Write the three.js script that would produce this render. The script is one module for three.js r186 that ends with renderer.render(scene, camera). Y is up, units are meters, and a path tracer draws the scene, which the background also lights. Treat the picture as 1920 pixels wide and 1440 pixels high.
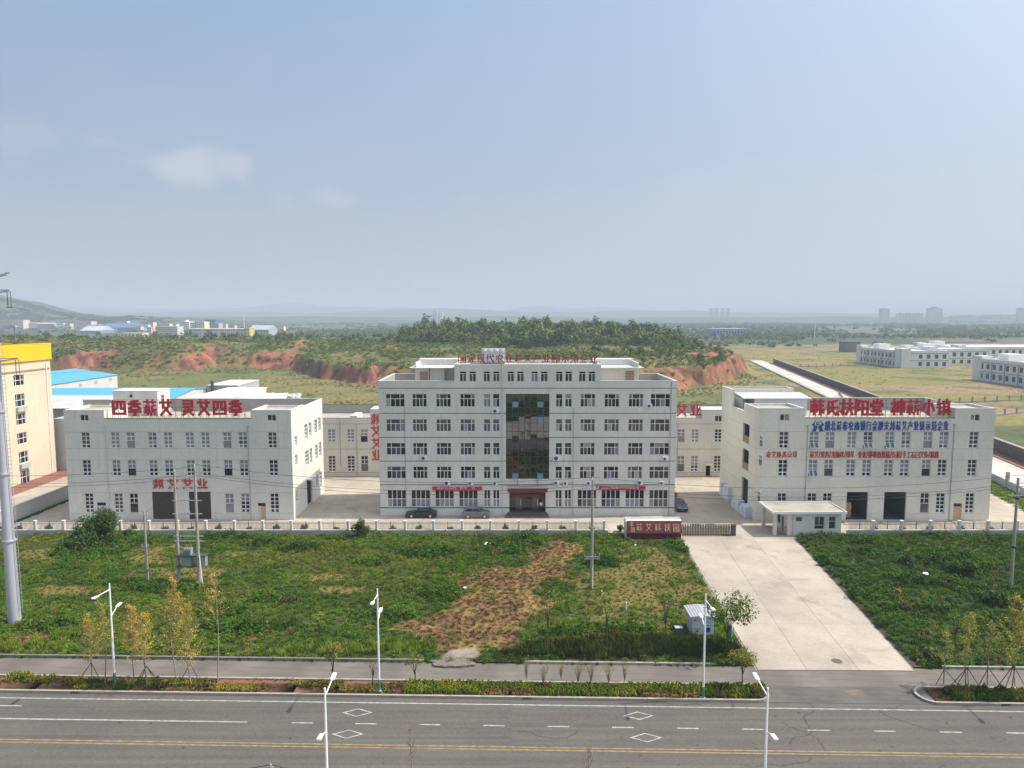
import * as THREE from 'three';
import { mergeGeometries, toCreasedNormals } from 'three/addons/utils/BufferGeometryUtils.js';
import { RoundedBoxGeometry } from 'three/addons/geometries/RoundedBoxGeometry.js';
import { MarchingCubes } from 'three/addons/objects/MarchingCubes.js';

// ------------------------------------------------------------------ camera, sky, sun, exposure
const scene = new THREE.Scene();
const EYE = 33, FOCAL = 1334, PITCH = Math.atan(128 / FOCAL);
const camera = new THREE.PerspectiveCamera(2 * Math.atan(720 / FOCAL) * 180 / Math.PI, 4 / 3, 0.5, 30000);
camera.position.set(0, EYE, 0);
camera.rotation.x = -PITCH;
scene.add(camera);
const renderer = new THREE.WebGLRenderer();
renderer.toneMapping = THREE.LinearToneMapping;
renderer.toneMappingExposure = 1.28;
renderer.shadowMap.enabled = true;

const SUN = new THREE.Vector3(0.612, 0.788, -0.06).normalize();
const sun = new THREE.DirectionalLight(new THREE.Color().setRGB(1, 0.94, 0.84), 4.1);
sun.name = 'sun';
sun.position.copy(SUN).multiplyScalar(400).add(new THREE.Vector3(0, 0, -110));
sun.target.position.set(0, 0, -110);
sun.shadow.radius = 1.6;
sun.castShadow = true;
Object.assign(sun.shadow.camera, { left: -200, right: 200, top: 200, bottom: -200, near: 10, far: 900 });
scene.add(sun, sun.target);
const FOG = 0.00029;
scene.fog = new THREE.FogExp2(new THREE.Color().setRGB(0.78, 0.88, 1.0), FOG);

// ------------------------------------------------------------------ numbers, noise
let seed = 7;
const rnd = () => { seed = (seed + 0x6d2b79f5) | 0; let t = Math.imul(seed ^ (seed >>> 15), 1 | seed); t = (t + Math.imul(t ^ (t >>> 7), 61 | t)) ^ t; return ((t ^ (t >>> 14)) >>> 0) / 4294967296; };
const R = (a, b) => a + (b - a) * rnd();
const pick = (a) => a[Math.floor(rnd() * a.length)];
const clamp = (x, a = 0, b = 1) => Math.min(b, Math.max(a, x));
const sstep = (a, b, x) => { const t = clamp((x - a) / (b - a)); return t * t * (3 - 2 * t); };
const lerp = (a, b, t) => a + (b - a) * t;
const hash = (x, y, s = 0) => { let h = Math.imul(x | 0, 374761393) + Math.imul(y | 0, 668265263) + Math.imul(s | 0, 974634777); h = Math.imul(h ^ (h >>> 13), 1274126177); return ((h ^ (h >>> 16)) >>> 0) / 4294967296; };
const mod = (a, n) => ((a % n) + n) % n;
function vn(x, y, s = 0, per = 0) {
  const ix = Math.floor(x), iy = Math.floor(y), fx = x - ix, fy = y - iy, u = fx * fx * (3 - 2 * fx), v = fy * fy * (3 - 2 * fy);
  const w = per ? (k) => mod(k, per) : (k) => k;
  return lerp(lerp(hash(w(ix), w(iy), s), hash(w(ix + 1), w(iy), s), u), lerp(hash(w(ix), w(iy + 1), s), hash(w(ix + 1), w(iy + 1), s), u), v);
}
function fbm(x, y, s = 0, oct = 4, per = 0) { let a = 0.5, t = 0, n = 0; for (let i = 0; i < oct; i++) { t += a * vn(x, y, s + i * 17, per); n += a; a *= 0.5; x *= 2; y *= 2; per *= 2; } return t / n; }

// pixel of the photograph (1920 x 1440) to places in the world
const cP = Math.cos(PITCH), sP = Math.sin(PITCH);
const ray = (px, py) => { const u = (px - 960) / FOCAL, v = -(py - 720) / FOCAL; return [u, -sP + v * cP, -cP - v * sP]; };
const G = (px, py, h = 0) => { const d = ray(px, py), t = (h - EYE) / d[1]; return new THREE.Vector3(d[0] * t, h, d[2] * t); };
const Fz = (px, py, z) => { const d = ray(px, py), t = z / d[2]; return new THREE.Vector3(d[0] * t, EYE + d[1] * t, z); };
const Sx = (px, py, x) => { const d = ray(px, py), t = x / d[0]; return new THREE.Vector3(x, EYE + d[1] * t, d[2] * t); };

// ------------------------------------------------------------------ textures and materials
function texture(n, fn) {
  const d = new Uint8Array(n * n * 4);
  for (let y = 0; y < n; y++) for (let x = 0; x < n; x++) { const c = fn(x / n, y / n), o = (y * n + x) * 4; const a = Array.isArray(c) ? c : [c, c, c]; for (let k = 0; k < 3; k++) d[o + k] = clamp(a[k]) * 255; d[o + 3] = 255; }
  const t = new THREE.DataTexture(d, n, n); t.wrapS = t.wrapT = THREE.RepeatWrapping; t.magFilter = THREE.LinearFilter; t.colorSpace = THREE.SRGBColorSpace; t.needsUpdate = true; return t;
}
const sized = (t, m) => { const c = t.clone(); c.repeat.set(1 / m, 1 / m); return c; };
const Tstucco = texture(512, (u, v) => { const b = fbm(u * 6, v * 6, 3, 4, 6), f = fbm(u * 64, v * 64, 9, 2, 64), s = fbm(u * 40, v * 2.0, 21, 3, 40); return 0.885 + 0.085 * b + 0.05 * (f - 0.5) - 0.05 * sstep(0.58, 0.8, s) * sstep(0.35, 0.7, b); });
const Tconc = texture(512, (u, v) => { const b = fbm(u * 5, v * 5, 31, 5, 5), f = fbm(u * 90, v * 90, 5, 2, 90), s = sstep(0.6, 0.78, fbm(u * 9, v * 9, 77, 4, 9)); const k = 0.78 + 0.22 * b + 0.07 * (f - 0.5) - 0.07 * s; return [k, k * 0.995, k * 0.985]; });
const Tasph = texture(512, (u, v) => { const b = fbm(u * 4, v * 4, 41, 4, 4), f = hash(u * 512, v * 512, 3), t = fbm(u * 3, v * 24, 45, 3, 3); return 0.70 + 0.22 * b + 0.1 * (f - 0.5) + 0.2 * (t - 0.5); });
const Tsoil = texture(512, (u, v) => { const b = fbm(u * 8, v * 8, 51, 5, 8), f = fbm(u * 70, v * 70, 53, 2, 70); return 0.55 + 0.35 * b + 0.25 * (f - 0.5); });
const Tbrick = texture(256, (u, v) => { const b = fbm(u * 6, v * 6, 61, 4, 6), f = fbm(u * 40, v * 40, 63, 2, 40); return 0.6 + 0.3 * b + 0.3 * (f - 0.5); });
// the road surface: grain, tyre-worn lines along the lanes, oil spots, hairline cracks (160 m by 20 m)
const Troad = (() => {
  const W = 1600, Hh = 200, d = new Uint8Array(W * Hh * 4), v = new Float32Array(W * Hh);
  for (let y = 0; y < Hh; y++) for (let x = 0; x < W; x++) v[y * W + x] = 0.80 + 0.10 * (fbm(x / 50, y / 18, 601, 4) - 0.5) + 0.16 * (fbm(x / 260, y / 3.2, 607, 3) - 0.5) + 0.10 * (hash(x, y, 611) - 0.5);
  const dark = (x, y, k) => { x = mod(Math.round(x), W); y = Math.round(y); if (y >= 0 && y < Hh) v[y * W + x] *= k; };
  for (let i = 0; i < 34; i++) { let x = R(0, W), y = R(0, Hh), a = R(0, 6.28); const n = R(40, 150); for (let k = 0; k < n; k++) { a += R(-0.35, 0.35); x += Math.cos(a) * 0.9; y += Math.sin(a) * 0.7; dark(x, y, 0.8); } }
  for (let i = 0; i < 260; i++) { const x = R(0, W), y = R(0, Hh), k = R(0.6, 0.85); dark(x, y, k); if (rnd() < 0.4) { dark(x + 1, y, k); dark(x, y + 1, k); dark(x + 1, y + 1, k); } }
  for (let i = 0; i < W * Hh; i++) { const c = clamp(v[i]) * 255; d[i * 4] = c; d[i * 4 + 1] = c * 0.995; d[i * 4 + 2] = c * 0.985; d[i * 4 + 3] = 255; }
  const t = new THREE.DataTexture(d, W, Hh); t.wrapS = t.wrapT = THREE.RepeatWrapping; t.magFilter = THREE.LinearFilter; t.colorSpace = THREE.SRGBColorSpace; t.needsUpdate = true; t.repeat.set(1 / 160, 1 / 20); return t;
})();
function M(r, g, b, rough = 0.9, o = {}) { const m = new THREE.MeshPhysicalMaterial({ roughness: rough, side: THREE.DoubleSide, ...o }); m.color.setRGB(r, g, b); return m; }
const mat = {
  main: M(0.82, 0.79, 0.725, 0.92, { map: sized(Tstucco, 17) }),
  left: M(0.82, 0.785, 0.715, 0.92, { map: sized(Tstucco, 19) }),
  right: M(0.85, 0.80, 0.685, 0.92, { map: sized(Tstucco, 21) }),
  rear: M(0.76, 0.72, 0.645, 0.92, { map: sized(Tstucco, 15) }),
  cream: M(0.76, 0.64, 0.48, 0.85, { map: sized(Tstucco, 26) }),
  yellow: M(0.80, 0.47, 0.005, 0.5),
  white: M(0.82, 0.79, 0.72, 0.8, { map: sized(Tstucco, 23) }),
  offwhite: M(0.66, 0.67, 0.66, 0.85, { map: sized(Tstucco, 14) }),
  greywall: M(0.48, 0.49, 0.49, 0.85, { map: sized(Tstucco, 20) }),
  roof: M(0.50, 0.455, 0.39, 0.95, { map: sized(Tconc, 13) }),
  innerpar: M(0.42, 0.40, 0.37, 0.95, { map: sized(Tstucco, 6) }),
  band: M(0.115, 0.12, 0.105, 0.9),
  groove: M(0.40, 0.39, 0.365, 0.95),
  greenband: M(0.045, 0.115, 0.085, 0.8),
  concrete: M(0.50, 0.43, 0.355, 0.93, { map: sized(Tconc, 19) }),
  yard: M(0.52, 0.445, 0.36, 0.93, { map: sized(Tconc, 23) }),
  yardgrey: M(0.42, 0.40, 0.37, 0.93, { map: sized(Tconc, 17) }),
  joint: M(0.26, 0.225, 0.18, 1),
  asphalt: M(0.178, 0.157, 0.138, 0.95, { map: Troad }),
  path: M(0.275, 0.237, 0.20, 0.95, { map: sized(Tasph, 9) }),
  apron: M(0.20, 0.178, 0.158, 0.95, { map: sized(Tasph, 7) }),
  kerb: M(0.44, 0.40, 0.34, 0.9, { map: sized(Tconc, 3) }),
  kerbdark: M(0.25, 0.225, 0.185, 0.95, { map: sized(Tconc, 2.5) }),
  paint: M(0.72, 0.71, 0.66, 0.8, { map: sized(Tsoil, 2.2) }),
  paintyellow: M(0.52, 0.36, 0.16, 0.8, { map: sized(Tsoil, 2.4) }),
  redsoil: M(0.36, 0.17, 0.095, 1, { map: sized(Tsoil, 5) }),
  steel: M(0.62, 0.63, 0.66, 0.45, { metalness: 0.3 }),
  galv: M(0.50, 0.51, 0.56, 0.5, { metalness: 0.25 }),
  whitepaint: M(0.80, 0.81, 0.82, 0.4),
  pvc: M(0.82, 0.82, 0.82, 0.35),
  polecon: M(0.42, 0.38, 0.34, 0.9, { map: sized(Tconc, 2) }),
  black: M(0.02, 0.02, 0.022, 0.6),
  rubber: M(0.018, 0.018, 0.019, 0.8),
  wire: M(0.03, 0.032, 0.035, 0.6),
  darkmetal: M(0.075, 0.08, 0.085, 0.55, { metalness: 0.3 }),
  shutter: M(0.048, 0.036, 0.033, 0.75),
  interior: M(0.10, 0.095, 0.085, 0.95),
  signred: M(0.50, 0.016, 0.03, 0.5),
  signred2: M(0.52, 0.025, 0.03, 0.55),
  maroon: M(0.33, 0.018, 0.026, 0.6),
  blue: M(0.018, 0.07, 0.30, 0.55),
  banner: M(0.50, 0.015, 0.05, 0.7),
  gold: M(0.62, 0.50, 0.28, 0.4, { metalness: 0.3 }),
  granite: M(0.36, 0.035, 0.055, 0.35, { map: sized(Tbrick, 1.1) }),
  granitedark: M(0.125, 0.016, 0.02, 0.5, { map: sized(Tbrick, 1.1) }),
  blueroof: M(0.09, 0.36, 0.66, 0.55), 
  whiteroof: M(0.70, 0.71, 0.72, 0.6, { map: sized(Tconc, 16) }),
  corr: M(0.62, 0.62, 0.60, 0.5),
  bark: M(0.14, 0.105, 0.075, 0.95, { map: sized(Tbrick, 0.6) }),
  barkpale: M(0.27, 0.22, 0.165, 0.95),
  wood: M(0.30, 0.21, 0.13, 0.9),
  door: M(0.52, 0.38, 0.22, 0.7),
  doorgrey: M(0.55, 0.55, 0.56, 0.6),
  stone: M(0.20, 0.18, 0.16, 0.95, { map: sized(Tbrick, 4) }),
  glass: M(0.014, 0.016, 0.018, 0.06, { ior: 1.6 }),
  glassblue: M(0.035, 0.06, 0.075, 0.06, { ior: 1.7 }),
  glassgrey: M(0.25, 0.245, 0.275, 0.12, { ior: 1.6 }),
  glassmid: M(0.085, 0.085, 0.10, 0.1, { ior: 1.6 }),
  curtain: M(0.36, 0.34, 0.31, 0.7),
  curtainglass: M(0.155, 0.165, 0.175, 0.03, { metalness: 1 }),
  lattice: M(0.085, 0.07, 0.06, 0.55),
  openpane: M(0.07, 0.12, 0.23, 0.06, { ior: 2.2 }),
};

// ------------------------------------------------------------------ geometry helpers (uv in metres on every geometry)
const V3 = (x, y, z) => new THREE.Vector3(x, y, z);
function uvm(g) {
  if (g.index) g = g.toNonIndexed();
  for (const k of Object.keys(g.attributes)) if (!['position', 'normal', 'uv', 'color'].includes(k)) g.deleteAttribute(k);
  if (!g.attributes.normal) g.computeVertexNormals();
  const p = g.attributes.position, n = g.attributes.normal, uv = new Float32Array(p.count * 2);
  for (let i = 0; i < p.count; i++) {
    const b = Math.floor(i / 3) * 3; let nx = 0, ny = 0, nz = 0;
    for (let k = 0; k < 3; k++) { nx += Math.abs(n.getX(b + k)); ny += Math.abs(n.getY(b + k)); nz += Math.abs(n.getZ(b + k)); }
    const x = p.getX(i), y = p.getY(i), z = p.getZ(i);
    if (ny >= nx && ny >= nz) { uv[2 * i] = x; uv[2 * i + 1] = z; } else if (nx >= nz) { uv[2 * i] = z; uv[2 * i + 1] = y; } else { uv[2 * i] = x; uv[2 * i + 1] = y; }
  }
  g.setAttribute('uv', new THREE.BufferAttribute(uv, 2));
  return g;
}
const merge = (list) => { const l = list.filter(Boolean).map((g) => (g.index ? g.toNonIndexed() : g)); return l.length === 1 ? l[0] : mergeGeometries(l, false); };
const bx = (x0, x1, y0, y1, z0, z1) => uvm(new THREE.BoxGeometry(Math.abs(x1 - x0), Math.abs(y1 - y0), Math.abs(z1 - z0)).translate((x0 + x1) / 2, (y0 + y1) / 2, (z0 + z1) / 2));
const cyl = (x, y0, y1, z, r0, r1 = r0, seg = 10) => uvm(new THREE.CylinderGeometry(r1, r0, y1 - y0, seg).translate(x, (y0 + y1) / 2, z));
function bar(a, b, r, r2 = r, seg = 6) { // round bar from a to b
  const d = b.clone().sub(a), L = d.length(), g = new THREE.CylinderGeometry(r2, r, L, seg).translate(0, L / 2, 0);
  g.applyQuaternion(new THREE.Quaternion().setFromUnitVectors(V3(0, 1, 0), d.normalize())).translate(a.x, a.y, a.z); return uvm(g);
}
function beam(a, b, w, h) { // square beam
  const d = b.clone().sub(a), L = d.length(), m = new THREE.Matrix4().lookAt(b, a, Math.abs(d.y) > 0.95 * L ? V3(0, 0, 1) : V3(0, 1, 0));
  return uvm(new THREE.BoxGeometry(w, h, L).applyMatrix4(m).translate((a.x + b.x) / 2, (a.y + b.y) / 2, (a.z + b.z) / 2));
}
function tubeThrough(pts, r, seg = 24, rad = 5) { return uvm(new THREE.TubeGeometry(new THREE.CatmullRomCurve3(pts), seg, r, rad, false)); }
function sheet(pts, y) { // flat polygon on the ground, pts are [x,z]
  const s = new THREE.Shape(pts.map((p) => new THREE.Vector2(p[0], -p[1]))), g = new THREE.ShapeGeometry(s); g.rotateX(-Math.PI / 2).translate(0, y, 0); return uvm(g);
}
function slab(pts, y0, y1) { const s = new THREE.Shape(pts.map((p) => new THREE.Vector2(p[0], -p[1]))); const g = new THREE.ExtrudeGeometry(s, { depth: y1 - y0, bevelEnabled: false }); g.rotateX(-Math.PI / 2).translate(0, y0, 0); return uvm(g); }

// ------------------------------------------------------------------ things
const counts = {};
const numbered = (n) => { const k = counts[n] = (counts[n] ?? -1) + 1; return k ? n + '_' + String(k).padStart(3, '0') : n; };
function tag(o, label, category, group) { o.userData = { ...o.userData, label, category }; if (group) o.userData.group = group; return o; }
function thing(name, label, category, pos = [0, 0, 0], turn = 0, group) { const o = new THREE.Group(); o.name = numbered(name); o.position.set(...pos); o.rotation.y = turn; scene.add(o); return tag(o, label, category, group); }
function part(name, g, m, parent, label) { const o = new THREE.Mesh(Array.isArray(g) ? merge(g) : g, m); o.name = name; parent.add(o); if (label) o.userData.label = label; return o; }
function struct(name, g, m, label) { const o = new THREE.Mesh(Array.isArray(g) ? merge(g) : g, m); o.name = numbered(name); o.userData = { kind: 'structure' }; if (label) o.userData.label = label; scene.add(o); return o; }
function single(name, g, m, label, category, group) { const o = new THREE.Mesh(Array.isArray(g) ? merge(g) : g, m); o.name = numbered(name); scene.add(o); return tag(o, label, category, group); }
function copy(root, pos, turn = 0, label, scale) { const r = root.clone(); r.name = numbered(root.name.replace(/_\d{3}$/, '')); r.userData = { ...root.userData }; r.position.set(...pos); r.rotation.y = turn; if (scale) r.scale.copy(scale.isVector3 ? scale : V3(scale, scale, scale)); if (label) r.userData.label = label; scene.add(r); return r; }
const tmpM = new THREE.Matrix4(), tmpQ = new THREE.Quaternion(), tmpE = new THREE.Euler(), tmpC = new THREE.Color();
function scatter(name, geo, m, list, label, category) { // list of {x,y,z,s,sy,r,c}
  const o = new THREE.InstancedMesh(geo, m, list.length); o.name = numbered(name);
  list.forEach((p, i) => { tmpQ.setFromEuler(tmpE.set(p.tx ?? 0, p.r ?? 0, p.tz ?? 0)); o.setMatrixAt(i, tmpM.compose(V3(p.x, p.y, p.z), tmpQ, V3(p.s, p.s * (p.sy ?? 1), p.s))); o.setColorAt(i, tmpC.setRGB(...p.c)); });
  o.userData = { kind: 'stuff', label, category }; scene.add(o); return o;
}

// ------------------------------------------------------------------ the sky: air, a pale aureole round the sun, two small clouds
{
  const W = 1024, Hh = 512, d = new Float32Array(W * Hh * 4);
  const stops = [[0, 0.335, 0.36, 0.395], [3, 0.31, 0.345, 0.395], [10, 0.212, 0.292, 0.41], [23, 0.122, 0.234, 0.425], [50, 0.09, 0.18, 0.35], [90, 0.07, 0.15, 0.32]];
  const grad = (e) => { e = Math.max(0, e); for (let i = 1; i < stops.length; i++) if (e <= stops[i][0]) { const t = (e - stops[i - 1][0]) / (stops[i][0] - stops[i - 1][0]); return [1, 2, 3].map((k) => lerp(stops[i - 1][k], stops[i][k], t)); } return stops[5].slice(1); };
  const cloud = (px, py, rx, ry, s) => { const v = ray(px, py), l = Math.hypot(...v); return { az: Math.atan2(v[2], v[0]), el: Math.asin(v[1] / l), rx: rx / FOCAL, ry: ry / FOCAL, s }; };
  const puffs = [cloud(335, 322, 75, 24, 0.9), cloud(300, 312, 50, 20, 0.6), cloud(365, 308, 45, 25, 0.9), cloud(440, 314, 38, 27, 0.75), cloud(455, 330, 18, 24, 0.5), cloud(605, 368, 32, 16, 0.55), cloud(632, 378, 38, 12, 0.4), cloud(190, 265, 32, 9, 0.3), cloud(20, 250, 60, 30, 0.3), cloud(530, 380, 22, 26, 0.25), cloud(960, 375, 120, 22, 0.12), cloud(1450, 330, 260, 40, 0.12), cloud(1150, 300, 90, 30, 0.1)];
  for (let y = 0; y < Hh; y++) for (let x = 0; x < W; x++) {
    const el = ((y + 0.5) / Hh - 0.5) * Math.PI, az = ((x + 0.5) / W - 0.5) * 2 * Math.PI, c = grad(el * 180 / Math.PI);
    const dx = Math.cos(az) * Math.cos(el), dy = Math.sin(el), dz = Math.sin(az) * Math.cos(el), cs = dx * SUN.x + dy * SUN.y + dz * SUN.z;
    const g = 0.62, ph = (1 - g * g) / Math.pow(1 + g * g - 2 * g * cs, 1.5), au = Math.min(ph, 6) * 0.29;
    let k = 0; if (el > 0.02) for (const p of puffs) { let da = az - p.az; if (Math.abs(da) > 0.5) continue; const n = fbm(az * 30 + 50, el * 42, 91, 5), q = Math.hypot(da * Math.cos(el) / p.rx, (el - p.el) / p.ry) + (n - 0.5) * 1.9; k = Math.max(k, p.s * sstep(1.15, 0.35, q)); }
    const wisp = sstep(0.45, 0.75, fbm(az * 5 + 9, el * 14, 133, 4)) * sstep(0.02, 0.12, el) * sstep(0.6, 0.3, el) * 0.10;
    const o = (y * W + x) * 4, w = 0.44 * k + wisp * 0.5;
    d[o] = lerp(c[0] + au * 0.95, 0.60, w); d[o + 1] = lerp(c[1] + au * 0.95, 0.605, w); d[o + 2] = lerp(c[2] + au * 0.88, 0.64, w); d[o + 3] = 1;
  }
  const t = new THREE.DataTexture(d, W, Hh, THREE.RGBAFormat, THREE.FloatType); t.mapping = THREE.EquirectangularReflectionMapping; t.magFilter = THREE.LinearFilter; t.needsUpdate = true;
  scene.background = t; scene.environment = t;
}
// ------------------------------------------------------------------ written characters, as strokes on a 16 x 16 grid (hex x y pairs); a character in a token is a component with its box
const STROKES = {};
`口 11e1ef1f11
日 11e1ef1f11 18e8
艹 08f8 404f b0bf
单 4153 c1a3 24d4da2a24 27d7 0cfc 848f
斤 e142 424a1f 47f7 b7bf
艾 艹00f5 c61f 46ef
蕲 艹00f4 单057f 斤85ff
四 02f2fe0e02 525839 a2a9d9
季 c132 04f4 8187 8409 84f9 3acac 8c8f6f 0cfc
灵 21d1d727 24d4 888b1f 8bef 4a2c cada
韩 0272 404f 15757a1a15 1777 0c7c 82f2 86e6 8afafdcd b0bf
氏 d133 323e7b 38e8 838bcfffec
扌 04f4 909f4d 0cf8
夫 24d4 08f8 80881f 88ef
扶 扌005f 夫60ff
阝 101f 11d176da6b
阳 阝006f 日81ff
堂 8083 3153 d1b3 1714e4e7 47b7ba4a47 2cdc 8a8f 0fff
礻 6093 04d40c 868f a8dc
申 12e2ec1c12 17e7 808f
神 礻006f 申70ff
小 808f5d 441b b4eb
钅 6005 24d4 08e8 747fec
真 02f2 8084 34c4cc3c34 37c7 3aca 0cfc 5d2f adef
镇 钅006f 真60ff
国 01f1ff0f01 35c5 48b8 2cdc 858c a9bb
家 8082 0603f3f6 36d6 8629 7799af7e 892c 8a1f d78a 9aef
王 11e1 18e8 0eee 818e
见 2a20d0da 75790f 9a9fefec
现 王006e 见70ff
亻 a007 646f
弋 05f4 6077ceffeb c0e3
代 亻005f 弋40ff
农 1613e3e6 80730b 575f9d 77ff d6a9
业 505e a0ae 124b e4ba 0efe
产 8082 13f3 4566 c5a7 18f8 182a0f
园 01f1ff0f01 45b5 38c8 683d 989dcdcb
示 31d1 05f5 858f6e 481d b8ed
范 艹00f4 1537 0829 0f4b 76e6eb9b 767fefed
企 8007 80f7 868e 8ada 4a4e 0fff
氵 31d4 06b9 0fd9
步 8086 83e3 3036 06f6 787d 490c d90f
页 01f1 8164 2c24d4dc 868a0f aaff
濒 氵003f 步308f 页90ff
古 04f4 8087 17e7ef1f17
月 303a0f 30e0efbf 35e5 3aea
湖 氵003f 古308f 月90ff
北 505f 0656 0e5a a0afffec e4a8
春 12e2 24d4 07f7 80740c 77fc 日48bf
商 8082 03f3 4365 c3a5 1f16e6efce 口5abe 6749 97b9
艮 20d0d727 24d4 202f8b 77ef e8ab
银 钅006f 艮60ff
彳 c005 c609 787f
亍 12e2 06f6 b6bf7f
行 彳005f 亍60ff
金 8006 80f6 36c6 2ada 868f 4b5d cbad 0fff
鬲 01f1 口33c6 1f18e8ef 5a7c ba9c 3dcd 8d8f
虫 口12e9 808e 0eed
融 鬲008f 虫80ff
支 03f3 8087 27d78b0f 48ef
寺 13e3 8086 06f6 09f9 c7cf9f 4b6d
持 扌005f 寺60ff
车 12f2 6028e8 0bfb 858f
连 1132 06363c0f 3dff 车40fd
链 钅005f 连50ff
奇 03f3 8007 83e7 08f8 c8cf9f 口2a7d
康 8082 12f2 121a0f 45d5da4a 28f8 848f 5b7d 4f7d db9d 9cef
美 4163 c1a3 23d3 36c6 09f9 8189 0cfc 8a8b0f 8cff
公 6018 a0f8 972e 2eed b9ee
司 11e1efae 04a4 口27ad
紫 4047 4363 1317 0766 9097e7e5 94e2 8849b93cdd 8c8f 4c1f bcef
苏 艹00f4 26d6de9e 747a1f 290c e9fc
龙 04f4 60690f 949fffec b1d3 e78d
凶 8082 03f3 c56d 56bd 161fefe6
脑 月006f 凶71ff
木 04f4 808f 840c 84fc
章 8082 12e2 4355 c3b5 06f6 日48bb 0dfd 8c8f
樟 木006f 章70ff
纟 8016b51ae9 0eec
吉 04f4 8088 28d8 口3bce
缬 纟004f 吉509f 页a0ff
草 艹00f4 日36c9 0cfc 8a8f
香 c032 04f4 8188 8408 84f8 日49bf
囊 02f2 8084 1715f5f7 口4476 口94c6 29d9 2bdb 686d 969d 0dfd 8d2f 8def
丰 02f2 06f6 0af9 80892f
绑 纟004f 丰509f 阝a0ff
带 03f3 4046 c0c6 8086 0a07f7fa 2e29d9de 878f
丸 04b4beefec 60580f 275a
热 扌006a 丸60fa 1c0f 5c6f 9caf dcff
甫 13e3 1f16e6ef 1aea 808f b0d2
方 8082 04f4 640f 68d8ceae
攵 600a 35e5 c50f 47ef
敷 甫0088 方088f 攵90ff
贝 1b11e1eb 848a0f 9bef
占 7078 73f3 口18ef
贴 贝006f 占80ff
灸 5006 33c3 b309 66f9 8a8c0f 8cff 4b2d cada
尼 20e0e525 202a0f e76a 676eeeeb
泥 氵003f 尼40ff
手 c031 25d5 09f9 818f5f
工 12e2 828e 0efe
石 02f2 820c 口48df
臼 7113 131ffff3 a3f3 1969 a9f9
条 6005 42c2 c208 55f8 0afa 878f 8a2e 8aee
米 3154 d1b4 05f5 808f 860d 86fd
青 12e2 24d4 07f7 8087 2f29d9df 2bdb 2ddd
精 米006f 青70ff
由 13e3ef1f13 19e9 808f
油 氵003f 由40ff
禾 c132 05f5 818f 860d 86fd
斗 3254 2749 0cfa b0bf
科 禾006f 斗70ff
技 扌005f 支60ff
本 04f4 808f 840d 84fd 5bbb
年 4006 23e3 37d7 3747 0bfb 838f 373b
文 8082 04f4 c41f 44ef
化 亻005f 707e eeeb d497
节 艹00f4 07d7 d7dcac 777f
十 07f7 808f
保 亻005f 口60e5 09f9 a5af a93f a9ff
护 扌005f b0c2 6464e4e9 69e9 640f
价 亻005f a056 a0f6 868d3f c8cf
收 2033 303b0d 5059 5f 攵70ff
购 贝006f 803 9 a05a 85f5ffcf b8 9cdc
欢 03535a? 0c 4f 404 
迎 1132 06363c0f 3dff 6171 616b 91d1da 909d
2 13225 1a1d3 d51fdf
0 31c1ef4f31
/ d03f
C e451 511e1e 8fed`.split('\n').forEach((l) => { const [k, ...t] = l.split(' '); STROKES[k] = t.filter((s) => s && (s.charCodeAt(0) > 127 || /^[0-9a-f]+$/.test(s))); });
const hx = (c) => parseInt(c, 16) || 0;
function strokes(ch, x0 = 0, y0 = 0, x1 = 15, y1 = 15, out = []) {
  for (const t of STROKES[ch] ?? []) {
    const k = [...t];
    if (t.charCodeAt(0) > 127) { const [a, b, c, d] = k.slice(1).map(hx), X = (v) => x0 + (x1 - x0) * v / 15, Y = (v) => y0 + (y1 - y0) * v / 15; if (k.length >= 5) strokes(k[0], X(a), Y(b), X(c), Y(d), out); continue; }
    const pts = []; for (let i = 0; i + 1 < k.length; i += 2) pts.push([x0 + (x1 - x0) * hx(k[i]) / 15, y0 + (y1 - y0) * hx(k[i + 1]) / 15]);
    if (pts.length > 1) out.push(pts);
  }
  return out;
}
// one character as raised strokes: w by h metres, centred on x, standing on y = 0, back at z = 0
function glyph(ch, w, h, thick, depth) {
  const list = [], ss = strokes(ch); let n = 0; thick *= clamp(9.5 / ss.length, 0.5, 1);
  for (const pts of ss) for (let i = 0; i + 1 < pts.length; i++) {
    const [ax, ay] = pts[i], [b, c] = pts[i + 1], p = V3((ax / 15 - 0.5) * w, (1 - ay / 15) * h, 0), q = V3((b / 15 - 0.5) * w, (1 - c / 15) * h, 0), L = p.distanceTo(q); if (L < 1e-3) continue;
    const d = depth + 0.0027 * (n++ % 14), g = new THREE.BoxGeometry(L + thick * 0.8, thick, d).translate(0, 0, d / 2);
    g.rotateZ(Math.atan2(q.y - p.y, q.x - p.x)).translate((p.x + q.x) / 2, (p.y + q.y) / 2, 0); list.push(uvm(g));
  }
  return list.length ? merge(list) : null;
}
// a line of writing: characters evenly spread between two pixels of the photograph on the plane z
function writing(parent, text, px0, px1, py0, py1, z, m, { bold = 0.12, depth = 0.06, gaps } = {}) {
  const chars = [...text], y1 = Fz(px0, py0, z).y, y0 = Fz(px0, py1, z).y, xa = Fz(px0, (py0 + py1) / 2, z).x, xb = Fz(px1, (py0 + py1) / 2, z).x, cache = {};
  const wts = chars.map((c) => (c === '/' ? 0.42 : c === ' ' ? 0.75 : 1)), tot = wts.reduce((a, b) => a + b, 0), step = (xb - xa) / tot; let x = xa;
  chars.forEach((c, i) => { const w = wts[i] * step; if (c !== ' ') { const key = c; const g = cache[key] ??= glyph(c, w * (c === '/' ? 0.75 : gaps ?? 0.86), y1 - y0, (y1 - y0) * bold, depth); if (g) { const o = part('character', g, m, parent); o.position.set(x + w / 2, y0, z); } } x += w; });
}
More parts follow.
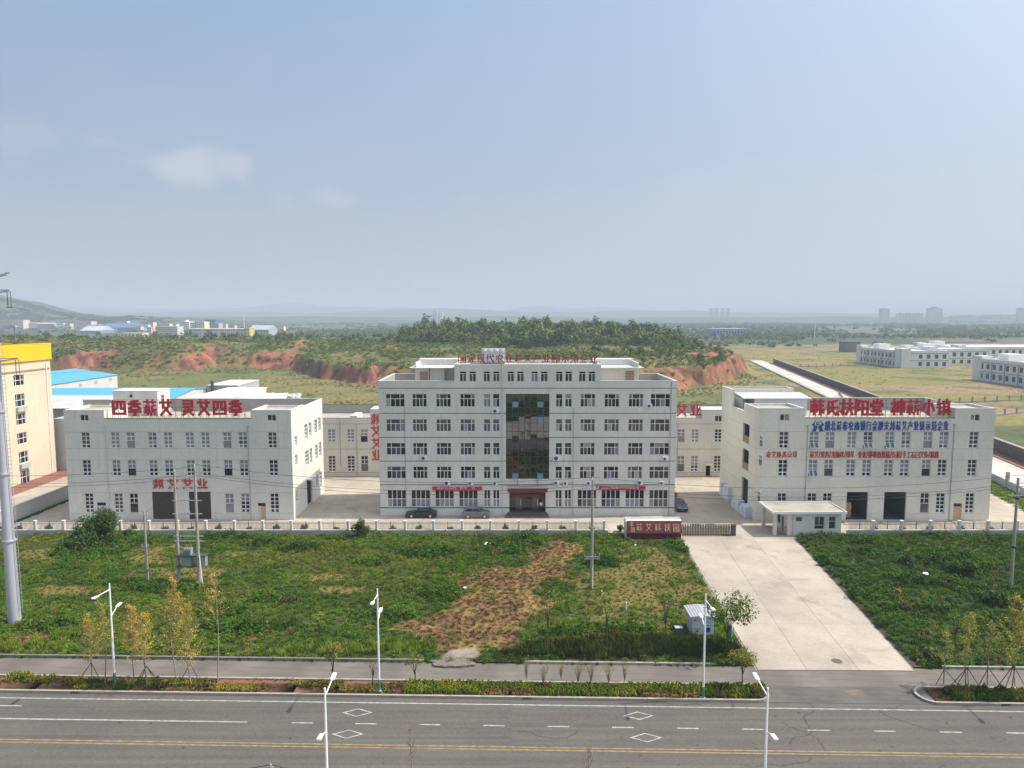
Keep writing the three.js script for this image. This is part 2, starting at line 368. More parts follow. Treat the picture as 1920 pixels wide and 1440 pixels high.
// ------------------------------------------------------------------ ground, road, paths, drive, yard
const zFence = G(960, 1003).z;
const DK = (x, o) => 58.6 - 0.025 * x - o;                 // depth of a line parallel to the kerb, o metres towards the camera
const P2 = (x, o) => [x, -DK(x, o)];
const strip = (x0, x1, o0, o1, y) => sheet([P2(x0, o0), P2(x1, o0), P2(x1, o1), P2(x0, o1)], y);
{
  // the land out to the horizon: fields, fallow and woods-coloured patches
  const N = 150, Mm = 120, pos = [], col = [], idx = [];
  for (let i = 0; i <= N; i++) { const r = 30 * Math.pow(14000 / 30, i / N) - (i ? 0 : 30); for (let k = 0; k <= Mm; k++) { const a = (k / Mm) * Math.PI * 2, x = Math.cos(a) * r, z = Math.sin(a) * r - 60; pos.push(x, -0.1, z); const n = fbm(x / 90 + 40, z / 130, 201, 4), m = fbm(x / 400, z / 700 + 9, 207, 3); const c = m > 0.55 ? [0.06, 0.085, 0.03] : n > 0.55 ? [0.17, 0.165, 0.07] : n > 0.42 ? [0.12, 0.14, 0.05] : [0.2, 0.16, 0.085]; col.push(...c); } }
  for (let i = 0; i < N; i++) for (let k = 0; k < Mm; k++) { const a = i * (Mm + 1) + k, b = a + Mm + 1; idx.push(a, a + 1, b, a + 1, b + 1, b); }
  const g = new THREE.BufferGeometry(); g.setAttribute('position', new THREE.Float32BufferAttribute(pos, 3)); g.setAttribute('color', new THREE.Float32BufferAttribute(col, 3)); g.setIndex(idx); g.computeVertexNormals();
  struct('ground', uvm(g), M(1.25, 1.25, 1.25, 1, { vertexColors: true, map: sized(Tsoil, 40) }), 'wide flat farmland stretching to the hazy horizon');
  struct('road', strip(-140, 140, -0.05, 14.4, 0.0), mat.asphalt, 'grey asphalt road with double yellow line along the bottom');
  struct('near_verge', strip(-140, 140, 14.55, 18, 0.02), mat.redsoil, 'bare soil verge on the near side of the road'); struct('near_forecourt', strip(-140, 140, 18.02, 57, 0.03), mat.concrete, 'pale concrete forecourt across the road, out of the picture');
  // markings, 4 mm proud
  const mk = (name, gs, m, label) => { const l = Array.isArray(gs) ? gs : [gs]; struct(name, l, m, label); };
  const yy = 0.005; // markings
  mk('road_marking', [strip(-140, 140, 0.78, 0.92, yy)], mat.paint, 'white edge line beside the kerb');
  mk('road_marking', [strip(-140, 140, 6.75, 6.9, yy), strip(-140, 140, 7.1, 7.25, yy)], mat.paintyellow, 'double yellow centre line');
  const lx = (px, py) => G(px, py).x;
  mk('road_marking', [strip(-140, lx(465, 1352), 3.92, 4.07, yy)], mat.paint, 'solid white lane line on the left'); mk('road_marking', strip(-140, lx(38, 1326), 2.0, 2.15, yy), mat.paint, 'short white line at the left edge');
  const per = 5.2; for (let i = 0; i < 14; i++) { const x = lx(548, 1354) + i * per; mk('lane_dash', strip(x, x + 1.72, 3.92, 4.06, yy), mat.paint); }
  for (const [px, py] of [[670, 1336], [652, 1376.5], [1197, 1342], [1211.5, 1383]]) { const c = G(px, py), a = 1.28, b = 0.62, ring = (s) => [[c.x - a * s, c.z], [c.x, c.z - b * s], [c.x + a * s, c.z], [c.x, c.z + b * s]], o = ring(1), q = ring(0.8); mk('diamond_marking', o.map((p, i) => { const j = (i + 1) % 4; return sheet([p, o[j], q[j], q[i]], yy); }), mat.paint, 'white diamond painted on the near lanes'); }
  // side path and its kerbs, verge bed, apron
  const xa0 = 22.3, xa1 = 35.3; // gap of the entrance
  struct('side_path', strip(-140, 140, -6.3, -2.75, 0.02), mat.path, 'grey side path between field and verge');
  struct('apron', [strip(xa0 - 1.6, xa1 + 1.6, -2.745, -0.06, 0.016)], mat.apron, 'patched asphalt entrance between road and drive');
  mk('road_patch', [sheet([[29.2, -59.9], [30.6, -60.2], [30.9, -59.5], [29.7, -59.2]], 0.021)], M(0.31, 0.22, 0.165, 0.95, { map: mat.path.map }), 'small reddish repair patch');
  const capEnd = (xc, dir) => { const a = []; for (let i = 0; i <= 10; i++) { const t = -Math.PI / 2 + Math.PI * i / 10; a.push([xc + dir * Math.cos(t) * 1.25, -DK(xc, -1.4 + 1.3 * Math.sin(t))]); } return a; };
  const bed = (x0, x1, capL, capR) => { const p = []; p.push(...(capR ? capEnd(x1, 1).reverse() : [P2(x1, -0.12), P2(x1, -2.7)])); const l = capL ? capEnd(x0, -1) : [P2(x0, -2.7), P2(x0, -0.12)]; p.push(...l); return p; };
  struct('verge_bed', [sheet([P2(-140, -2.6), P2(xa0 - 1.2, -2.6), ...capEnd(xa0 - 1.2, 1).reverse(), P2(xa0 - 1.2, -0.2), P2(-140, -0.2)], 0.09)], mat.redsoil, 'red-brown soil bed between road and side path, left of the entrance');
  struct('verge_bed', [sheet([P2(140, -2.6), P2(xa1 + 1.2, -2.6), ...capEnd(xa1 + 1.2, -1).reverse(), P2(xa1 + 1.2, -0.2), P2(140, -0.2)], 0.09)], mat.redsoil, 'red-brown soil bed between road and side path, right of the entrance');
  const kerbRun = (label, pts, m, w = 0.2, h = 0.17) => { const k = new THREE.Group(); k.name = numbered('kerb'); k.userData = { kind: 'structure', label }; scene.add(k); for (let i = 0; i + 1 < pts.length; i++) { const a = V3(pts[i][0], h / 2, pts[i][1]), b = V3(pts[i + 1][0], h / 2, pts[i + 1][1]), d = b.clone().sub(a).normalize().multiplyScalar(0.006); part('kerb_stone', beam(a.add(d), b.sub(d), w, h), m, k); } };
  const run = (x0, x1, o, step = 2) => { const n = Math.max(1, Math.round((x1 - x0) / step)); return Array.from({ length: n + 1 }, (_, i) => P2(lerp(x0, x1, i / n), o)); };
  kerbRun('pale kerb along the road left of the entrance', [...run(-62, xa0 - 1.2, -0.1), ...capEnd(xa0 - 1.2, 1).slice(1, -1).reverse(), ...run(-62, xa0 - 1.2, -2.7).reverse()].slice(0, 300), mat.kerb, 0.22, 0.22);
  kerbRun('pale kerb along the road right of the entrance', [...run(xa1 + 1.2, 62, -0.1).reverse(), ...capEnd(xa1 + 1.2, -1).slice(1, -1).reverse(), ...run(xa1 + 1.2, 62, -2.7)], mat.kerb, 0.22, 0.22);
  const dl = G(1421, 1255).x, dr = G(1713, 1258).x;
  kerbRun('stone kerb along the field edge of the side path, left', run(-62, G(795, 1242).x, -6.4), mat.kerbdark, 0.24, 0.3); kerbRun('stone kerb along the field edge of the side path, middle', run(G(985, 1240).x, G(1340, 1248).x, -6.4), mat.kerb, 0.24, 0.26); kerbRun('stone kerb along the field edge of the side path, right', run(G(1762, 1250).x, 62, -6.4), mat.kerb, 0.24, 0.26);
  for (const [px, py, lab] of [[140, 1302, 'dark kerb inlet slots below the yellow trees'], [988, 1314, 'dark kerb inlet slots below the hedge'], [1885, 1323, 'dark kerb inlet slots near the right edge']]) { const x = G(px, py).x, k = thing('kerb_inlet', lab, 'drain', [x, 0, -DK(x, 0.02)]); for (let i = 0; i < 6; i++) part('slot', bx(-0.36 + i * 0.13, -0.29 + i * 0.13, 0.03, 0.2, -0.02, 0.015), mat.black, k); }
  // concrete drive in slabs, with open joints
  const drive = new THREE.Group(); drive.name = 'drive'; drive.userData = { kind: 'structure', label: 'pale concrete drive from the road up to the gate' }; scene.add(drive);
  const far = [G(1277.5, 1011), G(1350, 1011), G(1412, 1011), G(1489, 1011)], near = [G(1421, 1257), G(1513, 1257.5), G(1611, 1258), G(1713, 1259)], rows = [0, 0.05, 0.42, 0.745, 1];
  part('drive_base', sheet([[far[0].x - 0.2, far[0].z], [far[3].x + 0.2, far[3].z], [near[3].x + 0.2, near[3].z - 0.05], [near[0].x - 0.2, near[0].z - 0.05]], 0.03), mat.joint, drive);
  const at = (i, t) => { const p = far[i].clone().lerp(near[i], t); return [p.x, p.z]; }, tones = [0, 1, 2, 3].map((k) => M(0.50 * (0.95 + 0.03 * k), 0.43 * (0.95 + 0.03 * k), 0.355 * (0.94 + 0.032 * k), 0.93, { map: mat.concrete.map }));
  for (let i = 0; i < 3; i++) for (let k = 0; k + 1 < rows.length; k++) { const e = 0.014, a = at(i, rows[k]), b = at(i + 1, rows[k]), c = at(i + 1, rows[k + 1]), d = at(i, rows[k + 1]); part('concrete_slab', slab([[a[0] + e, a[1] + e * 0.6], [b[0] - e, b[1] + e * 0.6], [c[0] - e, c[1] - e * 0.6], [d[0] + e, d[1] - e * 0.6]], 0.031, 0.075 + 0.004 * hash(i, k, 4)), tones[Math.floor(hash(i, k, 9) * 4)], drive); }
  part('concrete_slab', bx(25.2, 42.6, 0.031, 0.072, far[0].z - 0.02, zFence - 0.36), tones[1], drive);
  part('manhole_cover', cyl(G(1569, 1241).x, 0.079, 0.09, G(1569, 1241).z, 0.5, 0.5, 24), M(0.12, 0.09, 0.07, 0.8), drive);
  // yard in slabs behind the fence
  const zf = G(960, 1003).z, y = new THREE.Group(); y.name = 'yard'; y.userData = { kind: 'structure', label: 'pale concrete yard round the buildings behind the fence' }; scene.add(y);
  part('yard_base', sheet([[-79.5, zf - 0.3], [103, zf - 0.3], [103, -150], [106, -210], [-79.5, -210]], 0.0), mat.joint, y);
  for (const [tone, keep] of [[mat.yard, 0], [M(0.49, 0.42, 0.34, 0.93, { map: mat.yard.map }), 1], [M(0.55, 0.475, 0.39, 0.93, { map: mat.yard.map }), 2]]) { const l = []; for (let i = 0; i < 31; i++) for (let k = 0; k < 18; k++) { if (Math.floor(hash(i, k, 77) * 3) !== keep) continue; const x = -79.4 + i * 5.9, z = zf - 0.35 - k * 5.85; l.push(bx(x + 0.02, x + 5.88, 0.002, 0.03, z - 5.83, z - 0.02)); } const o = part('yard_slab', l, tone, y); o.userData.kind = 'stuff'; }
  // painted parking bays
  const bays = []; const li = (a, b) => bays.push(beam(V3(a.x, 0.033, a.z), V3(b.x, 0.033, b.z), 0.12, 0.006));
  for (const [a, b, c, d] of [[585, 968, 621, 925], [612, 970, 643, 925], [567, 973, 590, 948]]) li(G(a, b), G(c, d)); li(G(1290, 966), G(1302, 966)); li(G(1296, 957), G(1303, 966)); for (const px of [1298, 1328, 1358]) li(G(px, 940), G(px + 12, 940)); struct('bay_marking', bays, mat.paint, 'white parking lines on the yard');
  // lane on the far left with red pavement, boundary wall and hedge strip
  struct('lane', sheet([[-92, -100], [-80.4, -100], [-80.4, -210], [-92, -210]], 0.02), mat.concrete, 'pale concrete lane beside the cream building'); struct('red_pavement', sheet([[-96.6, -100], [-92, -100], [-92, -210], [-96.6, -210]], 0.05), M(0.42, 0.17, 0.12, 0.9, { map: sized(Tbrick, 3) }), 'red paved strip at the foot of the cream building');
  { const w = thing('boundary_wall', 'grey boundary wall running back between lane and left workshop yard', 'wall', [0, 0, 0]); box2('wall', -80.3, -80.05, 0, 2.5, -200, -106, mat.greywall, w); box2('coping', -80.38, -79.97, 2.5, 2.6, -200, -106, mat.offwhite, w); }
}
function box2(name, x0, x1, y0, y1, z0, z1, m, parent) { return part(name, bx(x0, x1, y0, y1, z0, z1), m, parent); }

// ------------------------------------------------------------------ front fence: low wall, square pillars, thin railings
{
  const mkFence = (label, xs, extra) => {
    const t = thing('fence', label, 'fence', [0, 0, 0]), x0 = xs[0] - extra[0], x1 = xs[xs.length - 1] + extra[1];
    box2('base_wall', x0, x1, -0.1, 0.68, zFence - 0.24, zFence, mat.greywall, t); box2('coping', x0, x1, 0.68, 0.76, zFence - 0.28, zFence + 0.04, mat.white, t);
    const ends = [x0, ...xs, x1];
    for (const x of xs) { box2('pillar', x - 0.17, x + 0.17, 0.76, 2.12, zFence - 0.32, zFence + 0.08, mat.white, t); box2('pillar_cap', x - 0.21, x + 0.21, 2.12, 2.2, zFence - 0.38, zFence + 0.14, mat.whitepaint, t); }
    for (let i = 0; i + 1 < ends.length; i++) { const a = ends[i] + 0.2, b = ends[i + 1] - 0.2; if (b - a < 0.4) continue; const l = [bx(a, b, 0.86, 0.9, zFence - 0.14, zFence - 0.1), bx(a, b, 1.70, 1.76, zFence - 0.145, zFence - 0.1), bx(a, b, 1.91, 1.97, zFence - 0.14, zFence - 0.1)]; const n = Math.max(2, Math.round((b - a) / 0.19)); for (let k = 1; k < n; k++) { const x = lerp(a, b, k / n); l.push(bx(x - 0.022, x + 0.022, 0.9, 1.72, zFence - 0.14, zFence - 0.1)); } l.push(bx((a + b) / 2 - 0.03, (a + b) / 2 + 0.03, 0.9, 2.1, zFence - 0.16, zFence - 0.08)); part('railing_panel', l, M(0.20, 0.205, 0.22, 0.6), t); }
    return t;
  };
  const lx = []; for (let px = 65.5 - 53.35 * 2; px < 1170; px += 53.35) lx.push(Fz(px, 990, zFence).x);
  mkFence('long white pillared fence with grey railings left of the name wall', lx, [6, 0.6]);
  const rx = []; for (let px = 1637.5; px < 2000; px += 53.9) rx.push(Fz(px, 990, zFence).x);
  mkFence('white pillared fence with grey railings right of the gatehouse', rx, [4, 6]);
}
// ------------------------------------------------------------------ building helpers
const FRONT = (z) => new THREE.Matrix4().makeBasis(V3(1, 0, 0), V3(0, 1, 0), V3(0, 0, 1)).setPosition(0, 0, z);          // u = x
const RIGHT = (x) => new THREE.Matrix4().makeBasis(V3(0, 0, -1), V3(0, 1, 0), V3(1, 0, 0)).setPosition(x, 0, 0);       // u = -z
const LEFT = (x) => new THREE.Matrix4().makeBasis(V3(0, 0, 1), V3(0, 1, 0), V3(-1, 0, 0)).setPosition(x, 0, 0);        // u = z
// a wall of boxes round rectangular holes, in bands between the heights ys; its outer face lies at w = 0
function facade(parent, B, u0, u1, ys, holes, m, { t = 0.3, gap = 0, bandMat, name = 'wall', bandIn = 0.03 } = {}) {
  const walls = [], bands = [];
  for (let i = 0; i + 1 < ys.length; i++) {
    const y0 = ys[i] + (i ? gap / 2 : 0), y1 = ys[i + 1] - (i + 2 < ys.length ? gap / 2 : 0);
    const hs = holes.filter((h) => h[3] > y0 + 1e-4 && h[2] < y1 - 1e-4), xs = [...new Set([u0, u1, ...hs.flatMap((h) => [h[0], h[1]])])].filter((x) => x >= u0 && x <= u1).sort((a, b) => a - b);
    for (let k = 0; k + 1 < xs.length; k++) {
      const a = xs[k], b = xs[k + 1]; if (b - a < 1e-4) continue; const mid = (a + b) / 2;
      let lo = y0; for (const h of hs.filter((q) => q[0] < mid && q[1] > mid).sort((p, q) => p[2] - q[2])) { if (h[2] > lo + 1e-4) walls.push(bx(a, b, lo, Math.min(h[2], y1), -t, 0)); lo = Math.max(lo, h[3]); }
      if (lo < y1 - 1e-4) walls.push(bx(a, b, lo, y1, -t, 0));
    }
    if (gap && i + 2 < ys.length) {
      const yb = ys[i + 1]; let lo = u0; const cut = holes.filter((h) => h[2] < yb && h[3] > yb).sort((p, q) => p[0] - q[0]);
      for (const h of cut) { if (h[0] > lo) bands.push(bx(lo, h[0], yb - gap / 2, yb + gap / 2, -t + 0.02, -bandIn)); lo = Math.max(lo, h[1]); }
      if (lo < u1) bands.push(bx(lo, u1, yb - gap / 2, yb + gap / 2, -t + 0.02, -bandIn));
    }
  }
  part(name, merge(walls).applyMatrix4(B), m, parent);
  if (bands.length) part('floor_band', merge(bands).applyMatrix4(B), bandMat, parent);
}
// a window: cells [u0, u1, v0, v1, tone] in fractions (v upward), each with its white border; panes of one tone are one sub-part
function win(parent, B, u0, u1, y0, y1, cells, { recess = 0.2, b = 0.05, frame = mat.pvc, name = 'window', bMid } = {}) {
  const f = [], panes = {}, W = u1 - u0, Hh = y1 - y0;
  for (const [a, c, d, e, tone, bb] of cells) {
    const k = bb ?? b, x0 = u0 + a * W, x1 = u0 + c * W, v0 = y0 + d * Hh, v1 = y0 + e * Hh, z0 = -recess - 0.05, z1 = -recess;
    f.push(bx(x0, x1, v1 - k, v1, z0, z1), bx(x0, x1, v0, v0 + k, z0, z1), bx(x0, x0 + k, v0 + k, v1 - k, z0, z1), bx(x1 - k, x1, v0 + k, v1 - k, z0, z1));
    (panes[tone] ??= []).push(bx(x0 + k, x1 - k, v0 + k, v1 - k, -recess - 0.035, -recess - 0.02));
  }
  const w = part(name, merge(f).applyMatrix4(B), frame, parent);
  for (const t of Object.keys(panes)) part('pane', merge(panes[t]).applyMatrix4(B), mat[t], w);
  return w;
}
function recess(name, parent, B, u0, u1, y0, y1, d, m) { return part(name, merge([bx(u0 - 0.3, u1 + 0.3, y0, y1 + 0.3, -d - 0.1, -d), bx(u0 - 0.4, u0 - 0.3, y0, y1 + 0.3, -d, -0.31), bx(u1 + 0.3, u1 + 0.4, y0, y1 + 0.3, -d, -0.31), bx(u0 - 0.4, u1 + 0.4, y1 + 0.3, y1 + 0.4, -d, -0.31), bx(u0 - 0.3, u1 + 0.3, y0 - 0.06, y0 - 0.001, -d, 0)]).applyMatrix4(B), m, parent); }
const box = (name, x0, x1, y0, y1, z0, z1, m, parent) => part(name, bx(x0, x1, y0, y1, z0, z1), m, parent);
const T = (a, ...w) => { let r = rnd(); for (let i = 0; i < w.length; i++) if ((r -= w[i]) < 0) return a[i]; return a[a.length - 1]; };
const officeTone = () => T(['glass', 'glassmid', 'glassblue', 'glassgrey', 'curtain'], 0.56, 0.2, 0.1, 0.08, 0.06);
const cellsWide = () => [[0, 0.25, 0.63, 1, officeTone()], [0.25, 0.75, 0.63, 1, officeTone()], [0.75, 1, 0.63, 1, officeTone()], [0, 0.25, 0, 0.63, officeTone()], [0.25, 0.5, 0, 0.63, officeTone()], [0.5, 0.75, 0, 0.63, officeTone()], [0.75, 1, 0, 0.63, officeTone()]];
const cellsPair = () => { const t = officeTone(); return [[0, 1, 0.62, 1, t], [0, 0.5, 0, 0.62, officeTone()], [0.5, 1, 0, 0.62, officeTone()]]; };
const cellsGround4 = () => [0, 0.25, 0.5, 0.75].flatMap((a) => [[a, a + 0.25, 0.47, 1, 'glass', 0.055], [a, a + 0.25, 0, 0.47, T(['curtain', 'glassmid', 'glass'], 0.5, 0.25, 0.25), 0.055]]).map((c) => (c[4] === 'curtain' ? [...c.slice(0, 4), 'glassgrey', 0.055] : c));
const cellsGround2 = () => [0, 0.5].flatMap((a) => [[a, a + 0.5, 0.47, 1, 'glass', 0.06], [a, a + 0.5, 0, 0.47, T(['glassgrey', 'glassmid'], 0.7, 0.3), 0.06]]);

// ------------------------------------------------------------------ the six-storey office building in the middle
const zM = G(985, 967).z;
const xM = (px, py = 830) => Fz(px, py, zM).x, yM = (py) => Fz(960, py, zM).y;
{
  const t = thing('office_building', 'white six-storey office building with tall dark curtain wall above its entrance', 'building', [0, 0, 0]);
  const x0 = xM(711), x1 = xM(1267), yt = yM(715), depth = 15, zb = zM - depth;
  const B = FRONT(zM);
  const rows = [[738.8, 763], [786.2, 809], [830.7, 853.2], [875, 897.4]], holes = [], wins = [];
  const wide = [[724.5, 759.6], [774, 800.7], [818.5, 845.6], [863.4, 890.7], [1087.9, 1115], [1132.8, 1160], [1178, 1205], [1218.8, 1255]];
  const pairs = [[907.2, 919.4], [924.5, 936.6], [1042, 1054], [1059.3, 1071.4]];
  for (const [ya, yb] of rows) {
    for (const [a, b] of wide) wins.push([xM(a), xM(b), yM(yb), yM(ya), cellsWide()]);
    for (const [a, b] of pairs) wins.push([xM(a), xM(b), yM(yb), yM(ya), cellsPair()]);
  }
  const gx = (a) => Fz(a, 935, zM).x;
  for (const [a, b] of [[726.6, 761.6], [771.3, 806.4], [816, 851], [860.7, 895.7], [1082.9, 1118], [1127.6, 1162.8], [1172.7, 1207.7], [1217.4, 1252.3]]) wins.push([gx(a), gx(b), yM(950.7), yM(918.9), cellsGround4()]);
  for (const [a, b] of [[907.6, 919.4], [924.6, 936.6], [1041.3, 1053.5], [1058.8, 1071]]) wins.push([gx(a), gx(b), yM(950.7), yM(918.9), cellsGround2()]);
  const tx = (a) => Fz(a, 706, zM).x, top = [];
  for (const [a, b] of [[862, 874], [880, 892.3], [906.6, 918.5], [924.5, 936.7], [951.5, 963.8], [969.5, 982], [996.3, 1008.5], [1014, 1026.8], [1042.5, 1054.8], [1060, 1072.4], [1085.7, 1098], [1103.6, 1116.2]]) top.push([tx(a), tx(b), yM(717), yM(696.4), [[0, 1, 0.78, 1, 'glass'], [0, 0.5, 0, 0.78, officeTone()], [0.5, 1, 0, 0.78, officeTone()]]]);
  const cw = [xM(948.6), xM(1029.8), yM(897.8), yM(738.5)], en = [gx(955), gx(1023), 0.62, yM(917)];
  holes.push(...wins.map((w) => w.slice(0, 4)), cw, en, [gx(952), gx(1026), -1, 0.62]);
  facade(t, B, x0, x1, [0, yM(952), yM(909), yM(864.6), yM(820.4), yM(775), yM(727.8), yt], holes, mat.main, { gap: 0.13, bandMat: mat.band });
  box('plinth_line', x0, gx(955), yM(952) - 0.09, yM(952) + 0.09, zM - 0.2, zM + 0.012, mat.greenband, t); box('plinth_line', gx(1023), x1, yM(952) - 0.09, yM(952) + 0.09, zM - 0.2, zM + 0.012, mat.greenband, t);
  for (const w of [...wins, ...top]) win(t, B, ...w);
  // top storey block, set flush with the front
  const bx0 = xM(852, 700), bx1 = xM(1127, 700), yb2 = yM(683), zp = zM - 11;
  facade(t, B, bx0, bx1, [yt + 0.002, yb2], top.map((w) => w.slice(0, 4)), mat.main, { t: 0.3 });
  part('wall', [bx(x0, x0 + 0.3, 0, yt, zb + 0.3, zM - 0.3), bx(x1 - 0.3, x1, 0, yt, zb + 0.3, zM - 0.3), bx(x0, x1, 0, yt, zb, zb + 0.3), bx(bx0, bx0 + 0.3, yt - 1.15, yb2, zp, zM - 0.3), bx(bx1 - 0.3, bx1, yt - 1.15, yb2, zp, zM - 0.3), bx(bx0 + 0.3, bx1 - 0.3, yt - 1.15, yb2, zp, zp + 0.3)], mat.main, t);
  box('roof', x0 + 0.3, x1 - 0.3, yt - 1.4, yt - 1.16, zb + 0.3, zM - 0.3, mat.roof, t);
  box('roof', bx0 + 0.3, bx1 - 0.3, yb2 - 0.55, yb2 - 0.35, zp + 0.3, zM - 0.3, mat.roof, t);
  part('parapet_lining', [bx(x0 + 0.3, x1 - 0.3, yt - 1.155, yt - 0.02, zb + 0.3, zb + 0.34), bx(x0 + 0.3, x0 + 0.34, yt - 1.155, yt - 0.02, zb + 0.34, zM - 0.3), bx(x1 - 0.34, x1 - 0.3, yt - 1.155, yt - 0.02, zb + 0.34, zM - 0.3)], mat.innerpar, t);
  part('coping', [bx(x0 - 0.04, bx0 - 0.01, yt, yt + 0.09, zM - 0.36, zM + 0.04), bx(bx1 + 0.01, x1 + 0.04, yt, yt + 0.09, zM - 0.36, zM + 0.04), bx(x0 - 0.04, x0 + 0.32, yt, yt + 0.09, zb, zM - 0.37), bx(x1 - 0.32, x1 + 0.04, yt, yt + 0.09, zb, zM - 0.37), bx(x0 + 0.33, x1 - 0.33, yt, yt + 0.09, zb, zb + 0.34)], mat.offwhite, t);
  // stair penthouses on both wings with corrugated lean-to roofs
  const zs = zM - 5.2, zs2 = zM - 11;
  for (const s of [0, 1]) {
    const a = s ? bx1 + 0.02 : Fz(778, 690, zs).x, b = s ? Fz(1198, 690, zs).x : bx0 - 0.02, hTop = Fz(960, 674.5, zs2).y;
    const wallM = s ? mat.cream : mat.main;
    part('penthouse_wall', [bx(a, b, yt - 1.15, hTop, zs2 - 0.3, zs2), bx(s ? b - 0.25 : a, s ? b : a + 0.25, yt - 1.15, hTop - 0.15, zs2, zs), bx(a, b, hTop - 0.001, hTop + 0.12, zs2 - 3, zs2 + 0.02)], mat.main, t);
    part('penthouse_front', s ? [bx(a, b - 0.25, yt - 1.15, Fz(960, 690, zs).y - 0.05, zs - 0.25, zs)] : [bx(a + 0.25, a + 5, yt - 1.15, Fz(960, 690, zs).y - 0.05, zs - 0.25, zs), bx(a + 5, b, yt - 1.15, Fz(960, 690, zs).y - 0.05, zs - 1.6, zs - 1.4)], s ? mat.rear : mat.rear, t);
    const yA = Fz(960, 684.5, zs2).y, yB = Fz(960, 690, zs + 1).y, n = 46, sg = []; // corrugated sheet
    for (let i = 0; i < n; i++) { const u0 = lerp(a - 0.8, b + (s ? 0.8 : -0.05), i / n), u1 = lerp(a - 0.8, b + (s ? 0.8 : -0.05), (i + 1) / n) - 0.04; const q = beam(V3((u0 + u1) / 2, yA, zs2), V3((u0 + u1) / 2, yB, zs + 1), u1 - u0, i % 2 ? 0.04 : 0.09); sg.push(q); }
    part('corrugated_roof', sg, mat.corr, t);
    if (!s) { const wx = Fz(787, 700, zs).x, wx1 = Fz(802, 700, zs).x; part('shutter_window', Array.from({ length: 8 }, (_, k) => bx(wx, wx1, lerp(Fz(960, 716, zs).y, Fz(960, 696, zs).y, k / 8), lerp(Fz(960, 716, zs).y, Fz(960, 696, zs).y, (k + 0.7) / 8), zs, zs + 0.04)), mat.wood, t); part('post', cyl(Fz(806, 700, zs).x, yt - 1.15, yB, zs + 0.7, 0.09), mat.darkmetal, t); part('door', bx(Fz(812, 700, zs).x, Fz(818, 700, zs).x, yt - 1.15, yt + 0.9, zs - 1.4, zs - 1.36), mat.galv, t); }
    else part('boarded_window', Array.from({ length: 6 }, (_, k) => bx(Fz(1172 + (k % 2), 700, zs).x, Fz(1189, 700, zs).x, lerp(yt - 0.3, yt + 1.35, k / 6), lerp(yt - 0.3, yt + 1.35, (k + 0.75) / 6), zs, zs + 0.05)), mat.wood, t);
  }
  // curtain wall: frame, and each dark pane a piece of its own, a few of them swung open
  const cu = [0, 0.144, 0.291, 0.432, 0.573, 0.72, 0.864, 1], cv = [0, 0.07, 0.165, 0.262, 0.358, 0.463, 0.56, 0.66, 0.735, 0.77, 0.842, 0.915, 1];
  const X = (k) => lerp(cw[0], cw[1], cu[k]), Y = (k) => lerp(cw[2], cw[3], cv[k]), grid = [];
  for (let i = 0; i < cu.length; i++) grid.push(bx(X(i) - 0.04, X(i) + 0.04, cw[2], cw[3], zM - 0.16, zM - 0.02));
  for (let k = 0; k < cv.length; k++) for (let i = 0; i + 1 < cu.length; i++) grid.push(bx(X(i) + 0.04, X(i + 1) - 0.04, Y(k) - 0.035, Y(k) + 0.035, zM - 0.155, zM - 0.035));
  const cwm = part('curtain_wall', grid, mat.darkmetal, t), open = new Set(['1,10', '5,10', '5,7', '1,0', '5,0']);
  for (let i = 0; i + 1 < cu.length; i++) for (let k = 0; k + 1 < cv.length; k++) {
    const w = X(i + 1) - X(i) - 0.09, h = Y(k + 1) - Y(k) - 0.08, o = open.has(i + ',' + k), g = bx(-w / 2, w / 2, -h / 2, h / 2, -0.012, 0.012);
    const p = part(o ? 'opened_pane' : 'pane', o ? g.rotateX(-0.38) : g, o ? mat.openpane : mat.curtainglass, cwm);
    p.position.set((X(i) + X(i + 1)) / 2, (Y(k) + Y(k + 1)) / 2, o ? zM + 0.22 : zM - 0.09); if (!o) p.rotation.set(R(-0.006, 0.006), R(-0.008, 0.008), 0);
  }
  // entrance: dark lobby, glass doors, red canopy and signboards, granite steps
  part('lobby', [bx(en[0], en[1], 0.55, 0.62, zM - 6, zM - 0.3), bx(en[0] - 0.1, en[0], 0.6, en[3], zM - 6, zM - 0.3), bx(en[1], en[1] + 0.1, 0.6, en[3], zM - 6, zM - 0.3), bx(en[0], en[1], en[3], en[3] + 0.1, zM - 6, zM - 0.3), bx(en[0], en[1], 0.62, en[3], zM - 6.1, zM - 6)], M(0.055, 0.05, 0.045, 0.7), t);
  part('entrance_frame', [bx(en[0], en[0] + 0.12, 0.62, en[3], zM - 1.3, zM - 1.2), bx(en[1] - 0.12, en[1], 0.62, en[3], zM - 1.3, zM - 1.2)], mat.black, t);
  box('transom_glass', en[0] + 0.12, en[1] - 0.12, yM(930.5), en[3], zM - 1.28, zM - 1.24, mat.glass, t);
  box('signboard', en[0] + 0.1, en[1] - 0.1, yM(934.2), yM(930.6), zM - 1.2, zM - 1.08, mat.maroon, t);
  for (const [a, b] of [[966.5, 979.5], [998.5, 1011]]) { const d = part('glass_door', [bx(gx(a), gx(b), 0.64, yM(935), zM - 1.27, zM - 1.22)], mat.glassmid, t); box('door_handle', gx(b) - 0.3, gx(b) - 0.22, 1.4, 2.4, zM - 1.2, zM - 1.12, mat.steel, d); }
  for (const [a, b] of [[955.8, 966], [980, 998], [1011.5, 1022.3]]) box('glass_panel', gx(a), gx(b), 0.64, yM(935), zM - 1.26, zM - 1.23, mat.glass, t);
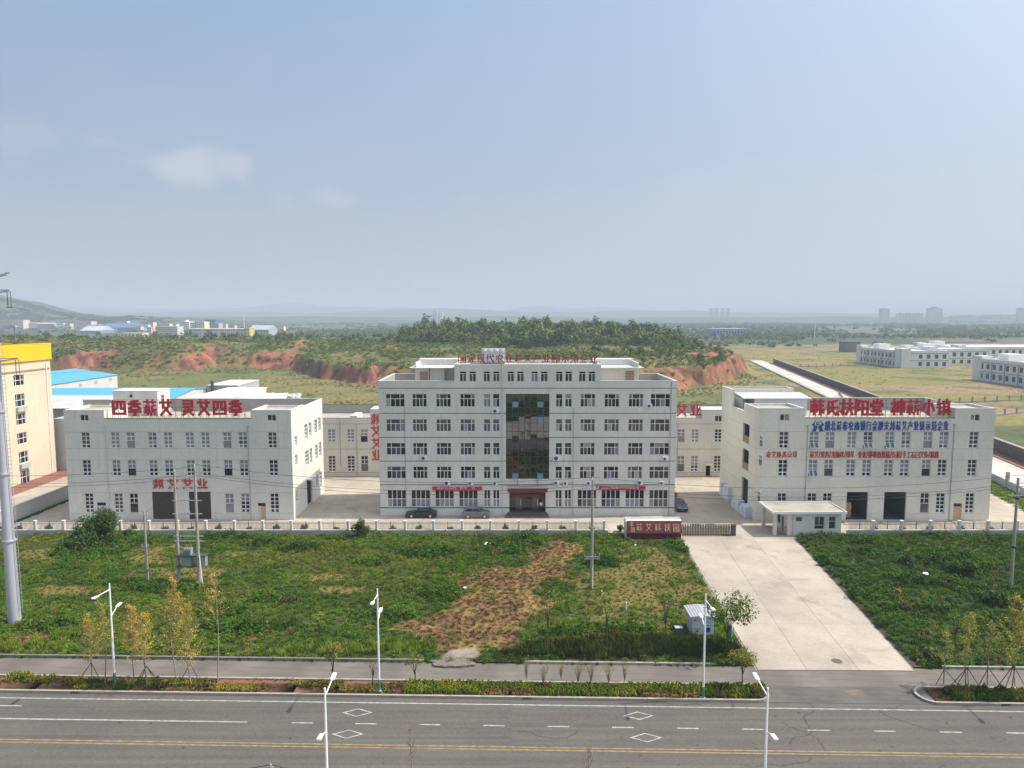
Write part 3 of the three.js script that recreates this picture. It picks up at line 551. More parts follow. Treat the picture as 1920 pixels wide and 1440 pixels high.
  part('entrance_canopy', [bx(gx(952), gx(1025.8), yM(921.5), yM(916.5), zM + 0.002, zM + 0.6), bx(gx(952) - 0.05, gx(1025.8) + 0.05, yM(916.5), yM(916.5) + 0.07, zM + 0.002, zM + 0.66)], M(0.20, 0.012, 0.018, 0.6), t);
  for (let k = 0; k < 3; k++) box('step', gx(947) + k * 0.25, gx(1030) - k * 0.25, k * 0.2, k * 0.2 + 0.2, zM + 0.002 - (k ? 0.4 : 0), zM + 1.5 - k * 0.35, k ? M(0.11, 0.085, 0.08, 0.6) : M(0.45, 0.27, 0.2, 0.7, { map: sized(Tbrick, 1) }), t);
  // drain pipes and cable runs
  const pipe = (px, ya, yb) => part('drain_pipe', [cyl(xM(px), yM(yb), yM(ya), zM + 0.07, 0.055), bx(xM(px) - 0.12, xM(px) + 0.12, yM(ya), yM(ya) + 0.25, zM + 0.01, zM + 0.16)], mat.offwhite, t);
  pipe(942, 684, 966); pipe(721.5, 718, 738); pipe(1258, 718, 738);
  part('drain_pipe', [cyl(xM(759.8), 0.1, yM(764), zM + 0.05, 0.045), cyl(xM(1075), 0.1, yM(765), zM + 0.05, 0.045), cyl(xM(1256.5), 0.1, yM(716), zM + 0.05, 0.05)], mat.groove, t);
  part('cable', [tubeThrough([V3(xM(936), yM(908.5), zM + 0.06), V3(xM(960), yM(910.5), zM + 0.06), V3(xM(1000), yM(911), zM + 0.06), V3(xM(1040), yM(907), zM + 0.06), V3(xM(1075), yM(905), zM + 0.06)], 0.03), tubeThrough([V3(xM(1118), yM(908.8), zM + 0.05), V3(xM(1195), yM(909.4), zM + 0.05), V3(xM(1250), yM(908.5), zM + 0.05)], 0.028), tubeThrough([V3(xM(845), yM(907.5), zM + 0.05), V3(xM(880), yM(908.2), zM + 0.05), V3(xM(925), yM(908.2), zM + 0.05)], 0.028), cyl(xM(970.5), yM(910.5), yM(899), zM + 0.05, 0.03), cyl(xM(1007.5), yM(911), yM(899), zM + 0.05, 0.03)], mat.black, t);
  // ---- air conditioners on the front
  const ac0 = thing('air_conditioner', '', 'air conditioner', [0, 0, 0], 0, 'air conditioners on the office front');
  part('casing', uvm(new RoundedBoxGeometry(0.95, 0.66, 0.36, 2, 0.03)), mat.whitepaint, ac0).position.set(0, 0.33, 0.22);
  part('fan_grille', [uvm(new THREE.CylinderGeometry(0.27, 0.27, 0.03, 20).rotateX(Math.PI / 2).translate(-0.12, 0.33, 0.405))], mat.black, ac0);
  part('fan_guard', [0.1, 0.19].map((r) => uvm(new THREE.TorusGeometry(r, 0.008, 4, 16).translate(-0.12, 0.33, 0.425))), mat.galv, ac0);
  part('bracket', [bx(-0.36, -0.32, -0.04, 0, 0.002, 0.42), bx(0.32, 0.36, -0.04, 0, 0.002, 0.42)], mat.galv, ac0);
  [[929.5, 774, 1, 'under the top window right beside the long white drain pipe'], [795, 862, 1, 'under the second window of the third storey on the left'], [838, 909, 1.05, 'above the left end of the left red banner'], [882, 909, 0.9, 'above the right half of the left red banner'], [928.5, 909, 0.85, 'between the left red banner and the entrance canopy'], [1216, 763.7, 0.9, 'beside the top window nearest the right corner'], [1044, 863, 1.25, 'just right of the curtain wall on the third storey'], [1043.5, 908.5, 0.95, 'right of the canopy, nearer to the entrance of two'], [1061, 908.5, 0.75, 'right of the canopy, smaller one farther from the entrance'], [1104.5, 908.8, 0.9, 'behind the middle utility pole'], [1200.5, 908.5, 1.1, 'above the right half of the right red banner'], [1242, 908.5, 0.85, 'above the ground floor window at the right corner'], [1247.5, 863, 0.95, 'under the third-storey window at the right corner']].forEach(([px, py, s, where], i) => {
    const at = [xM(px), yM(py), zM], lab = 'white air conditioner ' + where;
    if (!i) { ac0.position.set(...at); ac0.userData.label = lab; } else copy(ac0, at, 0, lab, s);
  });
  // ---- banners
  const banner = (px0, px1, py0, py1, text, label) => {
    const b = thing('banner', label, 'banner', [0, 0, 0]), xa = xM(px0), xb = xM(px1), ya = yM(py1), yb = yM(py0), s = new THREE.PlaneGeometry(xb - xa, yb - ya, 40, 4), p = s.attributes.position;
    for (let i = 0; i < p.count; i++) { const u = p.getX(i) / (xb - xa) * 2; p.setZ(i, 0.05 * Math.sin(u * 9) * (1 - u * u)); p.setY(i, p.getY(i) - 0.10 * (1 - u * u)); }
    s.computeVertexNormals(); const o = part('cloth', uvm(s), mat.banner, b); o.position.set((xa + xb) / 2, (ya + yb) / 2, zM + 0.2);
    const w = new THREE.Group(); writing(b, text, px0 + (px1 - px0) * 0.1, px0 + (px1 - px0) * 0.86, py0 + 1.7, py1 - 0.9, zM + 0.27, M(0.75, 0.6, 0.58, 0.8), { bold: 0.11, depth: 0.01 });
  };
  banner(810, 904, 911.6, 918.6, '保护价收购 蕲艾欢迎', 'red cloth banner with pale writing left of the entrance');
  banner(1118.5, 1211.5, 910.4, 917.6, '2022年蕲春十年文化节艾灸产业', 'red cloth banner with pale writing right of the entrance');
  // ---- rooftop sign and water tank
  const zS = zM - 0.9, sg = thing('rooftop_sign', 'row of dark red characters standing along the office building roof', 'sign', [0, 0, 0]);
  writing(sg, '国家现代农业蕲艾产业园示范企业', 857.5, 1121, 664.5, 679.2, zS, mat.maroon, { bold: 0.115, depth: 0.12, gaps: 0.74 });
  const post = []; for (let i = 0; i <= 30; i++) { const x = lerp(Fz(855, 680, zS).x, Fz(1124, 680, zS).x, i / 30); post.push(bx(x - 0.025, x + 0.025, yb2 - 0.35, Fz(960, 677, zS).y, zS - 0.08, zS - 0.03)); }
  post.push(bx(Fz(855, 680, zS).x, Fz(1124, 680, zS).x, Fz(960, 679.5, zS).y - 0.05, Fz(960, 679.5, zS).y, zS - 0.14, zS - 0.085)); part('support_frame', post, mat.darkmetal, sg);
  const zT = zM - 6, tk = thing('water_tank', 'shiny steel panel water tank on the office roof behind the red characters', 'water tank', [0, 0, 0]);
  const tx0 = Fz(903, 670, zT).x, tx1 = Fz(947, 670, zT).x, ty1 = Fz(960, 655, zT).y, ty0 = yb2 - 0.2, nn = 4, steel = M(0.56, 0.60, 0.63, 0.42, { metalness: 0.4 });
  box('tank_body', tx0, tx1, ty0, ty1, zT - 3, zT, steel, tk);
  for (let i = 0; i < nn; i++) for (let k = 0; k < 3; k++) { const w = (tx1 - tx0) / nn, h = (ty1 - ty0) / 3, g = new THREE.SphereGeometry(0.5, 12, 6, 0, Math.PI * 2, 0, Math.PI / 2).rotateX(Math.PI / 2).scale(w * 0.86, h * 0.8, 0.2); part('pressed_panel', uvm(g), steel, tk).position.set(tx0 + w * (i + 0.5), ty0 + h * (k + 0.5), zT); }
  for (let i = 0; i < nn; i++) { const w = (tx1 - tx0) / nn, g = new THREE.SphereGeometry(0.5, 12, 6, 0, Math.PI * 2, 0, Math.PI / 2).scale(w * 0.8, 0.22, 1.2); part('pressed_panel', uvm(g), steel, tk).position.set(tx0 + w * (i + 0.5), ty1, zT - 0.8); }
}

// ------------------------------------------------------------------ the two three-storey workshops in front (left and right)
const halfTone = (kind) => kind === 'dark' ? () => 'glass' : kind === 'grey' ? () => 'glassgrey' : kind === 'mid' ? () => 'glassmid' : () => T(['glassgrey', 'glassmid', 'glassblue'], 0.6, 0.25, 0.15);
function cellsGrid(rows, tone, lower) { // 2 columns, rows; "lower": tone of the lower rows; a plain panel with "panel"
  const c = []; const r = lower?.panel ? 2 : rows, f0 = lower?.panel ? 0.48 : 0;
  if (lower?.panel) c.push([0, 1, 0, 0.48, lower.panel, 0.03]);
  for (let i = 0; i < r; i++) for (const a of [0, 0.5]) { const v0 = lerp(f0, 1, i / r), v1 = lerp(f0, 1, (i + 1) / r); c.push([a, a + 0.5, v0, v1, lower?.tone && i < (lower.n ?? 2) ? lower.tone : tone(), i === 0 && !lower?.panel ? 0.10 : 0.056]); }
  return c;
}
const zL = G(340, 975).z;
{
  const t = thing('workshop_building', 'grey-white three-storey workshop with two brown roller shutters left of the office', 'building', [0, 0, 0]);
  const z = zL, X = (px, py) => Fz(px, py, z).x, Y = (py) => Fz(340, py, z).y, x0 = X(120.5, 800), x1 = X(545.5, 780), yT = Y(770), yP = Y(785), zb = z - 18.7, B = FRONT(z);
  const zz = (px, py) => [100 + px / 4, 700 + py / 4], wins = [], holes = [], add = (a, b, ya, yb, cells) => { const [p, q] = zz(a, ya), [p2, q2] = zz(b, yb), my = (q + q2) / 2; const w = [X(p, my), X(p2, my), Y(q2), Y(q), cells]; wins.push(w); holes.push(w.slice(0, 4)); };
  const cols = [209, 431, 547, 709, 826, 989, 1106, 1270, 1388, 1610];
  cols.forEach((c, i) => add(c, c + 64, 443, 562, i % 9 === 0 ? cellsGrid(4, halfTone('dark')) : i === 2 || i === 7 ? cellsGrid(4, halfTone('grey'), { panel: 'glassgrey' }) : cellsGrid(4, halfTone(i === 3 || i === 8 ? '' : 'grey'))));
  cols.forEach((c, i) => add(c + 9, c + 72, 652, 770, i % 9 === 0 ? cellsGrid(4, halfTone('dark')) : i === 2 || i === 7 ? cellsGrid(4, halfTone('grey'), { panel: 'glass' }) : cellsGrid(4, halfTone('grey'), { tone: 'glass', n: 2 })));
  [[236, 'dark'], [457, 'mid'], [571, 'dark', 'glass'], [1288, 'grey', 'glassgrey'], [1406, 'grey', 0, 1], [1626, 'dark']].forEach(([c, k, p, h]) => add(c, c + 64, 902, 1046, cellsGrid(5, halfTone(k), p ? { panel: p } : h ? { tone: 'glass', n: 3 } : undefined)));
  for (const c of [199, 1605]) add(c, c + 63, 312, 356, [[0, 0.5, 0, 1, 'glass'], [0.5, 1, 0, 1, 'glass']]);
  const doors = [[744, 906], [1018, 1183]].map(([a, b]) => [X(100 + a / 4, 947), X(100 + b / 4, 947), 0.12, Y(700 + 888 / 4)]); holes.push(...doors);
  const small = [[330, 397, 968, 1090, mat.doorgrey], [1535, 1593, 972, 1095, mat.door]].map(([a, b, c, d, m]) => [X(100 + a / 4, 957), X(100 + b / 4, 957), 0.1, Y(700 + c / 4), m]); holes.push(...small.map((s) => s.slice(0, 4)));
  const ys = [0, Y(962.5), Y(924), Y(893), Y(862.5), Y(841), Y(810), yP];
  facade(t, B, x0, x1, ys, holes, mat.left, { gap: 0.05, bandMat: mat.groove, bandIn: 0.02 });
  for (const w of wins) win(t, B, ...w);
  const tl = X(195, 780), tr = X(470.5, 780), dT = 7;
  facade(t, B, x0, tl, [yP + 0.001, yT], holes, mat.left); facade(t, B, tr, x1, [yP + 0.001, yT], holes, mat.left);
  // roller shutters in slats
  for (const d of doors) { const s = part('roller_shutter', Array.from({ length: 22 }, (_, k) => bx(d[0], d[1], lerp(d[2], d[3], k / 22), lerp(d[2], d[3], (k + 0.93) / 22), z - 0.2 - 0.02 * (k % 2), z - 0.14 - 0.02 * (k % 2))), mat.shutter, t); box('shutter_rail', d[0], d[0] + 0.1, d[2], d[3], z - 0.14, z - 0.08, mat.darkmetal, s); box('shutter_rail', d[1] - 0.1, d[1], d[2], d[3], z - 0.14, z - 0.08, mat.maroon, s); }
  small.forEach(([a, b, c, d, m], i) => { const o = box('door', i ? a + 0.38 * (b - a) : a, b, c, d - 0.55, z - 0.2, z - 0.12, m, t); box('fanlight', a, b, d - 0.5, d, z - 0.2, z - 0.14, mat.glass, o); if (i) box('door', a, a + 0.38 * (b - a) - 0.01, c, d - 0.55, z - 0.2, z - 0.13, mat.doorgrey, t); });
  // right wall (in the sun), with its windows and goods door
  const SB = RIGHT(x1), S = (px, py) => Sx(px, py, x1), sw = [], sh = [], uz = (px, py) => -S(px, py).z;
  const sWin = (pa, pb, ya, yb, py0, rows) => { const a = uz(pa, py0), b = uz(pb, py0), y0 = S((pa + pb) / 2, yb).y, y1 = S((pa + pb) / 2, ya).y; sw.push([a, b, y0, y1, cellsGrid(rows, () => T(['glassmid', 'glassgrey'], 0.6, 0.4))]); sh.push([a, b, y0, y1]); };
  const k4 = (v) => 560 + v / 4.364, m4 = (v) => 640 + v / 4.364;
  for (const [a, b, ya, yb] of [[47, 70, 680, 797], [82, 104, 665, 780], [128, 150, 640, 755], [160, 180, 624, 735], [53, 77, 897, 1015], [90, 110, 875, 995], [135, 155, 845, 965], [165, 186, 824, 940], [140, 160, 1090, 1190], [172, 191, 1068, 1195]]) sWin(k4(a), k4(b), m4(ya), m4(yb), m4((ya + yb) / 2), 4);
  for (const [a, b, ya, yb, n] of [[552, 557, 818, 836, 3], [553, 558, 853, 873, 3], [555, 559, 920, 940, 3], [572, 577, 796, 824, 4], [574, 579, 845, 873, 4]]) sWin(a, b, ya, yb, (ya + yb) / 2, n);
  const gd = [uz(k4(68), 905), uz(k4(110), 905), 0.1, S(k4(90), m4(1120)).y]; sh.push(gd);
  facade(t, SB, -(z - 0.3), -zb - 0.3, [0, ys[2], ys[3], ys[4], ys[5], ys[6], yP], sh, mat.left, { gap: 0.05, bandMat: mat.groove, bandIn: 0.02 });
  for (const w of sw) win(t, SB, ...w);
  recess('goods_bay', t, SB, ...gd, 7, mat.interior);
  box('door_canopy', x1 + 0.002, x1 + 0.9, gd[3] + 0.1, gd[3] + 0.28, -gd[1] - 0.4, -gd[0] + 0.4, mat.rear, t);
  part('wall', [bx(x0, x0 + 0.3, 0, yP, zb + 0.3, z - 0.3), bx(x0, x1, 0, yP, zb, zb + 0.3)], mat.left, t);
  part('tower_wall', [bx(x0, x0 + 0.3, yP, yT, z - dT, z - 0.3), bx(tl - 0.3, tl, yP - 1.3, yT, z - dT, z - 0.3), bx(x0 + 0.3, tl - 0.3, yP - 1.3, yT, z - dT, z - dT + 0.3), bx(tr, tr + 0.3, yP - 1.3, yT, z - dT, z - 0.3), bx(x1 - 0.3, x1, yP, yT, z - dT, z - 0.3), bx(tr + 0.3, x1 - 0.3, yP - 1.3, yT, z - dT, z - dT + 0.3)], mat.left, t);
  part('roof', [bx(x0 + 0.3, tl - 0.3, yT - 0.5, yT - 0.3, z - dT + 0.3, z - 0.3), bx(tr + 0.3, x1 - 0.3, yT - 0.5, yT - 0.3, z - dT + 0.3, z - 0.3)], mat.roof, t);
  box('roof', x0 + 0.3, x1 - 0.3, yP - 1.5, yP - 1.3, zb + 0.3, z - 0.3, mat.roof, t);
  part('parapet', [bx(x0, x1, yP + 0.001, yP + 1.1, zb, zb + 0.28), bx(x1 - 0.28, x1, yP + 0.001, yP + 1.1, zb + 0.28, z - dT - 0.002)], mat.left, t);
  box('parapet_lining', x0 + 0.3, x1 - 0.3, yP - 1.3, yP + 1.08, zb + 0.301, zb + 0.33, mat.innerpar, t);
  part('coping', [bx(tl + 0.01, tr - 0.01, yP, yP + 0.1, z - 0.36, z + 0.05)], M(0.16, 0.17, 0.12, 0.9), t);
  part('coping', [bx(x0 - 0.04, tl + 0.04, yT, yT + 0.1, z - 0.36, z + 0.04), bx(tr - 0.04, x1 + 0.04, yT, yT + 0.1, z - 0.36, z + 0.04), bx(x0 - 0.04, x0 + 0.33, yT, yT + 0.1, z - dT, z - 0.37), bx(tl - 0.33, tl + 0.04, yT, yT + 0.1, z - dT, z - 0.37), bx(tr - 0.04, tr + 0.33, yT, yT + 0.1, z - dT, z - 0.37), bx(x1 - 0.33, x1 + 0.04, yT, yT + 0.1, z - dT, z - 0.37)], mat.offwhite, t);
  part('drain_pipe', [cyl(X(202.5, 880), 0.1, Y(799), z + 0.06, 0.06), bx(X(202.5, 880) - 0.13, X(202.5, 880) + 0.13, Y(799), Y(799) + 0.3, z + 0.01, z + 0.18)], mat.offwhite, t);
  part('drain_pipe', [cyl(X(467.5, 880), 0.1, Y(801), z + 0.06, 0.06), bx(X(467.5, 880) - 0.13, X(467.5, 880) + 0.13, Y(801), Y(801) + 0.3, z + 0.01, z + 0.18)], mat.greywall, t);
  // stair penthouse and low plant room on the roof
  const zP = z - 12, p0 = Fz(213, 760, zP).x, p1 = Fz(296, 760, zP).x, pt = Fz(300, 734, zP).y;
  part('penthouse', [bx(p0, p1, yP - 1.3, pt, zP - 4.5, zP), bx(p0 - 0.1, p1 + 0.1, pt, pt + 0.15, zP - 4.6, zP + 0.1)], mat.left, t);
  part('penthouse_window', bx(Fz(243, 742, zP).x, Fz(248, 742, zP).x, Fz(245, 745, zP).y, Fz(245, 740, zP).y, zP, zP + 0.03), mat.black, t);
  part('drain_pipe', [cyl(Fz(255, 742, zP).x, yP - 1, pt, zP + 0.07, 0.06), cyl(Fz(217, 742, zP).x, yP - 1, pt, zP + 0.07, 0.06)], mat.pvc, t);
  part('penthouse_door', bx(p1, p1 + 0.03, yP - 0.3, yP + 2.3, zP - 2.3, zP - 1.3), mat.maroon, t);
  part('ladder', [-0.25, 0.25].map((d) => bar(V3(p1 + 0.4, yP + 2, zP - 0.4 + d), V3(p1 + 3, yP - 1.2, zP - 0.2 + d), 0.05)).concat(Array.from({ length: 9 }, (_, i) => bar(V3(p1 + 0.4 + 0.28 * i, yP + 2 - 0.34 * i, zP - 0.65), V3(p1 + 0.4 + 0.28 * i, yP + 2 - 0.34 * i, zP - 0.1), 0.03))), mat.galv, t);
  // signs
  const zS = z - 1.1, sg = thing('rooftop_sign', 'eight big red block characters on the roof of the left workshop', 'sign', [0, 0, 0]);
  for (const [txt, a, b] of [['四季蕲艾', 209.5, 326], ['灵艾四季', 338, 457]]) writing(sg, txt, a, b, 749.5, 777.5, zS, mat.signred, { bold: 0.165, depth: 0.2, gaps: 0.72 });
  const fr = []; for (let i = 0; i <= 22; i++) { const x = lerp(Fz(210, 780, zS).x, Fz(470, 780, zS).x, i / 22); fr.push(bar(V3(x, yP - 1.3, zS - 0.1), V3(x, Fz(340, i < 21 ? 752 : 775, zS).y, zS - 0.1), 0.03), bar(V3(x, yP + 1, zS - 0.13), V3(x, yP - 1.3, zS - 1.5), 0.025)); }
  for (const py of [750, 764, 778]) fr.push(bar(V3(Fz(210, py, zS).x, Fz(340, py, zS).y, zS - 0.16), V3(Fz(456, py, zS).x, Fz(340, py, zS).y, zS - 0.16), 0.025)); part('support_frame', fr, mat.darkmetal, sg);
  const s2 = thing('wall_sign', 'four bright red characters on the wall above the roller shutters', 'sign', [0, 0, 0]);
  writing(s2, '濒艾艾业', 283, 393, 898.5, 915.5, z + 0.003, mat.signred2, { bold: 0.15, depth: 0.08, gaps: 0.68 });
}

const zR = G(1640, 977).z;
{
  const t = thing('workshop_building', 'cream-white three-storey workshop with two open dark gateways right of the drive', 'building', [0, 0, 0]);
  const z = zR, X = (px, py) => Fz(px, py, z).x, Y = (py) => Fz(1640, py, z).y, x0 = X(1421, 790), x1 = X(1865, 800), yT = Y(766.5), yP = Y(784), zb = z - 19.5, B = FRONT(z);
  const k = (v) => 1300 + v / 3.2, m = (v) => 700 + v / 3.2, wins = [], holes = [], add = (a, b, ya, yb, cells) => { const my = (m(ya) + m(yb)) / 2; const w = [X(k(a), my), X(k(b), my), Y(m(yb)), Y(m(ya)), cells]; wins.push(w); holes.push(w.slice(0, 4)); return w; };
  const tilt = [];
  [517, 698, 793, 925, 1022, 1152, 1250, 1381, 1477, 1657].forEach((c, i) => { const w = add(c, c + 54, 352, 450, i % 9 === 0 ? cellsGrid(4, halfTone('dark')) : i === 2 || i === 7 ? cellsGrid(4, halfTone('grey'), { panel: 'glassgrey' }) : i === 4 ? cellsGrid(4, halfTone('dark')) : cellsGrid(4, halfTone(i > 5 ? '' : 'grey'), [1, 5].includes(i) ? { tone: 'glass', n: 2 } : undefined)); if ([1, 4, 5].includes(i)) tilt.push(w); });
  [512, 692, 786, 918, 1014, 1145, 1241, 1371, 1467, 1646].forEach((c, i) => { const w = add(c, c + 53, 520, 618, i % 9 === 0 || i === 8 ? cellsGrid(4, halfTone('dark')) : i === 2 || i === 7 ? cellsGrid(4, halfTone('grey'), { panel: i === 7 ? 'glass' : 'glassmid' }) : cellsGrid(4, halfTone('grey'), { tone: 'glass', n: 1 })); if (i === 1) tilt.push(w); });
  [505, 685, 778, 1362, 1457, 1633].forEach((c, i) => add(c, c + 52, 720, 838, cellsGrid(5, halfTone('dark'), i === 3 ? { panel: 'glassmid' } : undefined)));
  add(522, 577, 246, 284, [[0, 0.5, 0, 1, 'glass'], [0.5, 1, 0, 1, 'glassgrey']]); add(1666, 1720, 247, 285, [[0, 0.5, 0, 1, 'glassgrey', 0.09], [0.5, 1, 0, 1, 'glass']]);
  const gates = [[918, 1047], [1143, 1276]].map(([a, b]) => [X(k(a), 947), X(k(b), 947), 0.15, Y(m(712))]); holes.push(...gates);
  const sd = [X(k(1560), 957), X(k(1610), 957), 0.12, Y(m(780))]; holes.push(sd);
  const ys = [0, Y(m(840)), Y(m(712)), Y(m(621)), Y(m(519)), Y(m(453)), Y(m(350)), yP];
  facade(t, B, x0, x1, ys, holes, mat.right, { gap: 0.05, bandMat: mat.groove, bandIn: 0.02 });
  for (const w of wins) win(t, B, ...w);
  for (const w of tilt) { const W = (w[1] - w[0]) / 2 - 0.06; for (const s of [0, 1]) { const o = part('open_sash', [bx(0, W, 0, 0.07, -0.03, 0.03), bx(0, W, -1.0, -0.93, -0.03, 0.03), bx(0, 0.07, -0.93, 0, -0.03, 0.03), bx(W - 0.07, W, -0.93, 0, -0.03, 0.03)], mat.pvc, t); o.position.set(w[0] + 0.02 + s * (W + 0.08), w[2] + 0.95, z - 0.1); o.rotation.x = -0.5; part('pane', bx(0.07, W - 0.07, -0.93, 0, -0.01, 0.01), mat.glassblue, o); } }
  const tl = X(1509, 775), tr = X(1791, 775), dT = 7;
  facade(t, B, x0, tl, [yP + 0.001, yT], holes, mat.right); facade(t, B, tr, x1, [yP + 0.001, yT], holes, mat.right);
  // gateways open into dark bays
  for (const [i, g] of gates.entries()) {
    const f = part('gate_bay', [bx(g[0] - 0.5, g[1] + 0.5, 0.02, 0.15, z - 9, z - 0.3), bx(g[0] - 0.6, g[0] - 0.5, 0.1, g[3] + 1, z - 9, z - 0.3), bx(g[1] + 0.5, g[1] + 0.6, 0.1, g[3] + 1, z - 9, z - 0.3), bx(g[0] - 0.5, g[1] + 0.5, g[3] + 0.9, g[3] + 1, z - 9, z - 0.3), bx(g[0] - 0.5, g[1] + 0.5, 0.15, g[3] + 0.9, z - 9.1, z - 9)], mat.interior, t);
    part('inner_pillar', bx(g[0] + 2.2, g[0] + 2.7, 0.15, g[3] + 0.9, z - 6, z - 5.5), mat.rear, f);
    part('ramp', slab([[g[0] - 0.6, z + 0.02], [g[1] + 0.6, z + 0.02], [g[1] + 1.1, z + 2.2], [g[0] - 1.1, z + 2.2]], 0.012, 0.13), mat.concrete, t);
    if (!i) { const st = thing('carton_stack', 'brown cartons piled just inside the left open gateway', 'cartons', [g[0] + 0.25, 0.15, z - 1.6]); for (let q = 0; q < 5; q++) box('carton', 0, 1.3 + 0.06 * (q % 2), q * 0.5, q * 0.5 + 0.47, -0.9, 0, mat.door, st); }
  }
  const dr = box('door', sd[0], sd[1], sd[2], sd[3] - 0.55, z - 0.2, z - 0.12, mat.door, t); box('fanlight', sd[0], sd[1], sd[3] - 0.5, sd[3], z - 0.2, z - 0.14, mat.glass, dr);
  box('ramp', sd[0] - 0.5, sd[1] + 0.9, 0.012, 0.12, z + 0.02, z + 1.6, mat.concrete, t);
  // left wall in shade: recessed stair openings on each floor, small vents windows
  const SB = LEFT(x0), S = (px, py) => Sx(px, py, x0), sh = [], kk = (v) => 1360 + v / 6.86, mm = (v) => 780 + v / 6.857;
  const op = [[228, 310, 85, 345], [218, 300, 412, 690], [208, 290, 780, 1110]].map(([a, b, ya, yb], i) => { const za = S(kk(a), mm((ya + yb) / 2)).z, zc = S(kk(b), mm((ya + yb) / 2)).z; return [za, zc, i === 2 ? 0.1 : S(kk((a + b) / 2), mm(yb)).y, S(kk((a + b) / 2), mm(ya + 15)).y]; }); sh.push(...op);
  const sw = [[424, 466, 250, 395], [415, 456, 500, 635], [398, 437, 965, 1105]].map(([a, b, ya, yb]) => [S(kk(a), mm((ya + yb) / 2)).z, S(kk(b), mm((ya + yb) / 2)).z, S(kk((a + b) / 2), mm(yb)).y, S(kk((a + b) / 2), mm(ya)).y, [[0, 1, 0.62, 1, 'glassgrey'], [0, 1, 0, 0.62, 'glassmid']]]); sh.push(...sw.map((w) => w.slice(0, 4)));
  facade(t, SB, zb + 0.3, z - 0.3, ys, sh, mat.right, { gap: 0.05, bandMat: mat.groove, bandIn: 0.02 });
  for (const w of sw) win(t, SB, ...w);
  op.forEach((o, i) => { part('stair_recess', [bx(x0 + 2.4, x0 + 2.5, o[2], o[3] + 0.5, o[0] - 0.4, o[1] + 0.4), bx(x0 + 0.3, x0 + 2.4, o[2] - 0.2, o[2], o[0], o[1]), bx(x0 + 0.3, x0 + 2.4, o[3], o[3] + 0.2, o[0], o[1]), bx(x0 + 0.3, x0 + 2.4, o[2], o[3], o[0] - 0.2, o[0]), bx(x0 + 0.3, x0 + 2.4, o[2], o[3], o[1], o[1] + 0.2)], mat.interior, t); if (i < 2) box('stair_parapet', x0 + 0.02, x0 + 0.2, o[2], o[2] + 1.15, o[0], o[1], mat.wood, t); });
  // front-left tower side, stair tower at the back, shed roof between
  const sT = S(1372.5, 740), zt0 = zb, yS = Sx(1373, 731, x0).y, zt1 = S(1395, 766).z;
  part('tower_wall', [bx(x0, x0 + 0.3, yP + 0.001, yT, z - dT, z - 0.3), bx(tl - 0.3, tl, yP - 1.3, yT, z - dT, z - 0.3), bx(x0 + 0.3, tl - 0.3, yP - 1.3, yT, z - dT, z - dT + 0.3), bx(tr, tr + 0.3, yP - 1.3, yT, z - dT, z - 0.3), bx(x1 - 0.3, x1, yP + 0.001, yT, z - dT, z - 0.3), bx(tr + 0.3, x1 - 0.3, yP - 1.3, yT, z - dT, z - dT + 0.3)], mat.right, t);
  const px1 = Fz(1475, 740, zb).x;
  part('penthouse', [bx(x0, px1, yP - 1.3 + 1.32, yS, zb, zb + 0.3), bx(x0, x0 + 0.3, yP + 0.002, yS, zb + 0.3, zb + 6.3), bx(px1 - 0.3, px1, yP - 1.28, yS, zb + 0.3, zb + 3.2), bx(x0 + 0.3, px1 - 0.3, yP - 1.28, yS - 0.1, zb + 3, zb + 3.3)], mat.right, t);
  box('roof', x0 + 0.3, px1 - 0.3, yS - 0.5, yS - 0.35, zb + 0.3, zb + 3, mat.roof, t);
  const yA = yS - 0.7, yB = yS - 1.25, za = zb + 3.3, zc = zb + 8.6, cs = []; for (let i = 0; i < 40; i++) { const u0 = lerp(x0 + 1.2, px1 + 1.1, i / 40), u1 = lerp(x0 + 1.2, px1 + 1.1, (i + 1) / 40) - 0.03; cs.push(beam(V3((u0 + u1) / 2, yA, za), V3((u0 + u1) / 2, yB, zc), u1 - u0, i % 2 ? 0.04 : 0.09)); } part('corrugated_roof', cs, mat.whiteroof, t);
  part('shed_wall', [bx(x0 + 3.4, px1 + 0.6, yP - 1.28, yB - 0.1, zc - 1.0, zc - 0.85)], M(0.60, 0.66, 0.70, 0.8), t); part('shed_wall', [bx(x0 + 1.3, x0 + 1.45, yP - 1.28, yB - 0.1, za, zc - 1), bx(x0 + 3.4, x0 + 3.55, yP - 1.28, yB - 0.1, za, zc - 1.01)], mat.greywall, t);
  part('parapet', [bx(x0, x0 + 0.28, yP + 0.001, yP + 0.25, zb + 6.32, z - dT - 0.02), bx(px1 + 0.01, x1, yP + 0.001, yP + 1.1, zb, zb + 0.28), bx(x1 - 0.28, x1, yP + 0.001, yP + 1.1, zb + 0.29, z - dT - 0.002)], mat.right, t);
  part('wall', [bx(x1 - 0.3, x1, 0, yP, zb + 0.3, z - 0.3), bx(x0, x1, 0, yP, zb, zb + 0.3)], mat.right, t);
  part('roof', [bx(x0 + 0.3, x1 - 0.3, yP - 1.5, yP - 1.3, zb + 0.3, z - 0.3), bx(x0 + 0.3, tl - 0.3, yT - 0.5, yT - 0.3, z - dT + 0.3, z - 0.3), bx(tr + 0.3, x1 - 0.3, yT - 0.5, yT - 0.3, z - dT + 0.3, z - 0.3)], mat.roof, t);
  box('parapet_lining', px1, x1 - 0.3, yP - 1.29, yP + 1.08, zb + 0.301, zb + 0.33, mat.innerpar, t);
  part('coping', [bx(tl + 0.01, tr - 0.01, yP, yP + 0.1, z - 0.36, z + 0.05)], M(0.16, 0.17, 0.12, 0.9), t);
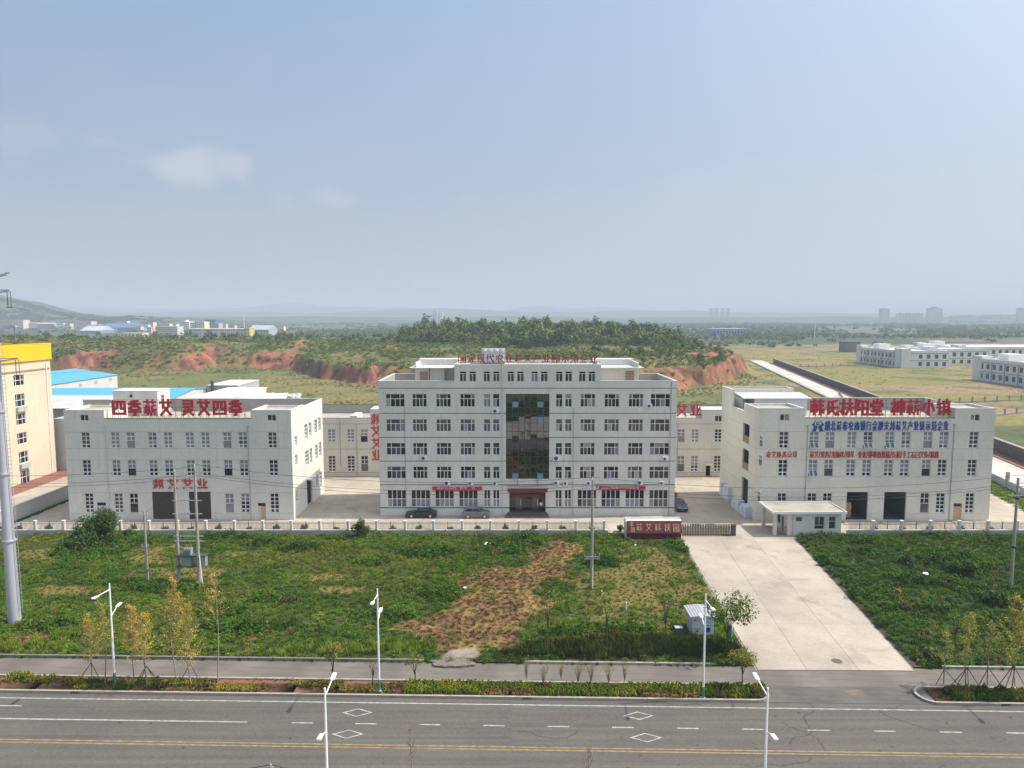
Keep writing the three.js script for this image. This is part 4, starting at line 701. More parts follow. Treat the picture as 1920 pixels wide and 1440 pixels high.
  part('coping', [bx(x0 - 0.04, tl + 0.04, yT, yT + 0.1, z - 0.36, z + 0.04), bx(tr - 0.04, x1 + 0.04, yT, yT + 0.1, z - 0.36, z + 0.04), bx(x0 - 0.04, x0 + 0.33, yT, yT + 0.1, z - dT, z - 0.37), bx(tl - 0.33, tl + 0.04, yT, yT + 0.1, z - dT, z - 0.37), bx(tr - 0.04, tr + 0.33, yT, yT + 0.1, z - dT, z - 0.37), bx(x1 - 0.33, x1 + 0.04, yT, yT + 0.1, z - dT, z - 0.37), bx(x0 - 0.04, px1, yS, yS + 0.1, zb - 0.03, zb + 0.34), bx(x0 - 0.04, x0 + 0.34, yS, yS + 0.1, zb + 0.35, zb + 6.3)], mat.offwhite, t);
  for (const [px, pt2] of [[1511.5, 800], [1784.5, 798]]) part('drain_pipe', [cyl(X(px, 880), 0.1, Y(pt2), z + 0.06, 0.06), bx(X(px, 880) - 0.13, X(px, 880) + 0.13, Y(pt2), Y(pt2) + 0.3, z + 0.01, z + 0.18)], mat.greywall, t);
  // signs
  const zS = z - 1.1, sg = thing('rooftop_sign', 'nine big red block characters on the roof of the right workshop', 'sign', [0, 0, 0]);
  for (const [txt, a, b] of [['韩氏扶阳堂', 1518, 1657], ['神蕲小镇', 1669, 1783]]) writing(sg, txt, a, b, 749, 777, zS, mat.signred, { bold: 0.155, depth: 0.2, gaps: 0.84 });
  const fr = []; for (let i = 0; i <= 24; i++) { const x = lerp(Fz(1519, 780, zS).x, Fz(1781, 780, zS).x, i / 24); fr.push(bar(V3(x, yP - 1.3, zS - 0.1), V3(x, Fz(1640, 750, zS).y, zS - 0.1), 0.03), bar(V3(x, yP + 1, zS - 0.13), V3(x + 0.3, yP - 1.3, zS - 1.5), 0.025)); }
  for (const py of [750, 764, 778]) fr.push(bar(V3(Fz(1519, py, zS).x, Fz(1640, py, zS).y, zS - 0.16), V3(Fz(1782, py, zS).x, Fz(1640, py, zS).y, zS - 0.16), 0.025)); part('support_frame', fr, mat.darkmetal, sg);
  const bl = thing('wall_sign', 'line of small blue characters with a round blue emblem under the roof edge', 'sign', [0, 0, 0]);
  writing(bl, '湖北蕲春农商银行金融支持蕲艾产业链示范企业', 1545.5, 1779, 790, 806.3, z + 0.003, mat.blue, { bold: 0.095, depth: 0.07, gaps: 0.76 });
  { // emblem: two mirrored bent arms that hold an open ring
    const ex = X(1533.5, 798), ey = Y(798.5), u = (X(1545, 798) - X(1522, 798)) / 2, arm = (k) => { const q = new THREE.Shape([[0.3, 0.98], [0.62, 0.6], [1, 0.22], [0.62, -0.2], [0.95, -0.85], [0.36, -0.98], [0.05, -0.14], [0.42, 0.08], [0.6, 0.3], [0.5, 0.58]].map(([a, b]) => new THREE.Vector2(k * a * u, b * u))); return uvm(new THREE.ExtrudeGeometry(q, { depth: 0.06, bevelEnabled: false })); };
    part('emblem', [arm(1), arm(-1), uvm(new THREE.TorusGeometry(0.22 * u, 0.09 * u, 6, 20, 5.2).rotateZ(0.55).translate(0, 0.36 * u, 0.05))], mat.blue, bl).position.set(ex, ey, z + 0.004);
  }
  const r1 = thing('wall_sign', 'six small red characters on the front corner tower of the right workshop', 'sign', [0, 0, 0]); writing(r1, '奇艾康美公司', 1436, 1495, 846.5, 857.5, z + 0.003, mat.signred2, { bold: 0.1, depth: 0.06, gaps: 0.78 });
  const r2 = thing('wall_sign', 'long line of small red characters split by slashes between two window rows', 'sign', [0, 0, 0]); writing(r2, '蕲艾/紫苏/龙脑樟/缬草', 1518.5, 1602, 846.3, 857.6, z + 0.003, mat.signred2, { bold: 0.095, depth: 0.06, gaps: 0.86 }); writing(r2, '香囊/绑带热敷贴/灸泥/手工石臼艾条/精油', 1608, 1760, 846.3, 858, z + 0.003, mat.signred2, { bold: 0.095, depth: 0.06, gaps: 0.84 });
}

// ------------------------------------------------------------------ two-storey workshops behind
function rearWorkshop(label, pxa, pxb, base, py, topLow, wins, doors, towers, pipes, signFn, backTop) {
  const t = thing('rear_workshop', label, 'building', [0, 0, 0]), z = G(base[0], base[1]).z, X = (px, y) => Fz(px, y, z).x, Y = (y) => Fz(base[0], y, z).y;
  const x0 = pxa, x1 = pxb, yP = Y(topLow), zb = z - 15, B = FRONT(z), holes = [], ws = [];
  for (const [a, b, ya, yb, rows, tone, low] of wins) { const w = [X(a, (ya + yb) / 2), X(b, (ya + yb) / 2), Y(yb), Y(ya), rows ? cellsGrid(rows, halfTone(tone), low) : [[0, 0.5, 0, 1, 'glass'], [0.5, 1, 0, 1, 'glass']]]; ws.push(w); holes.push(w.slice(0, 4)); }
  for (const [a, b, ya] of doors) holes.push([X(a, 880), X(b, 880), 0.1, Y(ya)]);
  facade(t, B, x0, x1, [0, Y(886), Y(842), Y(794.7), yP], holes, mat.rear, { gap: 0.09, bandMat: M(0.2, 0.19, 0.165, 0.9), bandIn: 0.02 });
  for (const [a, b, ya] of towers) { const A = Math.max(x0, X(a, 775)), Bx = Math.min(x1, X(b, 775)), yt = Y(ya); facade(t, B, A, Bx, [yP + 0.001, yt], holes, mat.rear); part('tower_wall', [bx(A, A + 0.3, yP - 1, yt, z - 5, z - 0.3), bx(Bx - 0.3, Bx, yP - 1, yt, z - 5, z - 0.3), bx(A + 0.3, Bx - 0.3, yP - 1, yt, z - 5, z - 4.7)], mat.rear, t); box('coping', A - 0.03, Bx + 0.03, yt, yt + 0.1, z - 5.03, z + 0.03, mat.offwhite, t); }
  for (const w of ws) win(t, B, ...w);
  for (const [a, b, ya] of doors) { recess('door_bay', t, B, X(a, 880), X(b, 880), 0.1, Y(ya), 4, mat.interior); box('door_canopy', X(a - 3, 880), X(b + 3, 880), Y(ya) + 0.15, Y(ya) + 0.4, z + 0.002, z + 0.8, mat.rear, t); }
  part('wall', [bx(x0, x0 + 0.3, 0, yP, zb + 0.3, z - 0.3), bx(x1 - 0.3, x1, 0, yP, zb + 0.3, z - 0.3), bx(x0, x1, 0, yP + 0.9, zb, zb + 0.3)], mat.rear, t);
  box('roof', x0 + 0.3, x1 - 0.3, yP - 1.2, yP - 1.0, zb + 0.3, z - 0.3, mat.roof, t);
  box('parapet_lining', x0 + 0.3, x1 - 0.3, yP - 1, yP + 0.88, zb + 0.301, zb + 0.34, mat.innerpar, t);
  part('coping', [bx(x0, x1, yP + 0.9, yP + 1.0, zb - 0.02, zb + 0.36)], mat.band, t); part('coping', [bx(x0, towers.length ? Math.min(x1, X(towers[0][0], 775)) : x1, yP, yP + 0.08, z - 0.33, z + 0.04)], mat.innerpar, t);
  for (const [px, ya, yb] of pipes) part('drain_pipe', cyl(X(px, 850), Y(yb), Y(ya), z + 0.07, 0.07), mat.groove, t);
  signFn(t, z, X, Y, yP);
}
rearWorkshop('beige two-storey workshop set back between the left workshop and the office', -62, -15, [620, 893.5], 893, 784, [[614.5, 628.5, 805, 829, 4, 'grey'], [651, 664, 805, 829, 4, 'grey'], [676, 689, 805, 829, 4, 'grey', { panel: 'glass' }], [616, 629, 855, 884, 5, 'dark'], [651.5, 665, 855, 884, 5, 'dark'], [677, 690, 855, 884, 5, 'dark', { panel: 'glassmid' }]], [], [[694, 760, 768]], [[638.5, 784, 872], [669.5, 794, 892]], (t, z, X, Y, yP) => {
  part('roof_step', bx(X(655, 780), X(668, 780), yP - 1, yP + 0.4, z - 6, z - 0.6), mat.rear, t);
  const s = thing('wall_sign', 'column of four bright red characters on the beige workshop beside the office', 'sign', [0, 0, 0]), w = X(713.5, 810) - X(696.5, 810);
  [...'濒艾艾业'].forEach((c, i) => { const y0 = Y(795 + i * 22.6), o = part('character', glyph(c, w * 0.98, Y(777) - Y(795.5), (Y(777) - Y(795.5)) * 0.14, 0.09), mat.signred2, s); o.position.set(X(705 + i * 0.3, 810), y0, z + 0.004); });
}, 766);
rearWorkshop('beige two-storey workshop set back right of the office', 24, 64, [1300, 893.5], 893, 784, [[1271, 1284, 805, 829, 4, 'grey', { panel: 'glassgrey' }], [1297, 1309.5, 805, 829, 4, 'grey'], [1340.5, 1353, 805, 829, 4, 'dark'], [1270, 1283, 855, 884, 5, 'grey', { panel: 'glassmid' }], [1296, 1308.5, 855, 884, 5, 'grey', { tone: 'glass', n: 2 }], [1339, 1351.5, 855, 884, 5, 'dark'], [1341, 1354, 779.5, 790.5, 0]], [[1323.5, 1332, 873]], [[1316.5, 1380, 769]], [[1270, 794, 885]], (t, z, X, Y, yP) => {
  const zS = z - 0.6, s = thing('rooftop_sign', 'red characters on the roof edge of the beige workshop right of the office', 'sign', [0, 0, 0]);
  writing(s, '濒艾艾业', 1213, 1317, 758.5, 779, zS, mat.signred2, { bold: 0.15, depth: 0.12, gaps: 0.7 });
  part('support_frame', Array.from({ length: 8 }, (_, i) => bar(V3(lerp(X(1215, 780), X(1315, 780), i / 7), yP - 1, zS - 0.1), V3(lerp(X(1215, 780), X(1315, 780), i / 7), Fz(1300, 760, zS).y, zS - 0.1), 0.03)), mat.darkmetal, s);
}, 766);

// ------------------------------------------------------------------ guard house, name wall, folding gate
{
  const zf = G(1520, 1005).z, X = (px, py = 980) => Fz(px, py, zf).x, Y = (py) => Fz(1500, py, zf).y;
  const t = thing('guard_house', 'small white flat-roofed gatehouse with open porch beside the concrete drive', 'gatehouse', [0, 0, 0]);
  const yr = 3.55, xa = X(1477), xb = X(1577.5), zb = zf - 5.2, B = FRONT(zf);
  const w1 = [X(1527.5), X(1546), Y(992.5), Y(969)], w2 = [X(1554.5), X(1567), Y(992), Y(969.3)];
  facade(t, B, xa, xb, [0, yr], [w1, w2], mat.white, { t: 0.24 });
  win(t, B, ...w1, [[0, 0.5, 0.3, 1, 'glassmid'], [0.5, 1, 0.3, 1, 'glassblue'], [0, 1, 0, 0.3, 'glass']], { b: 0.03 }); win(t, B, ...w2, [[0, 1, 0.62, 1, 'glassmid'], [0, 1, 0, 0.62, 'glassblue']], { b: 0.03 });
  const L = LEFT(xa); const lw = [[zf - 2.4, zf - 1.5, 0.05, 2.5], [zf - 4.4, zf - 2.9, 1, 2.5]];
  facade(t, L, zb + 0.24, zf - 0.24, [0, yr], lw, mat.white, { t: 0.24 }); box('door', xa + 0.1, xa + 0.15, 0.05, 2.5, lw[0][0], lw[0][1], mat.darkmetal, t); win(t, L, ...lw[1], [[0, 0.5, 0, 1, 'glass'], [0.5, 1, 0, 1, 'glass']], { b: 0.03, frame: mat.darkmetal });
  part('wall', [bx(xb - 0.24, xb, 0, yr, zb + 0.24, zf - 0.24), bx(xa, xb, 0, yr, zb, zb + 0.24)], mat.white, t);
  part('roof', [bx(X(1448, 957), X(1585, 957), yr, yr + 0.14, zb - 0.3, zf + 0.4)], mat.roof, t);
  part('roof_edge', [bx(X(1448, 957) - 0.1, X(1585, 957) + 0.1, yr - 0.06, yr + 0.3, zf + 0.4, zf + 0.52), bx(X(1448, 957) - 0.1, X(1448, 957), yr - 0.06, yr + 0.3, zb - 0.3, zf + 0.4), bx(X(1585, 957), X(1585, 957) + 0.1, yr - 0.06, yr + 0.3, zb - 0.3, zf + 0.4), bx(X(1448, 957) - 0.1, X(1585, 957) + 0.1, yr - 0.06, yr + 0.3, zb - 0.42, zb - 0.3)], mat.whitepaint, t);
  box('pillar', X(1451), X(1457), 0, yr, zf - 0.5, zf - 0.02, mat.rear, t); box('pillar', X(1451), X(1457), 0, yr, zb, zb + 0.5, mat.rear, t);
  const rl = []; for (let i = 0; i < 13; i++) rl.push(bx(lerp(X(1457.5), xa - 0.1, i / 12) - 0.02, lerp(X(1457.5), xa - 0.1, i / 12) + 0.02, 0.05, 1.3, zf - 0.35, zf - 0.31)); rl.push(bx(X(1457.5), xa, 1.3, 1.36, zf - 0.36, zf - 0.3), bx(X(1457.5), xa, 0.2, 0.26, zf - 0.36, zf - 0.3)); part('railing', rl, mat.wood, t);
  part('notice_plaque', bx(X(1492), X(1503), Y(977), Y(969.5), zf + 0.004, zf + 0.05), M(0.17, 0.12, 0.03, 0.4, { metalness: 0.3 }), t);
  part('drain_pipe', cyl(X(1486), 0.05, yr - 0.06, zf + 0.06, 0.04), mat.greywall, t);
  // name wall
  const zn = G(1225, 1012.5).z, n = thing('name_wall', 'dark red stone name wall with golden characters left of the gate', 'name wall', [0, 0, 0]);
  const nx0 = Fz(1175.5, 1000, zn).x, nx1 = Fz(1277.5, 1000, zn).x, yMid = Fz(1225, 999.5, zn).y, yTop = Fz(1225, 978.5, zn).y;
  box('base', nx0, nx1 - 0.02, -0.2, yMid, zn - 1.5, zn, mat.granitedark, n);
  { const s = new THREE.Shape([[0.12, yMid + 0.002], [-0.42, yTop], [-1.5, yTop], [-1.5, yMid + 0.002]].map(([a, b]) => new THREE.Vector2(a, b))), g = new THREE.ExtrudeGeometry(s, { depth: nx1 - nx0 + 0.06, bevelEnabled: false }); g.applyMatrix4(new THREE.Matrix4().makeBasis(V3(0, 0, 1), V3(0, 1, 0), V3(-1, 0, 0))).translate(nx1 + 0.06, 0, zn); part('panel', uvm(g), mat.granite, n); }
  part('coping', [bx(nx0 - 0.1, nx1 + 0.1, yTop + 0.001, yTop + 0.07, zn - 1.55, zn - 0.41), bx(nx0 - 0.1, nx1 + 0.1, yTop + 0.072, yTop + 0.3, zn - 1.55, zn - 1.4), bx(nx0 - 0.1, nx0 + 0.05, yTop + 0.072, yTop + 0.3, zn - 1.39, zn - 0.8)], mat.white, n);
  part('end_wall', bx(nx0 - 0.22, nx0 - 0.025, 0, yTop, zn - 1.5, zn - 0.2), mat.white, n);
  const tilt = Math.atan2(0.54, yTop - yMid), W = Fz(1289, 990, zn).x - Fz(1277.5, 990, zn).x;
  [['蕲', 1199], ['艾', 1216.5], ['科', 1233.5], ['技', 1251.5], ['园', 1268]].forEach(([c, px], i) => { const o = part('character', glyph(c, W * 0.9, (yTop - yMid) * 0.62, 0.075, 0.04), mat.gold, n); const py = yMid + (yTop - yMid) * (0.22 - i * 0.01); o.position.set(Fz(px, 990, zn).x, py, zn + 0.12 - Math.tan(tilt) * (py - yMid) + 0.01); o.rotation.x = -tilt; });
  [['本', 0.56, 1184.5], ['艮', 0.1, 1187]].forEach(([c, f, px]) => { const o = part('character', glyph(c, W * 0.62, (yTop - yMid) * 0.4, 0.06, 0.04), mat.gold, n); const py = yMid + (yTop - yMid) * f; o.position.set(Fz(px, 990, zn).x, py, zn + 0.12 - Math.tan(tilt) * (py - yMid) + 0.01); o.rotation.x = -tilt; });
  // folding gate: lattice of crossing flat bars on posts
  const zg = G(1330, 1004.5).z, g = thing('folding_gate', 'dark steel lattice folding gate half closed across the drive', 'gate', [0, 0, 0]), ga = Fz(1280, 995, zg).x, gb = Fz(1371, 995, zg).x, gh = 1.72, N = 19, stepX = (gb - ga) / N;
  for (let i = 0; i < N; i++) {
    const x = ga + stepX * i, l = [bx(x - 0.05, x + 0.05, 0.12, gh, zg - 0.3, zg - 0.24), bx(x - 0.05, x + 0.05, 0.12, gh, zg + 0.24, zg + 0.3), bx(x - 0.05, x + 0.05, 0.06, 0.16, zg - 0.3, zg + 0.3)];
    for (let k = 0; k < 3; k++) { const y0 = 0.2 + k * 0.46, y1 = y0 + 0.46; l.push(beam(V3(x, y0, zg + 0.33), V3(x + stepX, y1, zg + 0.33), 0.03, 0.085), beam(V3(x, y1, zg + 0.36), V3(x + stepX, y0, zg + 0.38), 0.03, 0.085)); }
    l.push(uvm(new THREE.ConeGeometry(0.1, 0.28, 6).translate(x, gh + 0.1, zg + 0.27)), uvm(new THREE.CylinderGeometry(0.07, 0.07, 0.04, 8).rotateX(Math.PI / 2).translate(x, 0.08, zg + 0.27)));
    part('lattice_bay', l, mat.lattice, g);
  }
  part('drive_head', [bx(gb, Fz(1378.5, 995, zg).x, 0.05, gh - 0.1, zg - 0.35, zg + 0.35), bx(gb - 0.05, Fz(1379, 995, zg).x, gh - 0.1, gh + 0.02, zg - 0.38, zg + 0.38)], mat.darkmetal, g);
}

// ------------------------------------------------------------------ cream block with yellow band on the far left, blue and white sheds behind
{
  const xs = -96.8, t = thing('cream_block', 'tall cream building with a bright yellow top band at the left edge', 'building', [0, 0, 0]), S = (px, py) => Sx(px, py, xs), B = RIGHT(xs);
  const zF = -148.5, zN = -112, yTop = S(94, 643).y, yBand = S(94, 678).y, ws = [], holes = [];
  for (const [a, b, ya, yb, bal] of [[25.5, 45, 703, 723], [28.5, 46.5, 738.5, 762, 1], [30.5, 48, 775.5, 796], [32.5, 50.5, 811, 832], [35.5, 53, 846, 868, 1], [39, 56, 881.5, 906]]) { const pm = (ya + yb) / 2, w = [-S(a, pm).z, -S(b, pm).z, S((a + b) / 2, yb).y, S((a + b) / 2, ya).y, [0, 0.22, 0.68].flatMap((q, i) => [[q, [0.22, 0.68, 1][i], 0.5, 1, i === 2 ? 'glassmid' : 'glass'], [q, [0.22, 0.68, 1][i], 0, 0.5, 'glass']]), bal]; ws.push(w); holes.push(w.slice(0, 4)); }
  facade(t, B, -zN, -zF, [0, yBand], holes, mat.cream); for (const w of ws) { win(t, B, ...w.slice(0, 5), { recess: 0.1 }); if (w[5]) part('window_guard', [bx(xs, xs + 0.5, w[2] - 1.0, w[2] - 0.05, -w[1], -w[0])], mat.greywall, t); }
  part('band', [bx(xs - 1, xs + 0.35, yBand + 0.55, yTop, zF - 0.05, zN), bx(xs - 14, xs + 0.35, yBand + 0.55, yTop, zF - 0.4, zF - 0.05)], mat.yellow, t);
  part('cornice', [bx(xs - 0.3, xs + 0.02, yBand, yBand + 0.55, zF, zN)], mat.cream, t); part('cornice', [bx(xs - 0.2, xs + 0.12, S(94, 690).y - 0.15, S(94, 690).y + 0.15, zF, zN)], mat.wood, t);
  part('wall', [bx(xs - 25, xs, 0, yBand + 0.5, zF - 0.3, zF), bx(xs - 25, xs - 0.3, 0, yBand + 0.5, zN, zN + 0.3)], mat.cream, t); box('roof', xs - 25, xs - 1.1, yTop - 1.6, yTop - 1.4, zF, zN, mat.roof, t);
  part('drain_pipe', cyl(xs + 0.09, 0.1, yBand, zF + 1.2, 0.08), mat.pvc, t);

  const shed = (label, x0, x1, z0, z1, ye, yr, ridge, roofM, wallM, vents) => { // gable roof, ridge along z (ridge 'z') or x
    const s = thing('warehouse', label, 'warehouse', [0, 0, 0]), mid = (x0 + x1) / 2, zm = (z0 + z1) / 2, q = [];
    part('wall', [bx(x0, x1, 0, ye, z0 - 0.2, z0), bx(x0, x1, 0, ye, z1, z1 + 0.2), bx(x0, x0 + 0.2, 0, ye, z1 + 0.2, z0 - 0.2), bx(x1 - 0.2, x1, 0, ye, z1 + 0.2, z0 - 0.2)], wallM, s);
    const pr = ridge === 'z' ? new THREE.Shape([[x0 - 0.3, ye], [mid, yr], [x1 + 0.3, ye], [x1 + 0.3, ye + 0.12], [mid, yr + 0.14], [x0 - 0.3, ye + 0.12]].map((p) => new THREE.Vector2(...p))) : new THREE.Shape([[z1 - 0.3, ye], [zm, yr], [z0 + 0.3, ye], [z0 + 0.3, ye + 0.12], [zm, yr + 0.14], [z1 - 0.3, ye + 0.12]].map((p) => new THREE.Vector2(...p)));
    const g = new THREE.ExtrudeGeometry(pr, { depth: ridge === 'z' ? z0 - z1 + 0.4 : x1 - x0 + 0.4, bevelEnabled: false }); if (ridge === 'z') g.translate(0, 0, z1 - 0.2); else { g.applyMatrix4(new THREE.Matrix4().makeBasis(V3(0, 0, 1), V3(0, 1, 0), V3(-1, 0, 0))); g.translate(x1 + 0.2, 0, 0); } part('roof', uvm(g), roofM, s);
    const gb = ridge === 'z' ? [z0 - 0.1, z1 + 0.1].map((z) => { const g2 = new THREE.ExtrudeGeometry(new THREE.Shape([[x0 + 0.02, ye], [x1 - 0.02, ye], [mid, yr - 0.05]].map((p) => new THREE.Vector2(...p))), { depth: 0.1, bevelEnabled: false }); return uvm(g2.translate(0, 0, z - 0.05)); }) : [x0 + 0.1, x1 - 0.1].map((x) => { const g2 = new THREE.ExtrudeGeometry(new THREE.Shape([[z1 + 0.02, ye], [z0 - 0.02, ye], [zm, yr - 0.05]].map((p) => new THREE.Vector2(...p))), { depth: 0.1, bevelEnabled: false }); g2.applyMatrix4(new THREE.Matrix4().makeBasis(V3(0, 0, 1), V3(0, 1, 0), V3(-1, 0, 0))); return uvm(g2.translate(x + 0.05, 0, 0)); }); part('gable', gb, wallM, s);
    for (const [z, y] of vents ?? []) part('vent', [0, 1, 2, 3].map((k) => bx(x1, x1 + 0.06, y + k * 0.3, y + k * 0.3 + 0.2, z - 1, z + 1)), mat.greywall, s); return s;
  };
  shed('blue-roofed shed behind the cream building, farther one', -196, -161.5, -246, -290, 8.9, 11.4, 'z', mat.blueroof, mat.offwhite, [[-285, 7], [-275, 6.8], [-265, 6.6], [-253, 6.2]]);
  shed('blue-roofed shed behind the left workshop roof, nearer one', -150, -99.5, -200, -243, 8.2, 10.2, 'x', mat.blueroof, mat.offwhite, [[-210, 5], [-222, 5]]);
  shed('grey-walled shed with white roof between cream building and left workshop', -140, -93.5, -160, -186, 12, 13.2, 'x', mat.whiteroof, mat.greywall);
  const gp = thing('grey_block', 'pale grey flat block at the right end of the blue roof', 'building', [0, 0, 0]); box('wall', -99.2, -89.3, 0, Fz(420, 724, -230).y, -250, -230, mat.greywall, gp); box('coping', -99.3, -89.2, Fz(420, 724, -230).y, Fz(420, 724, -230).y + 0.3, -250.1, -229.9, mat.offwhite, gp); part('chimney', cyl(Fz(398, 724, -229).x, 5, Fz(398, 714, -229).y, -229, 0.5), mat.darkmetal, gp);
  const lo = thing('flat_roof_annex', 'low white flat-roofed annex behind the sign of the left workshop', 'building', [0, 0, 0]); box('wall', Fz(352, 750, -150).x, Fz(432, 750, -150).x, 0, Fz(400, 748, -150).y, -172, -150, mat.offwhite, lo); box('roof_slab', Fz(350, 750, -150).x, Fz(433, 750, -150).x, Fz(400, 748, -150).y, Fz(400, 746, -150).y, -172.5, -149.6, mat.white, lo); box('wall', Fz(431, 752, -158).x, Fz(500, 752, -158).x, 0, Fz(470, 750, -158).y, -172, -158, mat.white, lo);
  const ib = thing('plant_room', 'grey box shaped plant room in front of the white shed roof', 'building', [0, 0, 0]); box('wall', Fz(156, 757, -152).x, Fz(205, 757, -152).x, 0, Fz(180, 750, -152).y, -157, -152, mat.greywall, ib); box('roof_slab', Fz(154, 757, -152).x, Fz(210, 757, -152).x, Fz(180, 750, -152).y, Fz(180, 748.5, -152).y, -157.4, -151.6, mat.offwhite, ib); box('wall', Fz(98, 780, -150).x, Fz(156, 780, -150).x, 0, Fz(120, 785, -150).y, -156, -150, mat.greywall, ib);
}
// ------------------------------------------------------------------ leaves
function leafCloud(n, size, shape, rand = rnd) { // shape() gives a point in the crown; each leaf is a bent little quad
  const p = [], nn = [];
  for (let i = 0; i < n; i++) {
    const c = shape(i), s = size * (0.6 + 0.8 * rand()), a = V3(rand() - 0.5, (rand() - 0.5) * 0.7, rand() - 0.5).normalize(), up = V3(rand() - 0.5, 0.5 + rand(), rand() - 0.5).normalize(), b = a.clone().cross(up).normalize();
    const q = [c.clone().addScaledVector(a, -s * 0.5), c.clone().addScaledVector(b, -s * 0.3), c.clone().addScaledVector(a, s * 0.5), c.clone().addScaledVector(b, s * 0.3)]; q[2].y -= s * 0.15;
    for (const k of [0, 1, 2, 0, 2, 3]) { p.push(q[k].x, q[k].y, q[k].z); }
  }
  const g = new THREE.BufferGeometry(); g.setAttribute('position', new THREE.Float32BufferAttribute(p, 3)); g.setAttribute('uv', new THREE.Float32BufferAttribute(new Float32Array(p.length / 3 * 2), 2)); g.computeVertexNormals(); return g;
}
const inBall = () => { let v; do v = V3(R(-1, 1), R(-1, 1), R(-1, 1)); while (v.lengthSq() > 1); return v; };
const onShell = (k = 0.55) => { const v = inBall().normalize(); return v.multiplyScalar(lerp(k, 1, Math.sqrt(rnd()))); };
const lumps = (n, r0, r1, flat = 1) => Array.from({ length: n }, () => { const d = onShell(0.2).multiplyScalar(0.62); d.y = Math.abs(d.y) * flat; return [d, R(r0, r1)]; });
const weedClump = (n, leaf, flat) => { const L = lumps(6, 0.3, 0.6); return leafCloud(n, leaf, () => { const [c, r] = pick(L), v = onShell(0.45).multiplyScalar(r).add(c); v.y = Math.abs(v.y) * flat; return v; }); };
const crownGeo = (n, leaf, tall = 1) => { const L = lumps(9, 0.32, 0.55); return leafCloud(n, leaf, () => { const [c, r] = pick(L), v = onShell(0.5).multiplyScalar(r).add(c); v.y = v.y * tall; return v; }); };
function tuftGeo(n, h, spread) { const p = []; for (let i = 0; i < n; i++) { const a = R(0, 6.28), r = R(0, spread), x = Math.cos(a) * r, z = Math.sin(a) * r, lean = R(0.1, 0.6) * h, hh = h * R(0.5, 1), w = 0.05 + 0.03 * rnd(), t = R(0, 6.28), dx = Math.cos(t) * w, dz = Math.sin(t) * w, lx = Math.cos(a) * lean, lz = Math.sin(a) * lean; p.push(x - dx, 0, z - dz, x + dx, 0, z + dz, x + lx, hh, z + lz); } const g = new THREE.BufferGeometry(); g.setAttribute('position', new THREE.Float32BufferAttribute(p, 3)); g.setAttribute('uv', new THREE.Float32BufferAttribute(new Float32Array(p.length / 3 * 2), 2)); g.computeVertexNormals(); return g; }
const leafMat = M(1, 1, 1, 0.9, { specularIntensity: 0.25 }), grassMat = M(1, 1, 1, 0.95, { specularIntensity: 0.15 });
const mixc = (a, b, t) => [0, 1, 2].map((k) => lerp(a[k], b[k], t)), dim = (c, k) => c.map((v) => v * k);
const C = { dark: [0.036, 0.084, 0.007], weed: [0.064, 0.130, 0.008], mid: [0.112, 0.168, 0.011], olive: [0.165, 0.15, 0.024], dead: [0.37, 0.225, 0.08], rust: [0.16, 0.085, 0.04], lush: [0.19, 0.25, 0.025], yellow: [0.36, 0.28, 0.04] };

// ------------------------------------------------------------------ what grows where in the two front fields
const spot = (px, py, rx, rz) => { const g = G(px, py); return [g.x, g.z, rx, rz]; };
const inSpots = (l, x, z) => { let m = 0; for (const [a, b, rx, rz] of l) m = Math.max(m, 1.5 - Math.hypot((x - a) / rx, (z - b) / rz)); return m; };
const deadSpots = [spot(1062, 1032, 3, 4), spot(1040, 1052, 3.4, 3.2), spot(990, 1075, 5.4, 3.4), spot(945, 1100, 4.6, 3.6), spot(930, 1130, 4.2, 3.4), spot(985, 1135, 3.6, 2.6), spot(900, 1160, 5, 2.6), spot(880, 1190, 4.6, 2.4), spot(780, 1183, 3.4, 1.6), spot(900, 1215, 4, 1.5), spot(930, 1180, 3, 2)];
const oliveSpots = [spot(1215, 1060, 6, 8), spot(1190, 1100, 6, 6), spot(1260, 1120, 5, 6), spot(1150, 1150, 5, 3), spot(1240, 1165, 5, 3), spot(310, 1032, 4.5, 2), spot(300, 1050, 4, 2), spot(90, 1040, 5, 2.4), spot(600, 1085, 4, 1.8), spot(640, 1110, 3, 1.5), spot(350, 1075, 5, 2), spot(120, 1110, 4, 1.5), spot(450, 1040, 3, 1)];
const lushSpots = [spot(650, 1222, 6.5, 1.1), spot(560, 1225, 3.4, 0.9), spot(760, 1215, 3.4, 1.0), spot(60, 1220, 4, 1)];
const reedSpots = [spot(1060, 1222, 5, 1.6), spot(1180, 1220, 6, 1.8), spot(1290, 1222, 5, 1.8), spot(1100, 1232, 8, 0.8)];
const tallSpots = [spot(970, 1022, 4, 2.4), spot(930, 1035, 3.4, 2), spot(560, 1030, 3, 1.6), spot(500, 1022, 3.4, 1.6), spot(420, 1012, 4, 1.3), spot(640, 1012, 3, 1), spot(170, 1040, 5, 2.6), spot(240, 1028, 3, 2), spot(1800, 1060, 4.5, 4), spot(1700, 1090, 3, 2.4), spot(1780, 1100, 3, 2), spot(1620, 1040, 3, 2), spot(1840, 1120, 4, 2.5), spot(1860, 1180, 4, 2), spot(430, 1150, 4, 1.6), spot(520, 1130, 3, 1.2), spot(480, 1180, 6, 1.5), spot(700, 1060, 4, 1.3), spot(800, 1040, 4, 1.5), spot(300, 1110, 4, 1.3), spot(830, 1120, 2.4, 2), spot(730, 1160, 3, 1.2), spot(1130, 1060, 2, 2.4), spot(1270, 1030, 1.4, 4), spot(1150, 1185, 4, 1.2), spot(1060, 1190, 2.4, 1.2), spot(90, 1180, 3, 1.2), spot(1560, 1060, 2, 3), spot(1640, 1120, 2.4, 2), spot(1730, 1150, 3, 1.5)];
